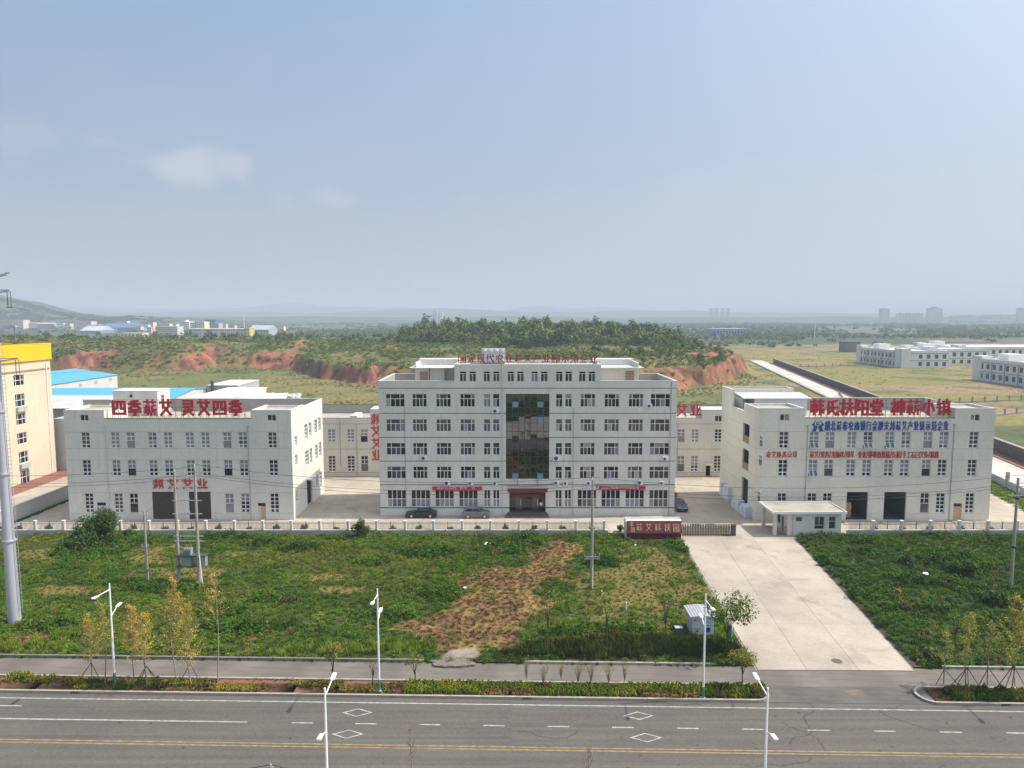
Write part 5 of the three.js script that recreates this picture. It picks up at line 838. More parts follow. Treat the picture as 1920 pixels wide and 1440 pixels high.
const driveL = (z) => { const a = G(1277.5, 1011), b = G(1421, 1257), t = (z - a.z) / (b.z - a.z); return lerp(a.x, b.x, t); }, driveR = (z) => { const a = G(1489, 1011), b = G(1713, 1259), t = (z - a.z) / (b.z - a.z); return lerp(a.x, b.x, t); };
const concPatch = [spot(865, 1232, 2.0, 0.9), spot(845, 1246, 2.2, 0.7), spot(880, 1222, 1.6, 0.6)];
const hump = (x, z) => 0.9 * fbm(x / 6.5, z / 5, 311, 3) - 0.25;
function field(x, z) { // null outside, else what grows there
  const back = zFence + 0.35, front = -(DK(x, -6.75)); if (z < back || z > front) return null;
  if (x > driveL(z) - 0.5 && x < driveR(z) + 0.6) return null;
  if (x > G(1174, 1000).x - 0.2 && x < driveL(z) && z < G(1225, 1013).z + 0.4) return null;
  const n = fbm(x / 7 + 30, z / 7 + 11, 301, 4), n2 = fbm(x / 2.2, z / 2.2, 307, 3), right = x > driveR(z), w = (n - 0.5) * 1.7 + (n2 - 0.5) * 0.7;
  const bare = inSpots(concPatch, x, z) + (n2 - 0.5) * 0.9; if (bare > 0.55) return { k: 'bare', c: C.dead, h: 0, n, n2 };
  const dead = right ? -1 : inSpots(deadSpots, x, z) + w * 0.6 + (n2 - 0.5) * 0.7 - 0.02, olive = right ? -1 : inSpots(oliveSpots, x, z) + w * 0.7, lush = inSpots(lushSpots, x, z) + w * 0.5, reed = inSpots(reedSpots, x, z) + w * 0.4, tall = inSpots(tallSpots, x, z) + w * 0.6;
  if (dead > 0.45) return { k: 'dead', c: n2 > 0.54 ? C.rust : n2 < 0.4 ? C.olive : mixc(C.dead, C.rust, sstep(0.44, 0.54, n2) * 0.6), h: 0.25, n, n2 };
  if (reed > 0.5) return { k: 'reed', c: mixc(C.dark, C.rust, n2 * 0.5), h: 1.1, n, n2 };
  if (tall > 0.55) return { k: 'tall', c: mixc(C.dark, C.weed, n2), h: 1.0, n, n2 };
  if (lush > 0.5) return { k: 'lush', c: C.lush, h: 0.55, n, n2 };
  if (olive > 0.4) return { k: n2 > 0.58 ? 'weed' : 'olive', c: n2 > 0.58 ? C.mid : C.olive, h: n2 > 0.58 ? 0.4 : 0.18, n, n2 };
  const edge = z < back + 2.2 ? 1 : 0;
  const big = fbm(x / 16 + 5, z / 11 + 70, 331, 3);
  return { k: 'weed', c: right ? mixc(C.dark, C.weed, clamp(n2 * 1.3)) : big > 0.56 ? mixc(C.mid, C.olive, 0.35 * n2 + 0.15) : mixc(C.weed, C.mid, clamp(big * 1.6 - 0.3 + (n2 - 0.5))), h: (right ? 0.6 : 0.4) + 0.6 * sstep(0.5, 0.75, n) + edge * 0.5, n, n2 };
}
{
  // soil under the plants, with low humps
  const st = 0.8, pos = [], col = [], idx = [], X0 = -75, X1 = 85, Z0 = zFence + 0.02, nx = Math.round((X1 - X0) / st), nz = 60;
  for (let k = 0; k <= nz; k++) for (let i = 0; i <= nx; i++) { const x = lerp(X0, X1, i / nx), zf = -DK(x, -6.55), z = lerp(Z0, zf, k / nz), e = Math.min(1, Math.min(z - Z0, zf - z) / 1.2), inD = x > driveL(z) - 0.9 && x < driveR(z) + 0.9; pos.push(x, inD ? 0.022 : 0.05 + e * hump(x, z), z); const f = field(x, z); const c = !f ? [0.11, 0.085, 0.05] : f.k === 'dead' ? mixc(f.c, C.dead, 0.25) : f.k === 'bare' ? [0.4, 0.33, 0.25] : f.k === 'olive' ? mixc(C.olive, C.dead, 0.25) : mixc(dim(f.c, 0.6), [0.06, 0.05, 0.018], 0.35); col.push(...c); }
  for (let k = 0; k < nz; k++) for (let i = 0; i < nx; i++) { const a = k * (nx + 1) + i, b = a + nx + 1; idx.push(a, b, a + 1, a + 1, b, b + 1); }
  const g = new THREE.BufferGeometry(); g.setAttribute('position', new THREE.Float32BufferAttribute(pos, 3)); g.setAttribute('color', new THREE.Float32BufferAttribute(col, 3)); g.setIndex(idx); g.computeVertexNormals(); struct('field', uvm(g), M(1.3, 1.3, 1.3, 1, { vertexColors: true, map: sized(Tsoil, 3) }), 'rough field of weeds between side path and fence');
  struct('bare_patch', [[865, 1230, 1.9, 0.8], [848, 1245, 2.3, 0.8], [882, 1221, 1.3, 0.5]].map(([px, py, a, b], q) => { const c = G(px, py), p = []; for (let i = 0; i < 60; i++) { const t = i / 60 * 6.283, r = 0.45 + 1.0 * fbm(Math.cos(t) * 2.2 + q * 7, Math.sin(t) * 2.2, 41, 3); p.push([c.x + Math.cos(t) * a * r, c.z - Math.sin(t) * b * r]); } return slab(p.reverse(), 0.02, 0.2 + 0.004 * q); }), M(0.33, 0.28, 0.22, 1, { map: sized(Tsoil, 2) }), 'spilt pale concrete at the field edge');
  const ww = [weedClump(80, 0.26, 0.75), weedClump(80, 0.3, 0.6), weedClump(90, 0.22, 0.9)], tt = [tuftGeo(16, 1, 0.4), tuftGeo(20, 1, 0.55)];
  const weeds = [[], [], []], tufts = [[], []];
  for (let x = -72; x < 82; x += 0.56) for (let z = zFence; z > -200 && z < -62; z += 0.56) {
    const a = x + R(-0.3, 0.3), b = z + R(-0.3, 0.3), f = field(a, b); if (!f || f.k === 'bare') continue; if (Math.abs(a) > (-b) * 0.76 + 4) continue;
    const y = 0.03 + clamp(Math.min(b - zFence, -DK(a, -6.55) - b) / 1.2) * hump(a, b); let v = R(0.75, 1.25);
    if (f.k === 'dead') { for (let q = 0; q < 3; q++) tufts[q & 1].push({ x: a + R(-0.25, 0.25), y, z: b + R(-0.25, 0.25), s: R(0.22, 0.46), sy: R(0.4, 0.9), r: R(0, 6), c: dim(q === 2 ? pick([C.olive, C.dead, C.yellow]) : f.c, v * R(0.8, 1.2)) }); if (rnd() < 0.06 + 0.22 * sstep(0.54, 0.68, f.n)) weeds[0].push({ x: a, y, z: b, s: R(0.25, 0.55), sy: 0.7, r: R(0, 6), c: dim(C.weed, v) }); continue; }
    if (f.k === 'olive') { tufts[rnd() < 0.5 ? 0 : 1].push({ x: a, y, z: b, s: R(0.25, 0.42), sy: R(0.6, 1), r: R(0, 6), c: dim(mixc(f.c, C.mid, rnd() * 0.5), v) }); if (rnd() < 0.12) weeds[1].push({ x: a, y, z: b, s: R(0.25, 0.5), sy: 0.7, r: R(0, 6), c: dim(C.weed, v) }); continue; }
    if (f.k === 'lush' || f.k === 'reed') { const t = { x: a, y, z: b, s: R(0.6, 1.0) * (f.k === 'reed' ? 1.15 : 0.85), sy: R(0.8, 1.25), r: R(0, 6), c: dim(f.c, v) }; tufts[1].push(t); tufts[0].push({ ...t, x: a + 0.25, r: R(0, 6), s: t.s * 0.8, c: dim(f.c, R(0.7, 1.3)) }); if (f.k === 'reed' && rnd() < 0.4) weeds[2].push({ x: a, y, z: b, s: R(0.5, 0.8), sy: 1.3, r: R(0, 6), c: dim(C.dark, v) }); continue; }
    const s = f.k === 'tall' ? R(0.6, 1.25) : R(0.36, 0.72) * (0.75 + f.h * 0.6); v *= 0.68 + 0.6 * f.n2;
    if (rnd() < (f.k === 'tall' ? 0.7 : 0.85)) weeds[Math.floor(rnd() * 3)].push({ x: a, y, z: b, s, sy: f.k === 'tall' ? R(0.9, 1.6) : R(0.6, 1.2), r: R(0, 6), c: dim(rnd() < 0.02 ? C.rust : rnd() < 0.05 ? C.olive : f.c, v) });
    if (rnd() < 0.45) tufts[0].push({ x: a + 0.2, y, z: b, s: R(0.35, 0.6), sy: R(0.7, 1.2), r: R(0, 6), c: dim(mixc(f.c, C.mid, 0.5), v) });
  }
  ww.forEach((g2, i) => scatter('weeds', g2, leafMat, weeds[i], 'low leafy weeds covering the front fields', 'weeds')); tt.forEach((g2, i) => scatter('grass', g2, grassMat, tufts[i], 'tufts of grass in the front fields', 'grass'));
  // verge plants: clipped hedge stretches and scruffy ground cover
  const hg = [], gc = [], gt = []; const hedge = (xa, xb, oa, ob, h, c, dens = 1) => { for (let x = xa; x < xb; x += 0.2) for (let o = oa; o < ob; o += 0.22) { const n = fbm(x / 1.3, o / 0.9 + xa, 351, 3); if (n < 0.3 || rnd() > dens) continue; const k = n > 0.56 ? mixc(c, C.yellow, 0.45) : n < 0.38 ? mixc(c, C.rust, 0.5) : c; hg.push({ x: x + R(-0.1, 0.1), y: 0.1, z: -DK(x, o + R(-0.1, 0.1)), s: R(0.18, 0.28), sy: h / 0.24 * R(0.75, 1.15), r: R(0, 6), c: dim(k, R(0.75, 1.25)) }); } };
  const gx = (px) => G(px, 1295).x;
  hedge(gx(760), gx(905), -2.5, -0.5, 0.5, C.mid); hedge(gx(905), gx(1000), -2.5, -1.3, 0.42, C.mid); hedge(gx(1000), gx(1190), -2.2, -0.45, 0.5, C.mid); hedge(gx(1170), gx(1320), -2.5, -1.2, 0.5, C.mid); hedge(gx(1320), gx(1435), -2.5, -0.45, 0.55, mixc(C.mid, C.dark, 0.5)); hedge(gx(1200), gx(1320), -1.3, -0.5, 0.3, C.rust, 0.6); hedge(gx(900), gx(1000), -1.2, -0.45, 0.3, C.rust, 0.7);
  hedge(gx(395), gx(500), -1.5, -0.5, 0.4, mixc(C.olive, C.rust, 0.4)); hedge(gx(140), gx(245), -1.9, -0.5, 0.4, C.dark); hedge(gx(240), gx(395), -2.3, -1.2, 0.45, mixc(C.mid, C.rust, 0.35)); hedge(gx(0), gx(140), -2.5, -1.6, 0.4, mixc(C.mid, C.olive, 0.5), 0.8); hedge(gx(640), gx(740), -1.6, -0.6, 0.3, mixc(C.mid, C.rust, 0.4), 0.7); hedge(gx(540), gx(640), -2.4, -1.5, 0.32, mixc(C.mid, C.rust, 0.4), 0.7); hedge(gx(-10), gx(30), -2.6, -1.6, 0.8, C.mid);
  hedge(gx(1772), gx(1880), -2.4, -0.5, 0.75, mixc(C.dark, C.weed, 0.6)); hedge(gx(1880), gx(2000), -2.4, -0.5, 0.5, mixc(C.mid, C.rust, 0.3));
  scatter('hedge_plants', weedClump(46, 0.55, 1), leafMat, hg, 'clipped low hedge and shrubby cover in the verge beds', 'hedge');
  for (let i = 0; i < 5200; i++) { const x = R(-52, 50), o = R(-2.6, -0.25); if (x > 21 && x < 36.4) continue; if (fbm(x / 2, o * 1.5, 361, 3) < 0.45) continue; gt.push({ x, y: 0.09, z: -DK(x, o), s: R(0.12, 0.26), r: R(0, 6), c: dim(pick([C.olive, C.dead, C.rust, C.mid]), R(0.7, 1.2)) }); }
  for (let i = 0; i < 700; i++) { const x = R(-52, 50); if (x > driveL(-66) - 0.6 && x < driveR(-66) + 0.6) continue; gt.push({ x, y: 0.03, z: -DK(x, R(-6.75, -6.2)), s: R(0.2, 0.45), r: R(0, 6), c: dim(pick([C.weed, C.mid, C.dark]), R(0.7, 1.2)) }); }
  scatter('grass', tt[0], grassMat, gt, 'dry grass in the verge beds', 'grass');
  const nv = []; for (let i = 0; i < 9000; i++) { const x = R(-80, 80), o = rnd() < 0.25 ? R(15, 18) : R(58, 100); nv.push({ x, y: 0, z: -DK(x, o), s: o > 50 ? R(1, 2.4) : R(0.4, 0.9), r: R(0, 6), c: dim(pick([C.weed, C.mid, C.dark]), R(0.7, 1.2)) }); } scatter('verge_weeds', ww[0], leafMat, nv, 'weeds on the near side of the road', 'weeds');
}

// ------------------------------------------------------------------ trees
const colored = (g, fn) => { const n = g.attributes.position.count, c = new Float32Array(n * 3); let cur; for (let i = 0; i < n; i++) { if (i % 6 === 0) cur = fn(); c.set(cur, i * 3); } g.setAttribute('color', new THREE.BufferAttribute(c, 3)); return g; };
const leafVC = M(1, 1, 1, 0.9, { vertexColors: true, specularIntensity: 0.25 });
function limb(pts, r0, r1) { const c = new THREE.CatmullRomCurve3(pts), n = Math.max(4, pts.length * 2), g = new THREE.TubeGeometry(c, n, 1, 6, false), p = g.attributes.position; for (let i = 0; i <= n; i++) { const k = c.getPointAt(i / n), r = lerp(r0, r1, i / n); for (let j = 0; j <= 6; j++) { const o = i * 7 + j; p.setXYZ(o, k.x + (p.getX(o) - k.x) * r, k.y + (p.getY(o) - k.y) * r, k.z + (p.getZ(o) - k.z) * r); } } g.computeVertexNormals(); return uvm(g); }
function conicTree(h, n, spread, low, cols, leafN, leafS) { // young feathered tree with steep thin branches
  const t = new THREE.Group(), tr = [limb([V3(0, 0, 0), V3(R(-0.04, 0.04) * h, h * 0.5, R(-0.03, 0.03) * h), V3(R(-0.02, 0.02) * h, h, 0)], 0.06, 0.012)], tips = [];
  const br = []; for (let i = 0; i < n; i++) { const f = lerp(low, 0.97, Math.pow((i + 0.5) / n, 0.9)), a = R(0, 6.283), L = spread * h * (1.08 - f) * R(0.6, 1.2) + 0.12, y = f * h, e = V3(Math.cos(a) * L, y + L * R(0.5, 1.1), Math.sin(a) * L), m = V3(Math.cos(a) * L * 0.55, y + L * 0.28, Math.sin(a) * L * 0.55); br.push(limb([V3(0, y, 0), m, e], 0.018, 0.005)); for (let k = 0; k < leafN; k++) { const q = Math.pow(rnd(), 0.6), p = V3(0, y, 0).lerp(m, Math.min(1, q * 2)); if (q > 0.5) p.copy(m).lerp(e, q * 2 - 1); tips.push(p.add(inBall().multiplyScalar(0.22))); } }
  part('trunk', tr, mat.barkpale, t); part('branches', br, mat.barkpale, t);
  part('crown', colored(leafCloud(tips.length, leafS, (i) => tips[i]), () => dim(pick(cols), R(0.7, 1.25))), leafVC, t); return t;
}
function roundTree(h, trunkH, r, n, leafS, cols, limbs = 6) {
  const t = new THREE.Group(), b = [limb([V3(0, 0, 0), V3(R(-0.06, 0.06), trunkH * 0.6, R(-0.06, 0.06)), V3(R(-0.1, 0.1), trunkH, 0)], 0.07, 0.045)], L = [];
  for (let i = 0; i < limbs; i++) { const a = i / limbs * 6.283 + R(-0.4, 0.4), e = V3(Math.cos(a) * r * R(0.4, 0.85), lerp(trunkH, h, R(0.45, 0.95)), Math.sin(a) * r * R(0.4, 0.85)); b.push(limb([V3(0, trunkH * 0.85, 0), V3(e.x * 0.4, lerp(trunkH, e.y, 0.55), e.z * 0.4), e], 0.035, 0.01)); L.push([e, r * R(0.3, 0.5)]); } L.push([V3(0, h - r * 0.35, 0), r * 0.45]);
  part('trunk', b, mat.bark, t); part('crown', colored(leafCloud(n, leafS, () => { const [c, q] = pick(L); return onShell(0.3).multiplyScalar(q).add(c); }), () => dim(pick(cols), R(0.65, 1.3))), leafVC, t); return t;
}
function bush(r, h, n, leafS, cols) { const t = new THREE.Group(), L = Array.from({ length: 12 }, () => { const a = R(0, 6.28), d = R(0, 0.68) * r; return [V3(Math.cos(a) * d, R(0.25, 0.8) * h * (1 - 0.5 * d / r), Math.sin(a) * d), R(0.24, 0.42) * Math.min(r, h)]; }); part('stems', L.map(([c]) => limb([V3(0, 0, 0), V3(c.x * 0.4, c.y * 0.5, c.z * 0.4), c], 0.04, 0.015)), mat.bark, t); part('crown', colored(leafCloud(n, leafS, () => { const [c, q] = pick(L), v = onShell(0.45).multiplyScalar(q).add(c); v.y = Math.max(0.03, v.y); return v; }), () => dim(pick(cols), R(0.6, 1.25))), leafVC, t); return t; }
function setThing(o, name, label, category, pos, group) { o.name = numbered(name); o.position.set(...pos); scene.add(o); return tag(o, label, category, group); }
const heightAt = (px, base, top) => { const g = G(px, base); return Fz(px, top, g.z).y; };
{
  const ochre = [[0.55, 0.37, 0.05], [0.48, 0.3, 0.045], [0.38, 0.33, 0.05], [0.6, 0.42, 0.07]], rusty = [[0.55, 0.29, 0.06], [0.45, 0.22, 0.05], [0.55, 0.36, 0.07]], yg = [[0.36, 0.34, 0.05], [0.22, 0.26, 0.04], [0.42, 0.35, 0.06]];
  const yt = [[173, 1278, 1152, ochre, 'first young yellow tree from the left, with slanting prop poles'], [197, 1284, 1127, yg, 'young yellow-green tree just left of the leftmost street lamp'], [252, 1278, 1133, rusty, 'young rusty yellow tree right of the leftmost street lamp'], [276, 1288, 1148, ochre, 'young yellow tree on four prop poles right of the leftmost lamp'], [331, 1274, 1082, rusty, 'tall slim orange-yellow tree in front of the transformer poles'], [359, 1287, 1130, ochre, 'bright yellow young tree with a low side branch'], [408, 1282, 1076, rusty, 'tall bare-trunked young tree with leaves only at the top'],
    [1769, 1284, 1180, yg, 'thin half-bare young tree at the left end of the right verge'], [1811, 1292, 1148, yg, 'young tree with yellow top in the right verge'], [1851, 1286, 1165, yg, 'nearly leafless slim tree in the right verge'], [1897, 1296, 1120, [[0.5, 0.36, 0.05], [0.3, 0.3, 0.045], [0.2, 0.24, 0.04]], 'broad yellow young tree at the right edge of the picture']];
  yt.forEach(([px, b, tp, cols, lab], i) => { const h = heightAt(px, b, tp), g = G(px, b), sparse = i === 6 || i === 9 || i === 7; const o = conicTree(h, sparse ? 26 : 52, i === 10 ? 0.3 : i === 0 || i === 3 ? 0.25 : 0.2, i === 6 ? 0.55 : i === 5 || i === 4 ? 0.22 : 0.28, cols, sparse ? 26 : i === 10 ? 60 : 32, i === 10 ? 0.16 : 0.105); setThing(o, 'young_tree', lab, 'tree', [g.x, 0.09, g.z]);
    if ([0, 3, 5, 7, 8, 9, 10].includes(i)) for (let k = 0; k < (i === 3 || i === 10 || i === 8 ? 4 : 2); k++) { const a = [2.6, 0.5, 4.0, 5.4][k] + R(-0.2, 0.2), r = 1.1; part('prop_pole', bar(V3(0, h * 0.27, 0), V3(Math.cos(a) * r * 1.2, 0, Math.sin(a) * r * 0.7), 0.032, 0.035), mat.bark, o); } });
  const gr = [[0.2, 0.19, 0.04], [0.12, 0.15, 0.035], [0.28, 0.22, 0.045], [0.09, 0.12, 0.03]], dk = [[0.05, 0.095, 0.016], [0.085, 0.135, 0.022], [0.12, 0.16, 0.028]];
  [[625, 1286, 1211, 20, 700, 0.16, gr, 'small round yellow-green tree behind the near left street lamp'], [700, 1288, 1238, 15, 130, 0.13, [[0.14, 0.12, 0.06], [0.12, 0.14, 0.05]], 'small thin-leaved tree beside the tall lamp at mid left'], [778, 1288, 1224, 17, 330, 0.15, gr, 'small open yellow-green tree at the left end of the hedge'], [1392, 1288, 1222, 24, 1100, 0.16, gr, 'round yellow-green tree beside the drive entrance']].forEach(([px, b, tp, rpx, n, ls, cols, lab]) => { const h = heightAt(px, b, tp), g = G(px, b), r = rpx / 21.5; setThing(roundTree(h, h * 0.4, r, n, ls, cols), 'small_tree', lab, 'tree', [g.x, 0.09, g.z]); });
  // bare vase-shaped shrubs in the hedge
  [[987, 1278, 1232, 10], [1019, 1288, 1246, 12], [1052, 1277, 1247, 6], [1084, 1284, 1246, 12], [1108, 1284, 1243, 12], [1141, 1284, 1245, 13], [1171, 1280, 1244, 11]].forEach(([px, b, tp, w], i) => { const h = heightAt(px, b, tp), g = G(px, b), t = new THREE.Group(), st = [], tips = []; for (let k = 0; k < 26; k++) { const a = R(0, 6.28), r = w / 21 * Math.sqrt(rnd()), e = V3(Math.cos(a) * r, h * R(0.75, 1), Math.sin(a) * r); st.push(limb([V3(0, 0, 0), V3(e.x * 0.35, h * 0.4, e.z * 0.35), e], 0.014, 0.005)); for (let q = 0; q < 4; q++) tips.push(e.clone().lerp(V3(0, h * 0.3, 0), rnd() * 0.6).add(inBall().multiplyScalar(0.06))); } part('stems', st, mat.barkpale, t); part('leaves', colored(leafCloud(tips.length, 0.1, (q) => tips[q]), () => dim(i === 0 ? C.lush : pick([C.dead, C.olive]), R(0.8, 1.2))), leafVC, t);
    setThing(t, 'bare_shrub', ['leftmost bare vase-shaped shrub in the hedge, with green leaves at its left', 'second bare vase-shaped shrub from the left in the hedge', 'smallest thin bare shrub, third from the left in the hedge', 'bare vase-shaped shrub, fourth from the left in the hedge', 'dark bare vase-shaped shrub in the middle of its row', 'pale bare vase-shaped shrub, second from the right', 'rightmost bare vase-shaped shrub in the hedge'][i], 'shrub', [g.x, 0.09, g.z], 'bare shrubs along the hedge'); });
  // saplings in the field
  [[496, 1205, 1128, 7, 60, dk, 'bare dark sapling in the left field'], [600, 1222, 1150, 13, 190, [[0.2, 0.24, 0.03], [0.1, 0.14, 0.03]], 'sapling with yellow-green top in the left field'], [1027, 1235, 1108, 17, 260, dk, 'forked sapling at the edge of the brown track'], [1137, 1222, 1112, 18, 330, [[0.2, 0.22, 0.035], [0.1, 0.14, 0.03]], 'sapling with yellow-green crown right of the middle utility pole'], [1247, 1225, 1105, 20, 520, dk, 'leafy sapling with white wrapped trunk left of the kiosk'], [1790, 1225, 1150, 14, 90, dk, 'dark leafless sapling in the right field'], [155, 1205, 1170, 6, 50, dk, 'small dark sapling near the steel tower']].forEach(([px, b, tp, rpx, n, cols, lab]) => { const h = heightAt(px, b, tp), g = G(px, b), r = rpx / 18; setThing(roundTree(h, h * 0.5, r, n, 0.2, cols, 7), 'sapling', lab, 'tree', [g.x, 0.05, g.z]); });
  { const px = 1360, g = G(px, 1228), h = heightAt(px, 1228, 1124), o = roundTree(h, h * 0.42, 2.5, 1500, 0.27, dk, 14); setThing(o, 'broad_tree', 'dark leafy tree between kiosk and drive, leaning over the drive', 'tree', [g.x, 0.05, g.z]); o.rotation.z = -0.05; }
  // bushes at the fence
  const bb = [[0.035, 0.075, 0.013], [0.052, 0.1, 0.017], [0.08, 0.13, 0.022]];
  [[196, 1018, 4.0, 5.2, 7000, 0.32, 'largest dark bush, in front of the fence before the left workshop'], [152, 1030, 3.6, 3.2, 4200, 0.3, 'dark spreading bush left of and below the largest bush'], [243, 1010, 1.6, 1.6, 700, 0.26, 'low bush right of the largest bush at the fence'], [675, 1010, 1.7, 3.6, 2400, 0.26, 'bright green bush at the fence between left workshop and office'], [1805, 1075, 2.6, 2.2, 3200, 0.29, 'big dark weed bush in the right field'], [1752, 1010, 1.5, 1.2, 600, 0.24, 'dark shrub against the right fence'], [1700, 1062, 1.9, 1.7, 1500, 0.27, 'round weed bush left of the big one in the right field'], [1622, 1022, 1.7, 1.5, 1200, 0.26, 'bush near the gatehouse corner of the right field'], [1862, 1135, 2.2, 1.9, 1900, 0.27, 'bush in front of the right edge pole'], [1668, 1150, 1.7, 1.2, 1100, 0.26, 'low bush in the middle of the right field, near the drive'], [560, 1028, 2.2, 1.4, 1000, 0.26, 'blue-green weed bush near the fence left of the bright bush'], [985, 1012, 2.6, 1.5, 1100, 0.26, 'leafy weed bush near the fence at the top of the brown track']].forEach(([px, py, r, h, n, ls, lab], i) => { const g = G(px, py); setThing(bush(r, h, n, ls, i === 3 ? [[0.07, 0.12, 0.03], [0.1, 0.15, 0.035]] : bb), 'bush', lab, 'bush', [g.x, 0.02, g.z]); });
  { const g = G(1712, 1243); setThing(bush(2.1, 1.2, 1300, 0.24, [[0.06, 0.1, 0.025], [0.3, 0.24, 0.04], [0.1, 0.14, 0.03]]), 'bush', 'yellow-topped bush at the near right corner of the drive', 'bush', [g.x + 1.6, 0.02, g.z - 0.5]); }
  const ORD = 'first second third fourth fifth sixth seventh eighth ninth tenth eleventh twelfth thirteenth fourteenth fifteenth sixteenth seventeenth eighteenth nineteenth twentieth twenty-first twenty-second twenty-third twenty-fourth'.split(' ');
  // one clipped ball shrub in every bay behind the fence
  const p0 = bush(0.8, 1.35, 520, 0.2, [[0.05, 0.085, 0.03], [0.075, 0.11, 0.045]]); p0.name = 'ball_shrub'; let first = true;
  for (const [a, b, side] of [[65.5 - 53.35, 1165, 'left'], [1610, 1900, 'right']]) { let k = 0; for (let px = a + 27; px < b; px += 53.5) { const q = Fz(px + R(-3, 3), 995, zFence - 1.6), lab = 'round green shrub behind the ' + ORD[k] + ' bay of the ' + side + ' fence, from its left end'; if (first) { setThing(p0, 'ball_shrub', lab, 'shrub', [q.x, 0.03, zFence - 1.5], 'ball shrubs behind the ' + side + ' fence'); first = false; } else { const o = copy(p0, [q.x, 0.03, zFence - 1.5], R(0, 6), lab, V3(R(0.75, 1.15), R(0.8, 1.25), R(0.75, 1.1))); o.userData.group = 'ball shrubs behind the ' + side + ' fence'; } k++; } }
  // bare tree tops that reach into the picture from the near verge
  [[769, 1363, 42.5, 'bare winter tree top at the bottom edge, left of the picture middle'], [1103, 1398, 43, 'bare winter tree top at the bottom edge, right of the picture middle']].forEach(([px, py, D, lab]) => { const tp = Fz(px, py, -D), t = new THREE.Group(), l = [limb([V3(0, 0, 0), V3(0.1, tp.y * 0.5, 0), V3(0, tp.y, 0)], 0.09, 0.01)]; for (let i = 0; i < 34; i++) { const f = R(0.4, 0.98), a = R(0, 6.28), L = tp.y * 0.22 * (1.15 - f), y = f * tp.y; l.push(limb([V3(0, y, 0), V3(Math.cos(a) * L * 0.5, y + L * 0.7, Math.sin(a) * L * 0.5), V3(Math.cos(a) * L * 0.8, y + L * 1.5, Math.sin(a) * L * 0.8)], 0.02, 0.006)); } part('trunk', l, mat.barkpale, t); setThing(t, 'bare_tree', lab, 'tree', [tp.x, 0, tp.z]); });
}
// ------------------------------------------------------------------ street lamps
{
  const makeLamp = () => {
    const t = new THREE.Group();
    part('base', [cyl(0, 0, 0.06, 0, 0.22, 0.22, 12)], mat.galv, t); part('green_foot', cyl(0, 0.06, 1.05, 0, 0.115, 0.112, 12), M(0.03, 0.22, 0.19, 0.5), t);
    part('pole', [cyl(0, 1.05, 9.3, 0, 0.11, 0.062, 12)], mat.whitepaint, t);
    const arm = (name, y, dz, rise) => { const s = Math.sign(dz), e = V3(0, y + rise, dz); const a = part(name, [bar(V3(0, y, 0), e, 0.05, 0.042)], mat.whitepaint, t); const hd = uvm(new RoundedBoxGeometry(0.3, 0.12, 0.75, 2, 0.05)); const o = part('lamp_head', hd, mat.whitepaint, a); o.position.set(0, y + rise + 0.02, dz + s * 0.3); o.rotation.x = -s * 0.12; part('lens', uvm(new THREE.BoxGeometry(0.22, 0.02, 0.5)), M(0.7, 0.7, 0.68, 0.2), a).position.set(0, y + rise - 0.05, dz + s * 0.3); };
    arm('road_arm', 8.75, 1.9, 0.15); arm('path_arm', 6.3, -1.0, 0.5);
    return t;
  };
  const l0 = makeLamp(); const far = [[215.5, 1284, 'white twin-arm street lamp farthest left, among the yellow trees'], [711, 1297, 'white twin-arm street lamp at the left end of the hedge'], [1318, 1311, 'white twin-arm street lamp in front of the kiosk'], [1951, 1316, 'street lamp whose head just enters at the right edge']];
  far.forEach(([px, py, lab], i) => { const g = G(px, py), pos = [g.x, 0.09, g.z]; if (!i) { l0.name = 'street_lamp'; setThing(l0, 'street_lamp', lab, 'street lamp', pos, 'street lamps along the road'); } else copy(l0, pos, 0, lab); });
  for (const [px, lab] of [[611, 'near street lamp rising from the bottom edge left of the diamonds'], [1437, 'near street lamp rising from the bottom edge at the drive entrance']]) { const q = Fz(px, 1308, -43.6); copy(l0, [q.x, 0.02, -43.4], Math.PI, lab); }
}
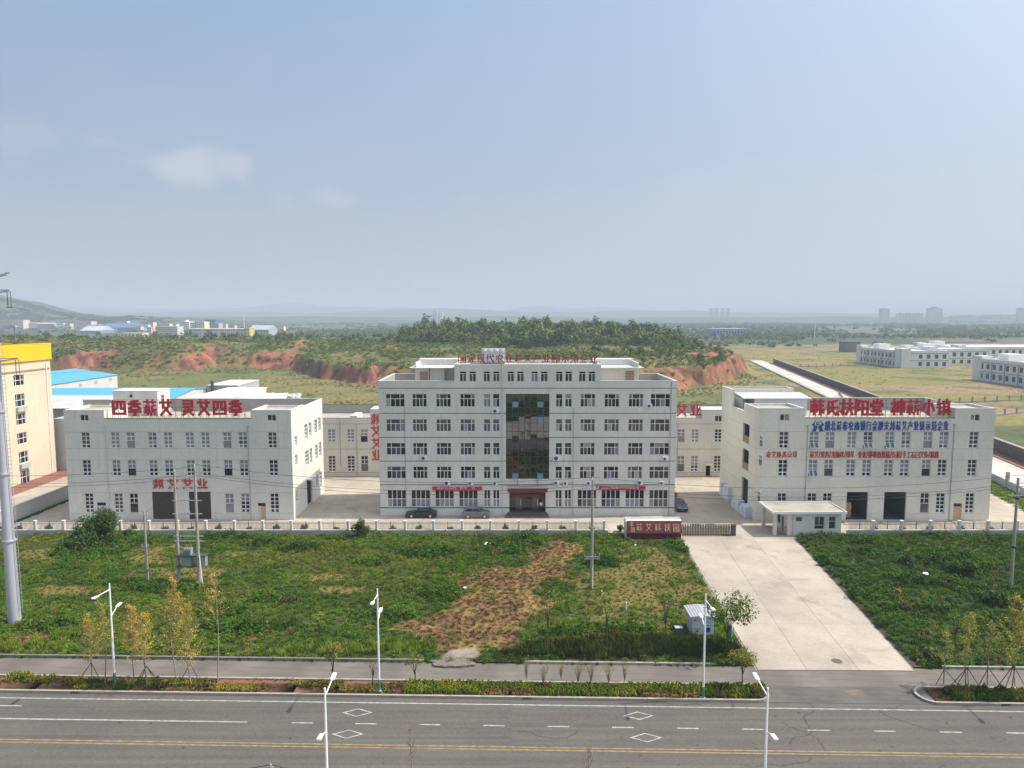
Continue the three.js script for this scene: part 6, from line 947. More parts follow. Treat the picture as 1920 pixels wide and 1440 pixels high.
// ------------------------------------------------------------------ power poles and wires
{
  const insul = (p, h = 0.3) => [cyl(p.x, p.y, p.y + h, p.z, 0.05, 0.03, 7), cyl(p.x, p.y + h * 0.35, p.y + h * 0.5, p.z, 0.09, 0.09, 7), cyl(p.x, p.y + h * 0.65, p.y + h * 0.8, p.z, 0.08, 0.08, 7)];
  const upole = (px, py, ptop, lab, r0 = 0.2, extras) => { const g = G(px, py), h = heightAt(px, py, ptop), t = thing('utility_pole', lab, 'utility pole', [g.x, 0, g.z]); part('pole', cyl(0, 0, h, 0, r0, r0 * 0.62, 12), mat.polecon, t); extras?.(t, h); return { x: g.x, z: g.z, h }; };
  const cross = (t, y, w, y2) => part('cross_arm', [bx(-w, w, y - 0.05, y + 0.05, 0.14, 0.22), ...[-0.9, 0.9].flatMap((k) => insul(V3(k * w, y + 0.05, 0.18)))], mat.galv, t);
  const A = upole(277, 1097, 958, 'shorter concrete pole with a brown box, left of the transformer', 0.19, (t, h) => { cross(t, h - 0.5, 0.5); cross(t, h - 4.4, 0.45); part('brown_box', bx(0.15, 1.0, 1.9, 2.15, 0.1, 0.45), mat.wood, t); });
  const B1 = upole(336, 1091, 884, 'left tall pole of the transformer pair', 0.22, (t, h) => { part('top_insulator', insul(V3(0, h, 0), 0.4), mat.whitepaint, t); });
  const B2 = upole(374, 1095, 876, 'right tall pole of the transformer pair', 0.22, (t, h) => { part('top_insulator', insul(V3(0, h, 0), 0.4), mat.whitepaint, t); part('cable_pipe', [bar(V3(0.22, 3.6, 0.2), V3(0.5, 0, 0.3), 0.08)], mat.pvc, t); });
  { const t = thing('transformer', 'grey oil transformer on a platform between the two tall poles', 'transformer', [(B1.x + B2.x) / 2, 0, B1.z]), w = (B2.x - B1.x) / 2; const H = (py) => heightAt(340, 1092, py);
    const bars = []; for (const py of [912, 938, 963, 1005, 1014]) bars.push(bx(-w - 0.3, w + 0.5, H(py) - 0.05, H(py) + 0.05, 0.26, 0.34)); for (const k of [-0.5, -0.1, 0.35]) bars.push(...insul(V3(k, H(963), 0.3), 0.35), ...insul(V3(k, H(938), 0.3), 0.35), cyl(k, H(1000), H(912), 0.3, 0.015, 0.015, 4)); part('rails', bars, mat.galv, t);
    part('platform', [bx(-w - 0.1, w + 0.8, H(1041) - 0.1, H(1041) + 0.06, -0.5, 0.7), bx(-w - 0.1, w + 0.8, H(1061) - 0.06, H(1061) + 0.06, -0.3, 0.5)], mat.darkmetal, t);
    part('tank', [bx(-0.55, 0.35, H(1041) + 0.07, H(1028), -0.25, 0.4), ...Array.from({ length: 7 }, (_, i) => bx(-0.55 + i * 0.14, -0.5 + i * 0.14, H(1040), H(1029.5), 0.4, 0.55))], M(0.30, 0.32, 0.35, 0.5), t); part('bushings', [-0.3, 0, 0.25].flatMap((k) => insul(V3(k, H(1028), 0.05), 0.5)), M(0.35, 0.2, 0.14, 0.4), t);
    part('switch_cabinet', [bx(-0.75, 0.45, H(1060), H(1043), 0.0, 0.6), bx(1.25, 2.2, H(1061), H(1042), -0.1, 0.6)], M(0.26, 0.28, 0.27, 0.5), t); }
  const Cc = upole(1109, 1104, 900, 'middle concrete utility pole standing between track and drive', 0.21, (t, h) => { part('top_insulator', insul(V3(0, h, 0), 0.4), mat.whitepaint, t); cross(t, h - 1.0, 0.7); const H = (py) => heightAt(1109, 1104, py); part('bracket', [bx(-0.95, 0.95, H(1043) - 0.05, H(1043) + 0.05, 0.18, 0.26), bx(-0.95, -0.87, H(1043), H(1038), 0.18, 0.26), bx(0.87, 0.95, H(1048), H(1037), 0.18, 0.26), bx(0.3, 0.38, H(1043), H(1038), 0.18, 0.26), bx(-0.95, 0.95, H(1047), H(1046), 0.18, 0.26)], mat.galv, t); part('white_pipe', [cyl(0.08, 0, H(1065), 0.2, 0.05)], mat.pvc, t); part('bracket', [bx(-0.7, 0.75, H(988), H(987), 0.17, 0.23), bx(-0.7, -0.66, H(988) - 0.7, H(988), 0.17, 0.23), bx(0.71, 0.75, H(988) - 0.5, H(988), 0.17, 0.23)], mat.galv, t); });
  const D = upole(1895, 1103, 896, 'dark utility pole near the right edge', 0.21, (t, h) => { cross(t, h - 2.1, 0.8); part('top_insulator', insul(V3(0, h - 1.6, 0.25), 0.4), mat.whitepaint, t); part('clamp', [cyl(0, h - 2.6, h - 2.4, 0, 0.26, 0.26), cyl(0, h - 8.6, h - 8.4, 0, 0.28, 0.28)], mat.black, t); });
  const sag = (a, b, s, r = 0.022) => { const p = []; for (let i = 0; i <= 16; i++) { const t = i / 16; p.push(a.clone().lerp(b, t).add(V3(0, -s * 4 * t * (1 - t), 0))); } return tubeThrough(p, r, 40, 4); };
  const top = (p, dy, dz = 0) => V3(p.x, p.h + dy, p.z + dz), span = (label, a, b, s) => single('power_wires', [sag(top(a, 0.35), top(b, 0.35), s), sag(top(a, -0.55, 0.4), top(b, -0.55, 0.4), s * 1.05), sag(top(a, -1.1, -0.4), top(b, -1.1, -0.4), s * 1.1)], mat.wire, label, 'wires');
  span('thin power wires hanging between transformer pair and middle pole', B2, Cc, 1.35); span('thin power wires hanging between middle pole and right edge pole', Cc, D, 1.5); span('short wires between the two transformer poles', B1, B2, 0.15);
  const E = { x: -78, z: B1.z - 1, h: B1.h - 0.6 }; span('thin power wires running left out of the picture from the transformer', E, B1, 0.7); span('thin power wires running right out of the picture', D, { x: 98, z: D.z, h: D.h }, 0.5);
  single('service_wire', [sag(V3(A.x, A.h - 0.3, A.z), V3(B1.x, B1.h - 1.6, B1.z), 0.3, 0.018), sag(V3(A.x, A.h - 0.4, A.z), V3(A.x - 1, A.h - 4, A.z), 0.1, 0.018)], mat.wire, 'slanting service wire from the short pole up to the transformer pair', 'wires');
  // big steel tower on the left
  const g = G(28, 1171), t = thing('steel_tower', 'tall tapering grey steel power tower with ladder at the left edge', 'power tower', [g.x, 0, g.z]), Hh = 39, rr = (y) => lerp(0.62, 0.26, y / Hh);
  part('foot_plate', cyl(0, 0, 0.22, 0, 0.8, 0.78, 16), M(0.62, 0.58, 0.52, 0.9), t); part('shaft', cyl(0, 0.22, Hh, 0, rr(0), rr(Hh), 14), mat.galv, t); part('flange', [9.2, 16.4, 23, 30].map((y) => cyl(0, y, y + 0.16, 0, rr(y) + 0.14, rr(y) + 0.14, 14)), mat.galv, t);
  const rungs = []; for (let y = 1.5; y < 37; y += 0.42) { const r = rr(y) + 0.08; rungs.push(bx(r, r + 0.34, y, y + 0.03, 0.1, 0.14)); } for (const k of [0.02, 0.36]) rungs.push(bar(V3(rr(1.5) + 0.08 + k, 1.5, 0.12), V3(rr(37) + 0.08 + k, 37, 0.12), 0.02)); part('ladder', rungs, mat.galv, t);
  const wires = [], far = V3(-60, 20, -900); for (const [y, L] of [[35.6, 1.9], [31.9, 2.25], [28.6, 2.3], [37.2, 1.7]]) {
    const arm = part('cross_arm', [beam(V3(0, y - 0.35, 0), V3(L, y, 0), 0.22, 0.16), beam(V3(0, y, 0), V3(L, y + 0.04, 0), 0.12, 0.1), beam(V3(-0.1, y - 0.35, 0), V3(-L, y, 0), 0.22, 0.16)], mat.galv, t); if (y > 37) { part('clamp', bx(L - 0.25, L + 0.25, y + 0.1, y + 0.2, -0.05, 0.05), mat.wood, arm); continue; }
    const st = []; for (const d of y > 33 || y < 30 ? [-0.35, 0] : [-0.2]) for (let k = 0; k < 9; k++) st.push(cyl(L + d, y - 0.25 - k * 0.16, y - 0.19 - k * 0.16, 0, 0.09, 0.05, 7)); for (const d of y > 33 || y < 30 ? [-0.35, 0] : [-0.2]) st.push(cyl(L + d, y - 1.7, y, 0, 0.025, 0.025, 5)); st.push(bx(L - 0.55, L + 0.1, y - 1.78, y - 1.7, -0.05, 0.05)); part('insulator_string', st, M(0.12, 0.09, 0.09, 0.4), arm);
    wires.push(sag(V3(g.x + L, y - 1.75, g.z), V3(-210 + (y - 30) * 6, 27 + (y - 28), -620), 9, 0.014)); }
  single('power_line', wires, mat.wire, 'high voltage wires leaving the steel tower towards the hills', 'wires');
  // pole top with cross arm at the bottom edge
  const q = Fz(508, 1437, -42); const pt = thing('utility_pole', 'top of a near utility pole with wires at the bottom edge', 'utility pole', [q.x, 0, q.z]); part('pole', cyl(0, 0, q.y - 0.05, 0, 0.2, 0.13, 12), mat.polecon, pt); part('cross_arm', [bx(-0.5, 0.5, q.y - 0.35, q.y - 0.25, 0.1, 0.2), ...insul(V3(0, q.y - 0.05, 0), 0.22), ...insul(V3(0.25, q.y - 0.25, 0.15), 0.3)], mat.galv, pt);
  single('near_wires', [sag(V3(q.x - 26, q.y - 1.5, q.z + 2), V3(q.x, q.y + 0.12, q.z), 0.6, 0.03), sag(V3(q.x, q.y + 0.12, q.z), V3(q.x + 24, q.y - 2.6, q.z + 2.2), 0.5, 0.03), sag(V3(q.x - 26, q.y - 1.9, q.z + 2.4), V3(q.x - 0.2, q.y - 0.1, q.z + 0.3), 0.6, 0.03), sag(V3(q.x + 0.25, q.y + 0.05, q.z + 0.2), V3(q.x + 24, q.y - 2.9, q.z + 2.6), 0.5, 0.03)], mat.wire, 'black wires on the pole top at the bottom edge', 'wires');
}
// ------------------------------------------------------------------ kiosk, cabinet, small signs and markers
{
  const g = G(1316, 1196), zf = g.z, x0 = Fz(1297, 1180, zf).x, x1 = Fz(1338.5, 1180, zf).x, h = 2.25, t = thing('kiosk', 'small white equipment kiosk with posters and ribbed metal roof', 'kiosk', [0, 0, 0]), d = 2.3;
  box2('base', x0, x1, 0, 0.28, zf - d, zf, M(0.03, 0.035, 0.06, 0.7), t); box2('wall', x0, x1, 0.28, h, zf - d, zf - 0.03, M(0.45, 0.46, 0.47, 0.7), t);
  box2('door', x0 + 0.05, (x0 + x1) / 2 - 0.02, 0.34, h - 0.1, zf - 0.03, zf + 0.02, M(0.66, 0.71, 0.73, 0.5), t); box2('door', (x0 + x1) / 2 + 0.02, x1 - 0.05, 0.34, h - 0.1, zf - 0.03, zf + 0.02, M(0.66, 0.71, 0.73, 0.5), t);
  const u = (f) => lerp(x0, x1, f), v = (f) => lerp(0.3, h, f), bl = M(0.09, 0.28, 0.5, 0.5);
  part('poster_lettering', [bx(u(0.08), u(0.2), v(0.76), v(0.84), zf + 0.02, zf + 0.026), bx(u(0.22), u(0.33), v(0.74), v(0.78), zf + 0.02, zf + 0.026), bx(u(0.62), u(0.9), v(0.5), v(0.55), zf + 0.02, zf + 0.026), bx(u(0.66), u(0.72), v(0.74), v(0.79), zf + 0.02, zf + 0.026), bx(u(0.6), u(0.86), v(0.665), v(0.69), zf + 0.02, zf + 0.026)], bl, t);
  part('yellow_patch', bx(u(0.06), u(0.4), v(0.28), v(0.41), zf + 0.02, zf + 0.025), M(0.6, 0.5, 0.22, 0.6), t); part('red_patch', bx(u(0.18), u(0.3), v(0.17), v(0.27), zf + 0.02, zf + 0.026), M(0.5, 0.06, 0.04, 0.6), t);
  { const s = new THREE.Shape([[u(0.56), v(0.13)], [u(0.56), v(0.38)], [u(0.84), v(0.44)], [u(0.84), v(0.15)]].map((p) => new THREE.Vector2(...p))); part('blue_patch', uvm(new THREE.ExtrudeGeometry(s, { depth: 0.006, bevelEnabled: false }).translate(0, 0, zf + 0.02)), M(0.03, 0.09, 0.25, 0.6), t); }
  const rf = []; for (let i = 0; i < 20; i++) { const a = lerp(x0 - 0.25, x1 + 0.25, i / 20), b = lerp(x0 - 0.25, x1 + 0.25, (i + 1) / 20), md = (a + b) / 2, f = 0.3 * (1 - Math.abs(md - (x0 + x1) / 2) / ((x1 - x0) / 2 + 0.25)); rf.push(beam(V3(md, h + 0.05 + f * 0.4, zf + 0.25), V3(md, h + 0.1 + f * 0.6, zf - d - 0.25), b - a - 0.01, i % 2 ? 0.05 : 0.1)); } part('roof', rf, M(0.42, 0.42, 0.46, 0.45, { metalness: 0.2 }), t); box2('eaves', x0 - 0.28, x1 + 0.28, h, h + 0.05, zf - d - 0.28, zf + 0.28, M(0.35, 0.35, 0.38, 0.5), t);
  const c = G(1273, 1197), cb = thing('cabinet', 'small dark grey metal cabinet left of the kiosk', 'cabinet', [c.x, 0, c.z]); box2('body', -0.37, 0.37, 0, 1.05, -0.5, 0, M(0.10, 0.105, 0.10, 0.6), cb); box2('lid', -0.4, 0.4, 1.05, 1.12, -0.55, 0.04, mat.galv, cb);
  const s = G(1367, 1203), sp = thing('sign_pillar', 'green and white sign pillar beside the drive', 'sign', [s.x, 0, s.z]); box2('foot', -0.32, 0.32, 0, 0.22, -0.3, 0.3, mat.white, sp); box2('board', -0.2, 0.2, 0.22, 1.75, -0.08, 0.08, M(0.01, 0.16, 0.08, 0.5), sp); box2('edge', 0.2, 0.27, 0.22, 1.75, -0.09, 0.09, mat.whitepaint, sp);
  [[1128, 1119, 7, 'white marker post right of the middle utility pole'], [1174, 1144, 9, 'white marker post in the olive field, nearer to the drive']].forEach(([px, py, hh, lab]) => { const p = G(px, py), o = thing('marker_post', lab, 'marker', [p.x, 0, p.z]); part('post', cyl(0, 0, hh / 15.5 + 0.3, 0, 0.07, 0.07, 8), mat.whitepaint, o); part('cap', cyl(0, hh / 15.5 + 0.3, hh / 15.5 + 0.36, 0, 0.09, 0.05, 8), mat.whitepaint, o); });
  const litter = (px, py, r, lab) => { const p = G(px, py), gg = new THREE.IcosahedronGeometry(r, 1), q = gg.attributes.position; for (let i = 0; i < q.count; i++) { const k = 0.7 + 0.6 * hash(Math.round(q.getX(i) * 90), Math.round(q.getY(i) * 90), Math.round(q.getZ(i) * 90)); q.setXYZ(i, q.getX(i) * k, q.getY(i) * k * 0.5, q.getZ(i) * k); } gg.computeVertexNormals(); const o = single('litter', uvm(gg), mat.whitepaint, lab, 'litter'); o.position.set(p.x, 0.35, p.z); };
  litter(914, 1025, 0.5, 'white crumpled bag lying among weeds near the fence'); litter(1735, 1081, 0.35, 'white scrap lying in the right field'); litter(872, 1107, 0.2, 'small white scrap beside the brown track'); litter(1191, 1026, 0.16, 'tiny white scrap below the name wall');
  // white foam boxes along the right workshop
  const foam = M(0.62, 0.66, 0.72, 0.85), stack = (px, py, n, hgt, lab) => { const p = G(px, py), o = thing('foam_box_stack', lab, 'boxes', [p.x, 0.03, p.z]); for (let i = 0; i < n; i++) for (let k = 0; k < hgt - (i % 3 === 2 ? 1 : 0); k++) part('foam_box', uvm(new RoundedBoxGeometry(1.15, 0.62, 1.15, 1, 0.04)), foam, o).position.set(-0.25 * (i % 2) * 0.3, 0.31 + k * 0.63, -0.6 - i * 1.22); };
  stack(1370, 941, 4, 4, 'tall stack of white foam boxes by the rear of the right workshop'); stack(1404, 972, 6, 3, 'lower stack of white foam boxes near the gatehouse');
  // silver drums and planks near the far corner
  const sc = G(1360, 890), so = thing('scooter', 'dark scooter parked at the rear workshop door', 'scooter', [sc.x, 0.03, sc.z]); part('wheel', [-0.55, 0.55].map((x) => uvm(new THREE.TorusGeometry(0.24, 0.07, 6, 14).translate(x, 0.3, 0))), mat.rubber, so); part('body', [bx(-0.5, 0.15, 0.42, 0.75, -0.14, 0.14), bx(-0.1, 0.55, 0.28, 0.38, -0.14, 0.14), bar(V3(0.55, 0.3, 0), V3(0.36, 1.05, 0), 0.05)], mat.black, so); part('seat', uvm(new RoundedBoxGeometry(0.65, 0.12, 0.26, 2, 0.04).translate(-0.2, 0.82, 0)), mat.rubber, so); part('handlebar', bar(V3(0.36, 1.05, -0.32), V3(0.36, 1.05, 0.32), 0.025), mat.steel, so);
  const rc = G(1267, 934), ro = thing('tricycle', 'dark red cargo tricycle half hidden behind the office corner', 'tricycle', [rc.x - 0.4, 0.03, rc.z - 0.8]); part('wheel', [[-0.5, 0.4], [0.5, 0.4], [0, -1.2]].map(([x, z]) => uvm(new THREE.TorusGeometry(0.26, 0.07, 6, 14).rotateY(Math.PI / 2).translate(x, 0.32, z))), mat.rubber, ro); part('cargo_box', [bx(-0.6, 0.6, 0.5, 0.95, -0.1, 1.1)], mat.maroon, ro); part('cab', [bx(-0.5, 0.5, 0.45, 1.15, -1.3, -1.0), bx(-0.4, 0.4, 0.5, 0.8, -1.0, -0.4), bx(-0.55, 0.55, 1.75, 1.83, -1.4, 0), bx(-0.5, -0.45, 1.1, 1.75, -1.3, -1.25), bx(0.45, 0.5, 1.1, 1.75, -1.3, -1.25)], mat.maroon, ro);
}
// ------------------------------------------------------------------ cars
function car(name, label, pos, turn, paint, o) { // length along x, front at +x
  const t = thing(name, label, 'car', pos, turn), L = o.L, W = o.W, s = new THREE.Shape(), wr = o.wr, xs = [-L * 0.31, L * 0.31];
  s.moveTo(-L / 2 + 0.05, 0.28); for (const x of xs) { s.lineTo(x - wr - 0.06, 0.24); s.absarc(x, wr, wr + 0.05, Math.PI, 0, true); s.lineTo(x + wr + 0.06, 0.24); } s.lineTo(L / 2 - 0.05, 0.28); for (const p of o.deck) s.lineTo(p[0] * L, p[1]); s.closePath();
  const bd = uvm(new THREE.ExtrudeGeometry(s, { depth: W - 0.24, bevelEnabled: true, bevelSize: 0.08, bevelThickness: 0.12, bevelSegments: 3, curveSegments: 10 }).translate(0, 0, -(W - 0.24) / 2)); const pm = M(...paint, 0.35, { clearcoat: 0.25, clearcoatRoughness: 0.1, metalness: o.metal ?? 0 }); part('body', bd, pm, t);
  const loft = (rows) => { const p = []; const q = (a, b, c, d) => { for (const v of [a, b, c, a, c, d]) p.push(...v); }; for (let i = 0; i + 1 < rows.length; i++) { const [a0, a1, y0, w0] = rows[i], [b0, b1, y1, w1] = rows[i + 1]; const A = [[a0, y0, w0], [a1, y0, w0], [a1, y0, -w0], [a0, y0, -w0]], B = [[b0, y1, w1], [b1, y1, w1], [b1, y1, -w1], [b0, y1, -w1]]; for (let k = 0; k < 4; k++) q(A[k], A[(k + 1) % 4], B[(k + 1) % 4], B[k]); } const [a0, a1, y, w] = rows[rows.length - 1]; q([a0, y, w], [a1, y, w], [a1, y, -w], [a0, y, -w]); const g = new THREE.BufferGeometry(); g.setAttribute('position', new THREE.Float32BufferAttribute(p, 3)); g.computeVertexNormals(); return uvm(g); };
  const [b0, b1, t0, t1] = o.cab.map((x) => x * L), yb = o.belt, yt = o.top, wb = W / 2 - 0.1, wt = W / 2 - 0.27;
  part('greenhouse', loft([[b0, b1, yb - 0.06, wb], [t0, t1, yt - 0.1, wt]]), M(0.012, 0.014, 0.016, 0.08, { ior: 1.45 }), t);
  const roof = part('roof', loft([[t0 - 0.07, t1 + 0.07, yt - 0.1, wt + 0.02], [t0 + 0.04, t1 - 0.12, yt - 0.02, wt - 0.08], [t0 + 0.25, t1 - 0.35, yt, wt - 0.22]]), pm, t);
  const pil = []; for (const k of [1, -1]) { for (const [xa, xb] of [[b1, t1], [b0, t0], [(b0 + b1) / 2 + 0.05, (t0 + t1) / 2 + 0.02]]) pil.push(beam(V3(xa, yb - 0.05, k * (wb - 0.0)), V3(xb, yt - 0.09, k * (wt + 0.01)), 0.09, 0.07)); } part('pillar', pil, pm, t); if (o.rail) part('roof_rail', [1, -1].map((k) => bar(V3(t0 + 0.1, yt + 0.06, k * (wt - 0.06)), V3(t1 - 0.2, yt + 0.04, k * (wt - 0.06)), 0.025)), mat.steel, roof);
  if (o.trim) part('window_trim', [1, -1].flatMap((k) => [beam(V3(b0 + 0.15, yb - 0.02, k * (wb + 0.015)), V3(b1 - 0.1, yb - 0.02, k * (wb + 0.015)), 0.03, 0.03), beam(V3(t0, yt - 0.1, k * (wt + 0.035)), V3(t1, yt - 0.1, k * (wt + 0.035)), 0.03, 0.03)]), mat.steel, t);
  for (const x of xs) for (const k of [1, -1]) { const w = part('wheel', uvm(new THREE.CylinderGeometry(wr, wr, 0.22, 22).rotateX(Math.PI / 2)), mat.rubber, t); w.position.set(x, wr, k * (W / 2 - 0.11)); part('rim', [uvm(new THREE.CylinderGeometry(wr * 0.66, wr * 0.66, 0.03, 18).rotateX(Math.PI / 2).translate(0, 0, k * 0.105)), ...[0, 1, 2, 3, 4].map((i) => uvm(new THREE.BoxGeometry(wr * 0.16, wr * 1.2, 0.03).translate(0, 0, k * 0.125).rotateZ(i * 0.628)))], mat.steel, w); }
  const yh = o.lamp; part('headlight', [1, -1].map((k) => uvm(new RoundedBoxGeometry(0.2, 0.16, 0.42, 2, 0.05).translate(L / 2 - 0.1, yh, k * (W / 2 - 0.3)))), M(0.75, 0.77, 0.8, 0.1, { clearcoat: 1 }), t); part('taillight', [1, -1].map((k) => uvm(new RoundedBoxGeometry(0.14, 0.17, 0.4, 2, 0.04).translate(-L / 2 + 0.06, yh + 0.06, k * (W / 2 - 0.28)))), M(0.4, 0.02, 0.02, 0.2), t);
  part('grille', bx(L / 2 - 0.02, L / 2 + 0.055, 0.42, yh - 0.02, -0.5, 0.5), mat.darkmetal, t); part('grille_bar', bx(L / 2 + 0.03, L / 2 + 0.075, yh - 0.02, yh + 0.05, -0.62, 0.62), mat.steel, t); part('number_plate', [bx(L / 2 + 0.05, L / 2 + 0.08, 0.4, 0.52, -0.22, 0.22)], M(0.3, 0.4, 0.5, 0.5), t); part('number_plate', bx(-L / 2 - 0.08, -L / 2 - 0.04, 0.5, 0.62, -0.22, 0.22), M(0.03, 0.1, 0.4, 0.5), t);
  part('mirror', [1, -1].map((k) => uvm(new RoundedBoxGeometry(0.12, 0.13, 0.2, 2, 0.04).translate(b1 - 0.42, yb + 0.06, k * (W / 2 + 0.06)))), pm, t); part('bumper', [bx(L / 2 - 0.1, L / 2 + 0.05, 0.26, 0.42, -W / 2 + 0.25, W / 2 - 0.25), bx(-L / 2 - 0.05, -L / 2 + 0.1, 0.26, 0.46, -W / 2 + 0.25, W / 2 - 0.25)], o.bumper ?? pm, t); part('door_handle', [1, -1].flatMap((k) => [-0.1, 0.13].map((f) => bx(f * L - 0.1, f * L + 0.1, yb - 0.16, yb - 0.12, k * (W / 2 - 0.02), k * (W / 2 + 0.012)))), mat.steel, t);
  return t;
}
{
  const a = G(789, 972), b = G(893, 973), c = G(1281, 961);
  car('parked_sedan', 'black sedan parked before the ground floor windows, facing left', [a.x, 0.03, a.z - 0.85], Math.PI, [0.008, 0.008, 0.01], { L: 4.95, W: 1.84, wr: 0.33, belt: 0.95, top: 1.46, lamp: 0.66, deck: [[0.5, 0.6], [0.47, 0.74], [0.2, 0.94], [-0.33, 0.98], [-0.48, 0.9], [-0.5, 0.6]], cab: [-0.42, 0.25, -0.22, 0.06], trim: 1 });
  car('parked_suv', 'silver grey compact off-road car parked left of the entrance, facing right', [b.x, 0.03, b.z - 0.9], 0, [0.17, 0.17, 0.175], { L: 4.35, W: 1.82, wr: 0.36, belt: 1.06, top: 1.68, lamp: 0.84, deck: [[0.5, 0.72], [0.475, 0.9], [0.24, 1.06], [-0.46, 1.1], [-0.5, 0.75]], cab: [-0.48, 0.27, -0.38, 0.06], rail: 1, metal: 0.25, bumper: mat.darkmetal });
  car('parked_hatchback', 'dark blue-black car facing the camera at the right corner of the office', [c.x, 0.03, c.z - 2.2], -Math.PI / 2 - 0.06, [0.012, 0.016, 0.024], { L: 4.5, W: 1.82, wr: 0.33, belt: 0.98, top: 1.52, lamp: 0.72, deck: [[0.5, 0.62], [0.47, 0.8], [0.22, 0.98], [-0.42, 1.0], [-0.5, 0.7]], cab: [-0.46, 0.27, -0.32, 0.05] });
}
// ------------------------------------------------------------------ the person in the doorway
{
  const field3 = (bones, n, lo, size, grow = 0) => { const mc = new MarchingCubes(n, new THREE.MeshStandardMaterial(), false, false, 60000), h = size / n; const seg = (p, [a, b, ra, rb]) => { const ab = b.clone().sub(a), t = clamp(p.clone().sub(a).dot(ab) / ab.lengthSq()); return p.distanceTo(a.clone().addScaledVector(ab, t)) - lerp(ra, rb, t) - grow; }; const p = V3(0, 0, 0); for (let z = 0; z < n; z++) for (let y = 0; y < n; y++) for (let x = 0; x < n; x++) { p.set(lo.x + (x + 0.0) * h, lo.y + y * h, lo.z + z * h); let d = 1e3; for (const b of bones) { const e = seg(p, b), k = 0.035, m = clamp(0.5 + 0.5 * (d - e) / k); d = lerp(d, e, m) - k * m * (1 - m); } mc.field[x + y * n + z * n * n] = -d; } mc.isolation = 0; mc.update(); const c = mc.count, P = new Float32Array(c * 3), Nn = new Float32Array(c * 3); for (let i = 0; i < c; i++) for (let k = 0; k < 3; k++) { P[i * 3 + k] = lo.getComponent(k) + (mc.positionArray[i * 3 + k] + 1) / 2 * size; Nn[i * 3 + k] = mc.normalArray[i * 3 + k]; } const g = new THREE.BufferGeometry(); g.setAttribute('position', new THREE.BufferAttribute(P, 3)); g.computeVertexNormals(); return uvm(g); };
  const v = V3, q = Fz(1014.5, 961, zM - 0.4), t = thing('person', 'person in a white shirt standing in the dark office entrance', 'person', [q.x, 0.62, zM - 0.55], 0.25);
  const torso = [[v(0, 0.95, 0), v(0, 1.2, 0), 0.13, 0.13], [v(0, 1.2, 0), v(0, 1.38, 0), 0.14, 0.12], [v(-0.16, 1.4, 0), v(0.16, 1.4, 0), 0.065, 0.065]], armsB = [-1, 1].flatMap((s) => [[v(s * 0.18, 1.4, 0), v(s * 0.27, 1.14, 0.0), 0.05, 0.042], [v(s * 0.27, 1.14, 0), v(s * 0.24, 0.95, 0.14), 0.04, 0.03]]), legs = [-1, 1].flatMap((s) => [[v(s * 0.085, 0.9, 0), v(s * 0.1, 0.48, 0.015), 0.085, 0.06], [v(s * 0.1, 0.48, 0.015), v(s * 0.105, 0.09, 0), 0.056, 0.038], [v(s * 0.105, 0.05, 0), v(s * 0.13, 0.04, 0.15), 0.042, 0.034]]), head = [[v(0, 1.42, 0), v(0, 1.54, 0.01), 0.055, 0.052], [v(0, 1.58, 0.01), v(0, 1.66, 0), 0.075, 0.09], [v(0, 1.61, 0.09), v(0, 1.6, 0.1), 0.018, 0.018]];
  const hands = [-1, 1].flatMap((s) => { const w = v(s * 0.24, 0.95, 0.14), b = [[w, v(s * 0.235, 0.89, 0.18), 0.028, 0.032]]; for (let f = 0; f < 4; f++) b.push([v(s * (0.215 + f * 0.014), 0.875, 0.19), v(s * (0.21 + f * 0.014), 0.81 + 0.008 * Math.abs(f - 1), 0.2), 0.009, 0.008]); b.push([v(s * 0.212, 0.9, 0.19), v(s * 0.19, 0.85, 0.215), 0.01, 0.008]); return b; });
  part('body', field3([...torso, ...armsB, ...legs, ...head, ...hands], 96, v(-0.95, -0.02, -0.95), 1.9), M(0.36, 0.21, 0.14, 0.6), t);
  part('shirt', field3([...torso, ...armsB.filter((_, i) => i % 2 === 0)], 64, v(-0.5, 0.75, -0.5), 1.0, 0.018), M(0.78, 0.78, 0.78, 0.85), t); part('trousers', field3([[v(-0.05, 0.95, 0), v(0.05, 0.95, 0), 0.12, 0.12], ...legs.filter((_, i) => i % 3 < 2)], 64, v(-0.6, 0.02, -0.6), 1.2, 0.018), M(0.02, 0.022, 0.03, 0.85), t); part('hair', field3([[v(0, 1.69, -0.02), v(0, 1.62, -0.05), 0.085, 0.075]], 40, v(-0.2, 1.45, -0.22), 0.4, 0.012), M(0.012, 0.01, 0.01, 0.7), t); part('shoe', [-1, 1].map((s) => uvm(new RoundedBoxGeometry(0.1, 0.08, 0.27, 2, 0.03).translate(s * 0.115, 0.04, 0.06))), mat.black, t);
}
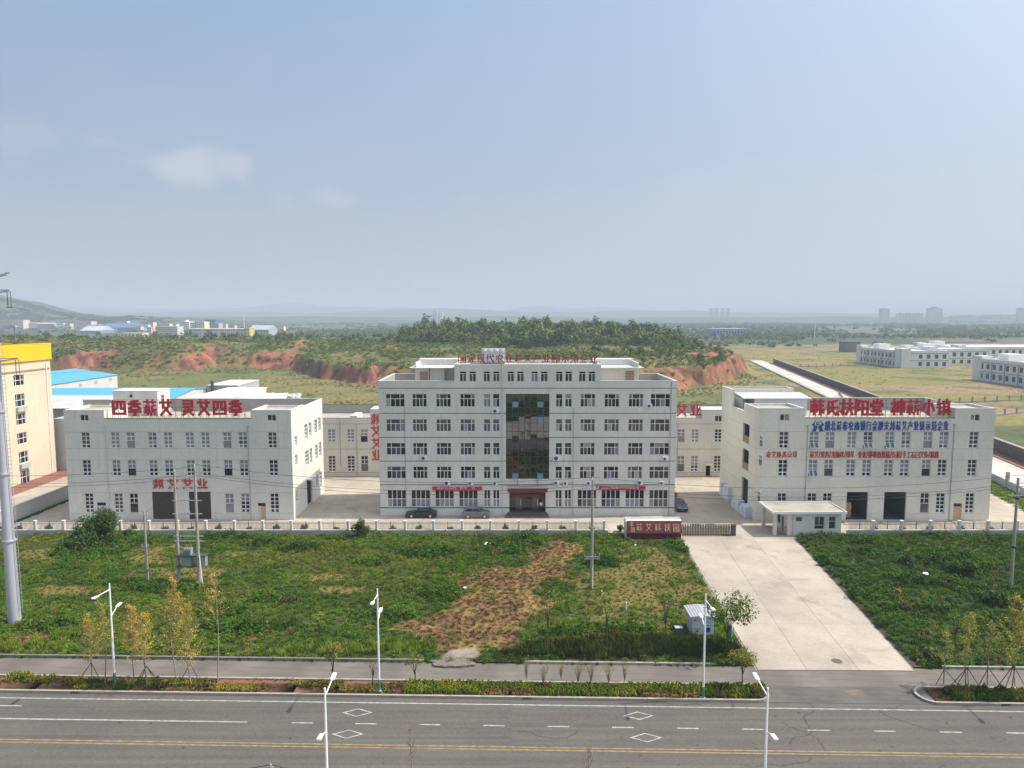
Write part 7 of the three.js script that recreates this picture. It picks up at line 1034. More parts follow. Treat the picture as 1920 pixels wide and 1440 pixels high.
// ------------------------------------------------------------------ land behind: meadow, red earth cuts, wooded hill
const gxx = (px, D) => (px - 960) * (D * cP + EYE * sP) / FOCAL;
const cuts = [[-420, 400], [-300, 405], [-232, 405], [-166, 430], [-130, 432], [-100, 368], [-66, 334], [-20, 325], [40, 322], [67, 312], [93, 335], [120, 380], [142, 420]];
function cutD(x) { for (let i = 1; i < cuts.length; i++) if (x <= cuts[i][0]) { const t = clamp((x - cuts[i - 1][0]) / (cuts[i][0] - cuts[i - 1][0])); return lerp(cuts[i - 1][1], cuts[i][1], t); } return 430; }
const bump = (x, D, cx, cd, rx, rd, h) => h * Math.exp(-(((x - cx) / rx) ** 2) - ((D - cd) / rd) ** 2);
function land(x, D) {
  const east = 1 - sstep(118, 152, x + 6 * (fbm(D / 20, 3, 401, 2) - 0.5)), west = sstep(-470, -380, x), nb = fbm(x / 45, D / 45, 411, 4) - 0.5, ds = cutD(x) + 26 * (fbm(x / 22, 1.5, 421, 3) - 0.5) + 10 * (fbm(x / 6, D / 9, 425, 2) - 0.5) + 5 * (fbm(x / 2.6, D / 30, 427, 2) - 0.5);
  const steep = fbm(x / 38 + 7, 2.5, 431, 2) > 0.47 ? 7 : 22;
  let h = (8.2 + 3 * nb) * sstep(ds, ds + steep, D) * east * west;
  const beyond = sstep(ds + 5, ds + 60, D) * east;
  h += beyond * (2.6 + 5 * (fbm(x / 28, D / 24, 441, 3) - 0.5));
  h += bump(x, D, -236, 462, 55, 34, 6) + bump(x, D, -330, 455, 60, 40, 7) + bump(x, D, -160, 485, 40, 30, 4.5) + bump(x, D, -90, 470, 50, 30, 2.5) + bump(x, D, 112, 405, 34, 24, 3.5) * east;
  const hill = bump(x, D, 14, 580, 64, 92, 9.8) + bump(x, D, -44, 565, 46, 75, 4.6) + bump(x, D, 86, 555, 44, 75, 6.6);
  h += hill * (0.9 + 0.3 * nb);
  h *= 1 - sstep(690, 800, D);
  h += sstep(160, 240, D) * 0.5 * (fbm(x / 15, D / 15, 451, 3)) ;
  return { h, hill, ds, east };
}
{
  const st = 2.6, X0 = -560, X1 = 470, D0 = 212, D1 = 815, nx = Math.round((X1 - X0) / st), nz = Math.round((D1 - D0) / st), pos = [], col = [], idx = [];
  for (let k = 0; k <= nz; k++) for (let i = 0; i <= nx; i++) {
    const x = lerp(X0, X1, i / nx), D = lerp(D0, D1, k / nz), q = land(x, D), e = 2.2, gx = (land(x + e, D).h - q.h) / e, gd = (land(x, D + e).h - q.h) / e, slope = Math.hypot(gx, gd), n = fbm(x / 14, D / 14, 461, 4), n2 = fbm(x / 50 + 3, D / 70, 467, 3), n3 = fbm(x / 5, D / 5, 463, 3);
    let c = n2 > 0.56 ? [0.27, 0.21, 0.06] : n2 > 0.46 ? [0.23, 0.21, 0.05] : [0.18, 0.19, 0.04]; c = mixc(c, [0.11, 0.14, 0.028], sstep(0.5, 0.7, n));
    if (q.h > 3) c = mixc([0.23, 0.215, 0.05], [0.11, 0.14, 0.028], sstep(0.38, 0.6, n)); const hillT = sstep(2.5, 5, q.hill); c = mixc(c, [0.05, 0.065, 0.022], hillT);
    const rm = 0.16 + [[-142, 21], [-84, 26], [50, 44], [118, 32], [-190, 9], [-250, 13]].reduce((m, [c0, w]) => Math.max(m, Math.exp(-(((x - c0) / w) ** 4))), 0.22 * (fbm(x / 16, D / 40, 477, 2) > 0.55 ? 1 : 0));
    c = mixc(c, n > 0.5 ? [0.085, 0.115, 0.025] : [0.15, 0.16, 0.036], sstep(0.14, 0.32, slope) * (1 - Math.min(1, rm)) * 0.85);
    const red = rm * sstep(0.24, 0.32, slope + 0.3 * (n - 0.5) + 0.2 * (n3 - 0.5)) * (1 - hillT * 0.6) * (q.east > 0.05 ? 1 : 0) * (D < 520 ? 1 : 0.3); c = mixc(c, n3 > 0.5 ? [0.42, 0.165, 0.09] : n > 0.5 ? [0.20, 0.07, 0.04] : [0.31, 0.105, 0.06], Math.min(1, red));
    if (x > 130) { const r2 = sstep(0.5, 0.6, fbm(x / 60, D / 22, 471, 4)); c = mixc([0.28, 0.245, 0.055], [0.40, 0.25, 0.14], r2 * 0.85); c = mixc(c, [0.14, 0.165, 0.035], sstep(0.55, 0.7, n)); }
    pos.push(x, q.h - 0.02 - (k === 0 || k === nz || i === 0 || i === nx ? 0.4 : 0), -D); col.push(...c);
  }
  for (let k = 0; k < nz; k++) for (let i = 0; i < nx; i++) { const a = k * (nx + 1) + i, b = a + nx + 1; idx.push(a, a + 1, b, a + 1, b + 1, b); }
  const g = new THREE.BufferGeometry(); g.setAttribute('position', new THREE.Float32BufferAttribute(pos, 3)); g.setAttribute('color', new THREE.Float32BufferAttribute(col, 3)); g.setIndex(idx); g.computeVertexNormals(); struct('terrain', uvm(g), M(1.3, 1.3, 1.3, 1, { vertexColors: true, map: sized(Tsoil, 9) }), 'meadow, red earth cuts and wooded hill behind the buildings');
  // shrubs on the cuts and plateau, trees on the hill
  const sh = [weedClump(46, 0.42, 1), weedClump(52, 0.36, 0.8)], lists = [[], []], crowns = [crownGeo(170, 0.34, 1.05), crownGeo(170, 0.32, 1.25), crownGeo(150, 0.36, 0.85)], cl = [[], [], []];
  const green = [[0.075, 0.125, 0.02], [0.115, 0.165, 0.025], [0.19, 0.205, 0.035], [0.25, 0.235, 0.045]], tree = [[0.052, 0.095, 0.02], [0.08, 0.135, 0.026], [0.12, 0.175, 0.03], [0.17, 0.215, 0.036]];
  for (let x = -470; x < 400; x += 2.3) for (let D = 214; D < 640; D += 2.6) {
    const a = x + R(-1.2, 1.2), d = D + R(-1.3, 1.3); if (Math.abs(a) > d * 0.76 + 8) continue; const q = land(a, d), n = fbm(a / 20, d / 17, 481, 4), slope = Math.hypot(land(a + 2, d).h - q.h, land(a, d + 2).h - q.h) / 2;
    let p = 0, s = R(0.7, 1.5), c = mixc(pick(green), [0.15, 0.14, 0.05], R(0, 0.5));
    if (q.h < 3) { const near = Math.abs(d - q.ds) < 28 && q.east > 0.1; p = near ? 0.15 + 0.75 * sstep(0.4, 0.55, n) : 0.12 * sstep(0.5, 0.62, n); if (d < 275) p = 0.25 + 0.4 * sstep(0.45, 0.6, n); s = R(0.5, 1.3); if (a > 128) { p = 0.1 * sstep(0.5, 0.6, n); s *= 0.8; } c = d < 275 ? mixc([0.12, 0.14, 0.035], [0.2, 0.19, 0.05], rnd()) : c; }
    else { const rmk = [[-142, 22], [-84, 26], [50, 42], [118, 30], [-190, 8], [-250, 11]].some(([c0, w]) => Math.abs(a - c0) < w); p = slope > 0.3 ? (rmk ? 0.14 : 0.75) * (0.4 + n) : 0.75 * sstep(0.32, 0.5, n) + 0.18; s = R(0.9, 2.4); if (n > 0.57) c = pick(green.slice(0, 2)); }
    if (q.hill > 3.4 && d > 500) p = 0;
    if (rnd() < p) lists[rnd() < 0.5 ? 0 : 1].push({ x: a, y: q.h - 0.1, z: -d, s, sy: R(0.7, 1.2), r: R(0, 6), c: dim(c, R(0.75, 1.25)) });
  }
  const addTree = (x, D, s, c, base) => cl[Math.floor(rnd() * 3)].push({ x, y: base + s * 0.75, z: -D, s, sy: R(0.9, 1.25), r: R(0, 6), c });
  for (let x = -170; x < 200; x += 3.9) for (let D = 440; D < 720; D += 5.2) { const a = x + R(-2, 2), d = D + R(-2.5, 2.5), q = land(a, d), n = fbm(a / 30, d / 30, 491, 3); if (q.hill < 1.5 + 1.3 * n || rnd() < 0.16 + 0.25 * (fbm(a / 12, d / 12, 497, 2) > 0.58 ? 1 : 0)) continue; const bamboo = fbm(a / 26 + 9, d / 30, 493, 2) > 0.52; addTree(a, d, (2.3 + 3.4 * Math.pow(rnd(), 1.5)) * (bamboo ? 0.85 : 1) * (d > 560 && rnd() < 0.2 ? 1.25 : 1), dim(bamboo ? mixc(tree[3], [0.15, 0.165, 0.05], rnd()) : pick(tree), R(0.75, 1.2)), q.h); }
  // scattered dark trees left of the hill and along the plateau
  for (let i = 0; i < 420; i++) { const d = R(490, 700), a = R(-470, -40), q = land(a, d); if (fbm(a / 40, d / 40, 495, 3) < 0.45) continue; addTree(a, d, R(2.2, 4), dim(pick(tree), R(0.7, 1.1)), q.h); }
  for (let i = 0; i < 90; i++) { const d = R(350, 470), a = R(50, 128), q = land(a, d); if (q.h < 6) continue; addTree(a, d, R(1.6, 2.8), dim(pick(tree), R(0.75, 1.15)), q.h); }
  sh.forEach((g2, i) => scatter('scrub', g2, leafMat, lists[i], 'scrub on the red cuts and plateau behind', 'scrub'));
  crowns.forEach((g2, i) => scatter('woodland', g2, leafMat, cl[i], 'close wood on the hill behind the office', 'woodland'));
  // individual trees that stand out in front of the hill
  const lone = [[618, 655, 642, 'dark'], [545, 645, 625], [517, 642, 626], [822, 668, 630], [770, 660, 634], [1200, 668, 645], [922, 655, 632], [1208, 700, 664]];
  const base = new THREE.Group(); part('trunk', limb([V3(0, -0.6, 0), V3(0.1, 1.4, 0), V3(0, 2.6, 0)], 0.22, 0.09), mat.bark, base); part('crown', colored(crownGeo(420, 0.26, 1.1), () => dim(pick(tree.slice(0, 3)), R(0.7, 1.2))).scale(2.1, 2.1, 2.1).translate(0, 3.3, 0), leafVC, base);
  [[1206, 675, 336, 'lone dark tree right of the office roof before the red cut'], [821, 655, 520, 'dark round tree standing at the left foot of the wooded hill'], [547, 640, 560, 'small dark tree on the plateau left of the wooded hill'], [522, 640, 555, 'small dark tree on the plateau, second left of the hill'], [925, 655, 500, 'round dark tree above the water tank'], [770, 650, 540, 'dark tree left of the round one at the hill foot'], [1302, 668, 430, 'dark tree on the plateau right above the red cut']].forEach(([px, py, D, lab], i) => { const x = gxx(px, D), q = land(x, D), s = R(0.85, 1.3) * D / 420; if (!i) { setThing(base, 'lone_tree', lab, 'tree', [x, q.h, -D]); base.scale.setScalar(1.0); } else { const o = copy(base, [x, q.h, -D], R(0, 6), lab, s); } });
  // farther belts of trees, field by field, out to the hills
  const farC = [crownGeo(46, 0.62, 0.95), crownGeo(40, 0.66, 0.8)], fl = [[], []];
  for (let i = 0; i < 26000; i++) { const D = 680 * Math.pow(2900 / 680, Math.sqrt(rnd())), x = R(-0.76, 0.76) * D, n = fbm(x / 170 + 20, D / 120, 501, 4), m = fbm(x / 60, D / 40, 505, 2); const belt = n * 0.75 + m * 0.25; if (belt < (x > 120 && D < 950 ? 0.6 : 0.5)) continue; if (x < -380 && x > -0.74 * D && D > 780 && D < 1900 && rnd() < 0.8) continue; fl[i % 2].push({ x, y: R(1.5, 3), z: -D, s: R(2.6, 5.6) * (D > 1500 ? 1.35 : 1), sy: R(0.7, 1.2), r: R(0, 6), c: dim(pick(tree), R(0.7, 1.2)) }); }
  farC.forEach((g2, i) => scatter('far_woodland', g2, leafMat, fl[i], 'belts of trees across the hazy plain', 'woodland'));
}
// ------------------------------------------------------------------ hills: the wooded one on the left and faint ridges behind
{
  const ridge = (label, D, depth, hf, c, xr, n = 220) => { const pos = [], col = [], idx = [], K = 10; for (let k = 0; k <= K; k++) for (let i = 0; i <= n; i++) { const x = lerp(-xr, xr, i / n), t = k / K, d = D + (t - 0.5) * depth; const h = hf(x, d) * Math.sin(Math.PI * t) ** 0.8; pos.push(x, Math.max(-2, h + (k && k < K ? 0.12 * h * (fbm(x / (xr / 40), k * 1.7, 511, 3) - 0.5) : 0)), -d); col.push(...dim(c, 0.8 + 0.5 * fbm(x / (xr / 60), k, 515, 3))); } for (let k = 0; k < K; k++) for (let i = 0; i < n; i++) { const a = k * (n + 1) + i, b = a + n + 1; idx.push(a, a + 1, b, a + 1, b + 1, b); } const g = new THREE.BufferGeometry(); g.setAttribute('position', new THREE.Float32BufferAttribute(pos, 3)); g.setAttribute('color', new THREE.Float32BufferAttribute(col, 3)); g.setIndex(idx); g.computeVertexNormals(); struct('hills', uvm(g), M(1, 1, 1, 1, { vertexColors: true }), label); };
  const px = (x, D) => 960 + x * FOCAL / D, gs = (p, c, w) => Math.exp(-(((p - c) / w) ** 2));
  const hiD = 2300, hi = (x) => { const p = px(x, hiD); return 22 + 100 * gs(p, -70, 115) + 22 * gs(p, 70, 55) + 12 * gs(p, 190, 110) + 16 * (fbm(x / 160, 5, 521, 4) - 0.5); };
  ridge('wooded hill at the far left', hiD, 620, (x, d) => { const p = px(x, hiD); return (p < 330 ? hi(x) : 30) * sstep(720, 240, p); }, [0.055, 0.075, 0.03], 2400, 300);
  ridge('low dark ridge across the plain', 3300, 700, (x) => 26 + 16 * (fbm(x / 500, 3, 531, 4) - 0.4), [0.06, 0.08, 0.04], 3200);
  ridge('faint blue ridge', 5600, 1500, (x) => { const p = px(x, 5600); return 60 + 60 * (fbm(x / 800, 7, 541, 4) - 0.45) + 25 * gs(p, 1520, 70) + 20 * gs(p, 850, 160) - 22 * sstep(1250, 1480, p); }, [0.06, 0.08, 0.05], 5400);
  ridge('farthest pale ridge', 8500, 2500, (x) => { const p = px(x, 8500); return 95 + 120 * (fbm(x / 1300 + 3, 9, 551, 4) - 0.45) + 42 * gs(p, 560, 70) + 40 * gs(p, 1000, 50) + 40 * gs(p, 720, 100) - 50 * sstep(1100, 1400, p); }, [0.06, 0.08, 0.05], 8200);
  const c0 = crownGeo(30, 0.7, 0.9), l = []; for (let i = 0; i < 5200; i++) { const x = R(-2150, -700), d = hiD - R(30, 300), p = px(x, hiD), t = (d - hiD) / 620 + 0.5, h = hi(x) * sstep(720, 240, p) * Math.sin(Math.PI * t) ** 0.8; if (fbm(x / 70, d / 50, 561, 3) < 0.46) continue; l.push({ x, y: Math.max(0, h) + 1, z: -d, s: R(5, 9), sy: 0.8, r: R(0, 6), c: dim([0.05, 0.07, 0.03], R(0.7, 1.3)) }); } scatter('hill_woodland', c0, leafMat, l, 'woods on the far left hill', 'woodland');
}
// ------------------------------------------------------------------ town and factories far away
{
  const far = (name, label, p0, p1, top, base, D, depth, wallC, o = {}) => {
    const z = -D, x0 = Fz(p0, base, z).x, x1 = Fz(p1, base, z).x, h = Fz((p0 + p1) / 2, top, z).y, t = thing(name, label, o.cat ?? 'building', [0, 0, 0]), w = M(...wallC, 0.9), fl = o.floors ?? Math.max(2, Math.round(h / 4)), n = o.cols ?? Math.max(3, Math.round((x1 - x0) / 4)), wn = [];
    box2('wall', x0, x1, -0.2, h, z - depth, z, w, t); if (!o.blind) for (let f = 0; f < fl; f++) for (let i = 0; i < n; i++) { const cw = (x1 - x0) / n, ch = h / fl; if (o.gap && i % o.gap === o.gap - 1) continue; wn.push(bx(x0 + (i + 0.24) * cw, x0 + (i + 0.76) * cw, (f + 0.3) * ch, (f + 0.78) * ch, z, z + 0.12)); if (x0 > 0 && i === 0) for (let k = 0; k < 3; k++) wn.push(bx(x0 - 0.12, x0, (f + 0.3) * ch, (f + 0.78) * ch, z - depth * (k + 0.7) / 3, z - depth * (k + 0.35) / 3)); }
    if (wn.length) part('window', wn, o.win ?? M(0.07, 0.075, 0.085, 0.4), t); const rm = M(...(o.roof ?? dim(wallC, 1.05)), 0.8); if (o.gable) { const s = new THREE.Shape([[z - depth - 0.6, h], [z - depth / 2, h + depth * 0.16], [z + 0.6, h]].map((q) => new THREE.Vector2(...q))), g = new THREE.ExtrudeGeometry(s, { depth: x1 - x0 + 1, bevelEnabled: false }); g.applyMatrix4(new THREE.Matrix4().makeBasis(V3(0, 0, 1), V3(0, 1, 0), V3(-1, 0, 0))).translate(x1 + 0.5, 0, 0); part('roof', uvm(g), rm, t); } else box2('roof', x0 - 0.4, x1 + 0.4, h, h + 0.6, z - depth - 0.4, z + 0.4, rm, t);
    if (o.stair) box2('stair_tower', lerp(x0, x1, o.stair), lerp(x0, x1, o.stair + 0.12), h + 0.6, h + 4, z - depth * 0.7, z - depth * 0.2, w, t); return t; };
  const W = [0.85, 0.82, 0.76], cr = [0.85, 0.72, 0.45], gr = [0.62, 0.56, 0.5], pk = [0.8, 0.6, 0.52];
  far('far_building', 'long grey three-storey block with white roof edge in the left town', 350, 460, 617, 634.5, 1056, 30, gr, { floors: 3, cols: 28, roof: [0.75, 0.74, 0.7], gap: 8 }); far('far_building', 'pale wing with yellow end at the right of the long grey block', 459, 468, 616, 633, 1050, 22, [0.6, 0.48, 0.16], { floors: 3, cols: 2 });
  far('far_building', 'white square tower with flat top behind the long grey block', 340, 355, 604, 622, 1400, 24, W, { floors: 6, cols: 4, stair: 0.4 }); far('far_building', 'grey side wing joining the white and yellow towers', 355, 369, 605, 622, 1405, 20, gr, { floors: 5, cols: 4 }); far('far_building', 'pale yellow square tower behind the long grey block', 369, 383.5, 603.5, 622, 1400, 24, cr, { floors: 6, cols: 4 });
  far('far_building', 'dark blue clad block right of the yellow tower', 384, 404, 600, 616, 1450, 30, [0.07, 0.12, 0.3], { blind: 1 }); far('far_building', 'pale stepped block below the dark blue one', 393, 410, 606, 617, 1350, 20, [0.45, 0.43, 0.42], { floors: 4, cols: 5 }); far('far_shed', 'white-roofed shed at the right end of the long grey block', 466.5, 504, 618, 632, 1080, 40, [0.4, 0.42, 0.44], { gable: 1, roof: [0.38, 0.43, 0.48], floors: 2, cols: 7, cat: 'shed' });
  far('far_building', 'grey block with white balconies left of the white tower', 292, 333, 612.5, 628, 1250, 24, gr, { floors: 4, cols: 14 }); far('far_building', 'small pink-grey tower left of the balcony block', 283, 288, 605, 626, 1260, 12, pk, { floors: 6, cols: 2 }); far('far_building', 'low pinkish house at the left foot of the small tower', 276, 284, 614, 627, 1255, 14, pk, { floors: 3, cols: 3 });
  far('far_shed', 'wide blue-roofed hall in the left town', 190, 252, 614, 622.5, 1500, 60, [0.3, 0.33, 0.38], { gable: 1, roof: [0.1, 0.18, 0.3], floors: 1, cols: 18, cat: 'shed' }); far('far_shed', 'low white-roofed hall left of the yellow low house', 150, 188, 620, 626, 1330, 50, [0.25, 0.27, 0.3], { gable: 1, roof: [0.5, 0.52, 0.54], blind: 1, cat: 'shed' }); far('far_shed', 'long dark blue hall behind the white-roofed one', 153, 200, 616, 622, 1400, 40, [0.08, 0.14, 0.28], { gable: 1, roof: [0.1, 0.2, 0.36], blind: 1, cat: 'shed' });
  far('far_house', 'low pale yellow house with white roof near the mounds', 226, 268, 625, 634, 1080, 18, cr, { floors: 1, cols: 6, roof: [0.7, 0.68, 0.62] }); far('far_building', 'cream five-storey block with red roof at the hill foot', 138, 171, 602.5, 613.5, 1850, 26, [0.66, 0.58, 0.46], { floors: 5, cols: 10, roof: [0.4, 0.22, 0.16] }); far('far_building', 'small white block with dark top at the hill foot', 231, 238.5, 602, 610, 1900, 16, W, { floors: 3, cols: 3, roof: [0.06, 0.08, 0.18] });
  far('far_building', 'pink block at the left edge below the hill', 23, 44, 600, 614, 1850, 26, pk, { floors: 5, cols: 7, roof: [0.5, 0.25, 0.2] }); far('far_building', 'low pink house row at the left edge', 0, 22, 605, 614, 1850, 20, [0.5, 0.36, 0.32], { floors: 3, cols: 6, roof: [0.5, 0.2, 0.16] }); far('far_house', 'white and red farmhouse right of the pink block', 54, 69, 606, 615, 1800, 16, W, { floors: 3, cols: 4, roof: [0.5, 0.2, 0.16], gable: 1, cat: 'house' }); far('far_house', 'row of low houses with pale roofs below the hill', 70, 101, 607, 612, 1800, 16, [0.5, 0.38, 0.33], { floors: 2, cols: 8, gable: 1, roof: [0.6, 0.55, 0.5], cat: 'house' }); far('far_house', 'small white house right of the low row', 107, 119, 606, 611, 1800, 12, W, { floors: 2, cols: 3, cat: 'house' });
  far('far_house', 'pale grey sheds among trees right of the town', 540, 575, 613.5, 617.5, 1700, 20, [0.5, 0.46, 0.38], { floors: 1, cols: 6, cat: 'house' }); far('far_shed', 'long white roof on the plain below the smokestacks', 716, 812, 600, 602.5, 2900, 60, [0.6, 0.58, 0.52], { blind: 1, cat: 'shed' });
  far('far_shed', 'blue-grey hall on the plain right of the wooded hill', 1338, 1404, 617, 628, 1150, 50, [0.22, 0.32, 0.42], { floors: 1, cols: 12, roof: [0.3, 0.4, 0.5], cat: 'shed' }); far('far_shed', 'white hall behind the crown of the wooded hill', 968, 990, 600, 606, 1800, 30, W, { blind: 1, cat: 'shed' });
  [[305, 318, 607, 'pale cream', cr, 1500], [322, 331, 608, 'white', W, 1560], [412, 424, 608, 'pinkish', pk, 1600], [428, 440, 610, 'grey', gr, 1500], [255, 264, 612, 'pinkish', pk, 1500], [242, 252, 610, 'white', W, 1650], [204, 213, 611, 'cream', cr, 1700], [122, 132, 607, 'pale pink', pk, 1800], [176, 186, 609, 'white', W, 1800], [520, 532, 612, 'cream', cr, 1500], [480, 490, 611, 'grey', gr, 1700], [268, 278, 609, 'white', W, 1750]].forEach(([a, b, y, c, col, D], i) => far('far_house', c + ' house block in the ' + ['middle of the left town above the balcony block', 'left town behind the balcony block', 'left town right of the dark blue block', 'left town under the mast', 'left town right of the blue hall', 'left town behind the blue hall', 'left town at the left end of the blue hall', 'fields between farmhouses and cream red-roofed block', 'fields right of the cream red-roofed block', 'fields right of the town, farthest right', 'right end of the left town, behind the white-roofed shed', 'left town behind the small pink-grey tower'][i], a, b, y, 620, D, 14, col, { floors: 3 + (i % 3), cols: 4, roof: i % 3 ? undefined : [0.5, 0.26, 0.2] }));
  { const t = thing('mast', 'thin white mast behind the town', 'mast', [0, 0, 0]), q = Fz(457, 590, -1200); part('pole', cyl(q.x, 0, q.y, q.z, 0.7, 0.4, 8), mat.whitepaint, t); part('mast_head', cyl(q.x, q.y - 2, q.y, q.z, 1, 1, 8), mat.whitepaint, t); const t2 = thing('mast', 'thin white mast on the right plain', 'mast', [0, 0, 0]), q2 = Fz(1529, 594, -1000); part('pole', cyl(q2.x, 0, q2.y, q2.z, 0.6, 0.3, 8), mat.whitepaint, t2); part('mast_head', cyl(q2.x, q2.y - 1.5, q2.y, q2.z, 0.8, 0.8, 8), mat.whitepaint, t2); }
  { const t = thing('works', 'hazy works with smokestacks on the plain', 'factory', [0, 0, 0]), D = -2850, X = (p) => Fz(p, 600, D).x, Y = (y) => Fz(820, y, D).y; part('hall', [bx(X(804), X(812), 0, Y(590), D - 30, D), bx(X(812), X(818), 0, Y(584), D - 30, D), bx(X(821), X(826), 0, Y(588), D - 20, D)], M(0.5, 0.5, 0.5, 0.9), t); part('smokestack', [cyl(X(819), 0, Y(582), D, 4, 3), cyl(X(829), 0, Y(583), D, 4, 3)], mat.white, t); }
  // hazy towers at the right
  const tc = [0.66, 0.58, 0.54]; far('tower_block', 'hazy tower block standing alone, leftmost of the right skyline', 1652.5, 1667.5, 578.5, 604, 3000, 26, tc, { floors: 20, cols: 5, stair: 0.4 });
  [[1684, 1698], [1700, 1714], [1716.5, 1730.5]].forEach(([a, b], i) => far('tower_block', ['left', 'middle', 'right'][i] + ' one of three lower pinkish tower blocks in the hazy skyline', a, b, 587.5, 604, 3000, 24, [0.72, 0.56, 0.5], { floors: 12, cols: 5, stair: 0.3 }));
  [[1741.5, 1750, 578], [1750.5, 1758, 575.5], [1758.5, 1766.5, 578]].forEach(([a, b, y], i) => far('tower_block', ['left', 'tallest middle', 'right'][i] + ' tower of the tight cluster of three in the hazy skyline', a, b, y, 604, 3000, 24, tc, { floors: 20, cols: 3 }));
  [[1785, 1800, 592], [1801, 1814, 591], [1816, 1832, 590], [1834, 1845, 592], [1846, 1860, 590], [1861, 1874, 590.5], [1876, 1892, 590.5], [1893, 1911, 590]].forEach(([a, b, y], i) => far('slab_block', ['first', 'second', 'third', 'fourth', 'fifth', 'sixth', 'seventh', 'eighth'][i] + ' block from the left in the long hazy row at the right', a, b, y, 604, 3100, 24, [[0.6, 0.62, 0.66], [0.7, 0.66, 0.64], [0.74, 0.7, 0.66]][i % 3], { floors: 10, cols: 7 }));
  far('tower_block', 'hazy tower block cut by the right picture edge', 1912, 1926, 577.5, 604, 3000, 26, tc, { floors: 20, cols: 5 }); far('slab_block', 'low white block in front of the long hazy row', 1784, 1790, 600, 608, 2400, 20, W, { floors: 5, cols: 2 }); far('slab_block', 'long low pale block below the long hazy row', 1795, 1905, 601, 607, 2500, 20, [0.7, 0.71, 0.74], { floors: 3, cols: 30 });
  [1331, 1341.5, 1353, 1363].forEach((a, i) => far('tower_block', ['leftmost', 'second', 'third', 'rightmost'][i] + ' of four faint grey towers right of the wooded hill', a, a + 5.5, 578, 596, 4600, 24, [0.3, 0.32, 0.36], { floors: 18, cols: 3 }));

  // ---- white two-storey factories at the right
  const fact = (label, x0, x1, zn, zf, h, wins, extra) => { const t = thing('factory_building', label, 'building', [0, 0, 0]), wl = M(0.88, 0.87, 0.85, 0.9, { map: sized(Tstucco, 30) }), tr = M(0.36, 0.40, 0.46, 0.9); const L = LEFT(x0), FR = FRONT(zn), hs = [], ws = [], n = Math.round((zn - zf) / 4.6), nf = Math.round((x1 - x0) / 4.8), h1 = [];
    for (const y of [h * 0.13, h * 0.55]) { for (let i = 1; i < n; i++) { const z = lerp(zf, zn, (i + 0.1) / n); ws.push([L, z, z + 2.4, y, y + 2.7]); hs.push([z, z + 2.4, y, y + 2.7]); } for (let i = 0; i < nf; i++) { if (i === 1) continue; const x = lerp(x0, x1, (i + 0.25) / nf); ws.push([FR, x, x + 2.3, y, y + 2.7]); h1.push([x, x + 2.3, y, y + 2.7]); } }
    facade(t, L, zf, zn - 0.3, [0, h * 0.44, h * 0.84, h], hs, wl, { gap: 0.5, bandMat: tr, bandIn: 0.05 }); facade(t, FR, x0, x1, [0, h * 0.44, h * 0.84, h], h1, wl, { gap: 0.5, bandMat: tr, bandIn: 0.05 });
    for (const w of ws) win(t, ...w, [[0, 0.5, 0, 1, 'glassmid'], [0.5, 1, 0, 1, 'glass']], { b: 0.05, frame: tr });
    part('pilaster', Array.from({ length: Math.floor(n / 2) }, (_, i) => bx(x0 - 0.25, x0, 0, h * 0.86, lerp(zf, zn, (2 * i + 1) / n) - 0.3, lerp(zf, zn, (2 * i + 1) / n) + 0.3)), tr, t); part('wall', [bx(x0, x1, 0, h, zf - 0.3, zf), bx(x1 - 0.3, x1, 0, h, zf, zn - 0.3)], wl, t); box2('roof', x0 + 0.3, x1 - 0.3, h - 1.3, h - 1, zf, zn - 0.3, mat.white, t);
    part('tower', [bx(x0 - 0.3, x0 + 6, h * 0.02, h + 1.3, zn - 7, zn + 0.3), bx(x0 - 0.3, x0 + 6, 0, h + 1.3, zf - 0.35, zf + 6)], wl, t); part('tower_edge', [bx(x0 - 0.38, x0 + 0.15, 0.1, h + 1.36, zn - 7.1, zn - 6.5), bx(x0 - 0.38, x0 + 0.15, 0.1, h + 1.36, zn - 0.1, zn + 0.38)], tr, t); box2('stair_house', x0 + 8, x0 + 16, h - 1, h + 2.6, zf + 6, zf + 14, wl, t); return t; };
  fact('white two-storey factory with long window rows, middle of the right field', 244, 274, -446, -503, 11.2);
  fact('white factory wing set back behind the first factory', 275, 315, -470, -503, 11.2); fact('white two-storey factory cut by the right picture edge', 238, 292, -296, -366, 11.4); fact('long low white factory behind, seen over the other roofs', 316, 420, -505, -560, 11);
  const db = thing('shed', 'small dark derelict house at the left of the white factories', 'house', [0, 0, 0]), q0 = G(1585, 653); box2('wall', gxx(1584, 640), gxx(1612, 640), 0, 9, -652, -640, M(0.2, 0.19, 0.19, 0.9), db); box2('roof', gxx(1583, 640), gxx(1613, 640), 9, 9.6, -653, -639.5, mat.stone, db);
  // ---- road running back at the right, with red pavement, stone wall and post fences
  const e1 = G(1418, 683), e2 = G(1865, 897), dir = e1.clone().sub(e2).normalize(), nrm = V3(-dir.z, 0, dir.x); if (nrm.x < 0) nrm.negate(); const at = (d, o) => { const p = e2.clone().addScaledVector(dir, d).addScaledVector(nrm, o); return [p.x, p.z]; }, Lr = e2.distanceTo(e1);
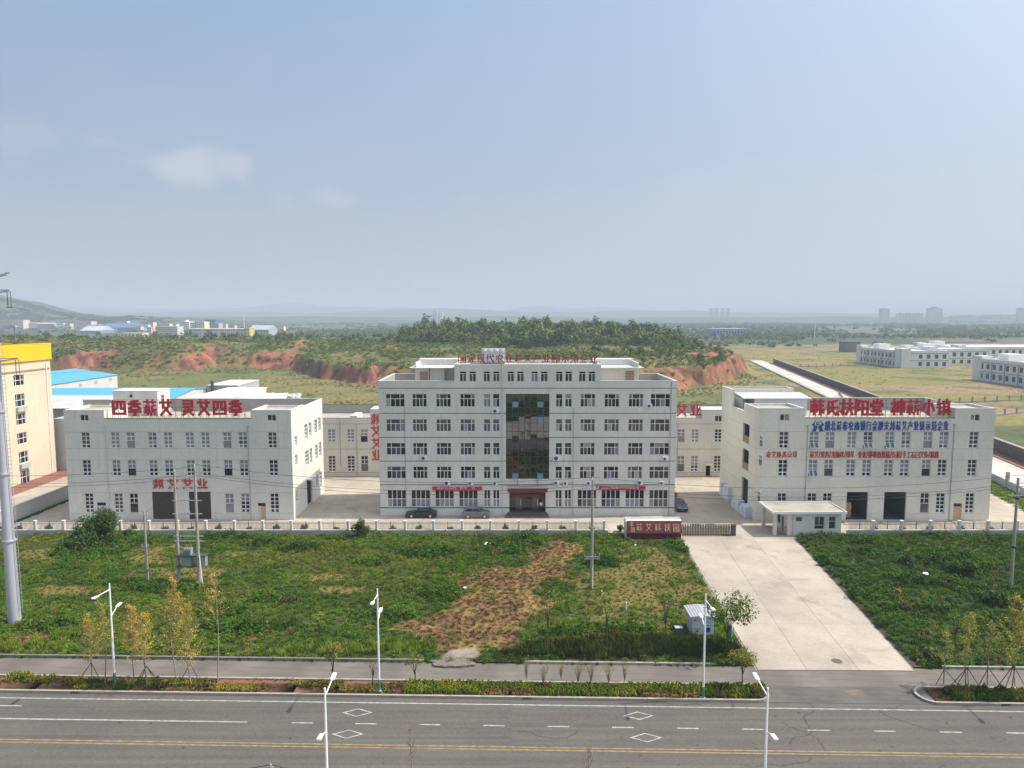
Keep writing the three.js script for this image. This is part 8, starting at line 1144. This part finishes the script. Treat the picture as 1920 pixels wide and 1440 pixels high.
  struct('back_road', sheet([at(-60, 0), at(Lr + 30, 0), at(Lr + 30, 8), at(-60, 8)], 0.9), M(0.66, 0.62, 0.56, 0.95, { map: sized(Tconc, 21) }), 'pale concrete road running back at the right'); struct('back_pavement', slab([at(-60, 8.02), at(Lr, 8.02), at(Lr, 11.2), at(-60, 11.2)], 0.6, 1.05), M(0.42, 0.2, 0.15, 0.9, { map: sized(Tbrick, 3) }), 'reddish pavement beside the back road'); struct('road_bank', slab([at(-60, -1), at(Lr + 30, -1), at(Lr + 30, 8), at(-60, 8)], -0.1, 0.85), mat.kerb, 'low bank under the back road');
  { const sw = thing('stone_wall', 'dark stone retaining wall along the right side of the back road', 'wall', [0, 0, 0]); const l = []; for (let d = -60; d < Lr; d += 3) { const [a, b] = at(d, 11.6), [c, d2] = at(d + 2.96, 11.6); l.push(beam(V3(a, 2.2, b), V3(c, 2.2, d2), 0.8, 3.3 + 0.1 * hash(d, 3))); } part('masonry', l, mat.stone, sw); const [a, b] = at(-60, 11.6), [c, d] = at(Lr, 11.6); part('coping', beam(V3(a, 3.97, b), V3(c, 3.97, d), 0.9, 0.14), mat.kerb, sw);
    const lw = thing('post_wall', 'low grey wall with square posts along the left side of the back road', 'wall', [0, 0, 0]); const [p, q] = at(-55, -1.4), [r, s] = at(70, -1.4); part('wall', beam(V3(p, 0.75, q), V3(r, 0.75, s), 0.24, 1.5), mat.greywall, lw); for (let d2 = -54; d2 < 70; d2 += 7.6) { const [x, z] = at(d2, -1.4); box2('post', x - 0.25, x + 0.25, 0, 3.1, z - 0.25, z + 0.25, mat.polecon, lw); } }
  const pf = (label, pts, hgt, gapm) => { const t = thing('post_fence', label, 'fence', [0, 0, 0]), r = [], ps = []; for (let i = 0; i + 1 < pts.length; i++) { const a = pts[i], b = pts[i + 1], n = Math.round(a.distanceTo(b) / gapm); for (let k = 0; k <= n; k++) { const p = a.clone().lerp(b, k / n), y = land(p.x, -p.z).h; ps.push(bx(p.x - 0.2, p.x + 0.2, y - 0.3, y + hgt, p.z - 0.2, p.z + 0.2)); } for (const f of [0.35, 0.75]) r.push(beam(V3(a.x, hgt * f, a.z), V3(b.x, hgt * f, b.z), 0.08, 0.1)); r.push(beam(V3(a.x, 0.25, a.z), V3(b.x, 0.25, b.z), 0.25, 0.8)); } part('post', ps, M(0.33, 0.31, 0.29, 0.9), t); part('rail', r, M(0.26, 0.25, 0.24, 0.9), t); };
  pf('grey post fence crossing the right field behind the big sign', [V3(at(75, 13)[0], 0, at(75, 13)[1]), V3(230, 0, -268)], 2.2, 7); pf('dark post fence before the white factories', [V3(at(120, 13)[0], 0, at(120, 13)[1]), V3(260, 0, -290)], 2.2, 6); pf('low fence between back road end and white factory', [V3(at(Lr - 30, 13)[0], 0, at(Lr - 30, 13)[1]), V3(243, 0, -470)], 2, 6);
  pf('rail fence behind the right workshop yard', [V3(100, 0, -200), V3(134, 0, -290)], 2, 6);
  // grass strip and litter between yard and back road
  const gl = []; for (let i = 0; i < 2600; i++) { const d = R(-50, 60), o = R(-6.5, -1.8), [x, z] = at(d, o); gl.push({ x, y: 0, z, s: R(0.4, 0.8), sy: R(0.5, 1), r: R(0, 6), c: dim(pick([C.mid, C.weed, C.lush]), R(0.7, 1.2)) }); } scatter('grass_strip', weedClump(60, 0.28, 0.6), leafMat, gl, 'grass strip beside the back road', 'grass');
  const hl = []; for (let i = 0; i < 1500; i++) hl.push({ x: R(-80, -79.2), y: 0, z: R(-200, -106), s: R(0.3, 0.5), sy: R(0.6, 1), r: R(0, 6), c: dim(pick([C.dark, C.weed]), R(0.7, 1.2)) }); scatter('hedge_plants', weedClump(60, 0.28, 0.6), leafMat, hl, 'narrow hedge at the foot of the boundary wall', 'hedge');
  // rubble yard edge and overgrown strip behind the rear workshops
  const ov = []; for (let i = 0; i < 4200; i++) { const x = R(-90, 100), D = R(163, 212); if (fbm(x / 9, D / 9, 571, 3) < 0.36) continue; ov.push({ x, y: 0, z: -D, s: R(0.5, 1.3), sy: R(0.6, 1.1), r: R(0, 6), c: dim(pick([C.mid, C.olive, C.weed, C.lush]), R(0.75, 1.2)) }); } scatter('overgrowth', weedClump(60, 0.3, 0.8), leafMat, ov, 'overgrown strip behind the rear workshops', 'weeds');
  const rb = []; for (let i = 0; i < 260; i++) { const q = G(R(485, 560), R(741, 748)); rb.push({ x: q.x, y: 0.2, z: q.z, s: R(0.5, 1.6), sy: R(0.4, 0.9), r: R(0, 6), c: dim(pick([[0.6, 0.6, 0.6], [0.5, 0.48, 0.45], [0.3, 0.28, 0.26]]), R(0.8, 1.1)) }); } scatter('rubble', uvm(new THREE.DodecahedronGeometry(1, 0)), M(1, 1, 1, 0.9), rb, 'pale rubble and scrap heap beyond the left workshop', 'rubble');
}
scene.traverse((o) => { if (o.isMesh) { o.castShadow = true; o.receiveShadow = true; } });
renderer.render(scene, camera);
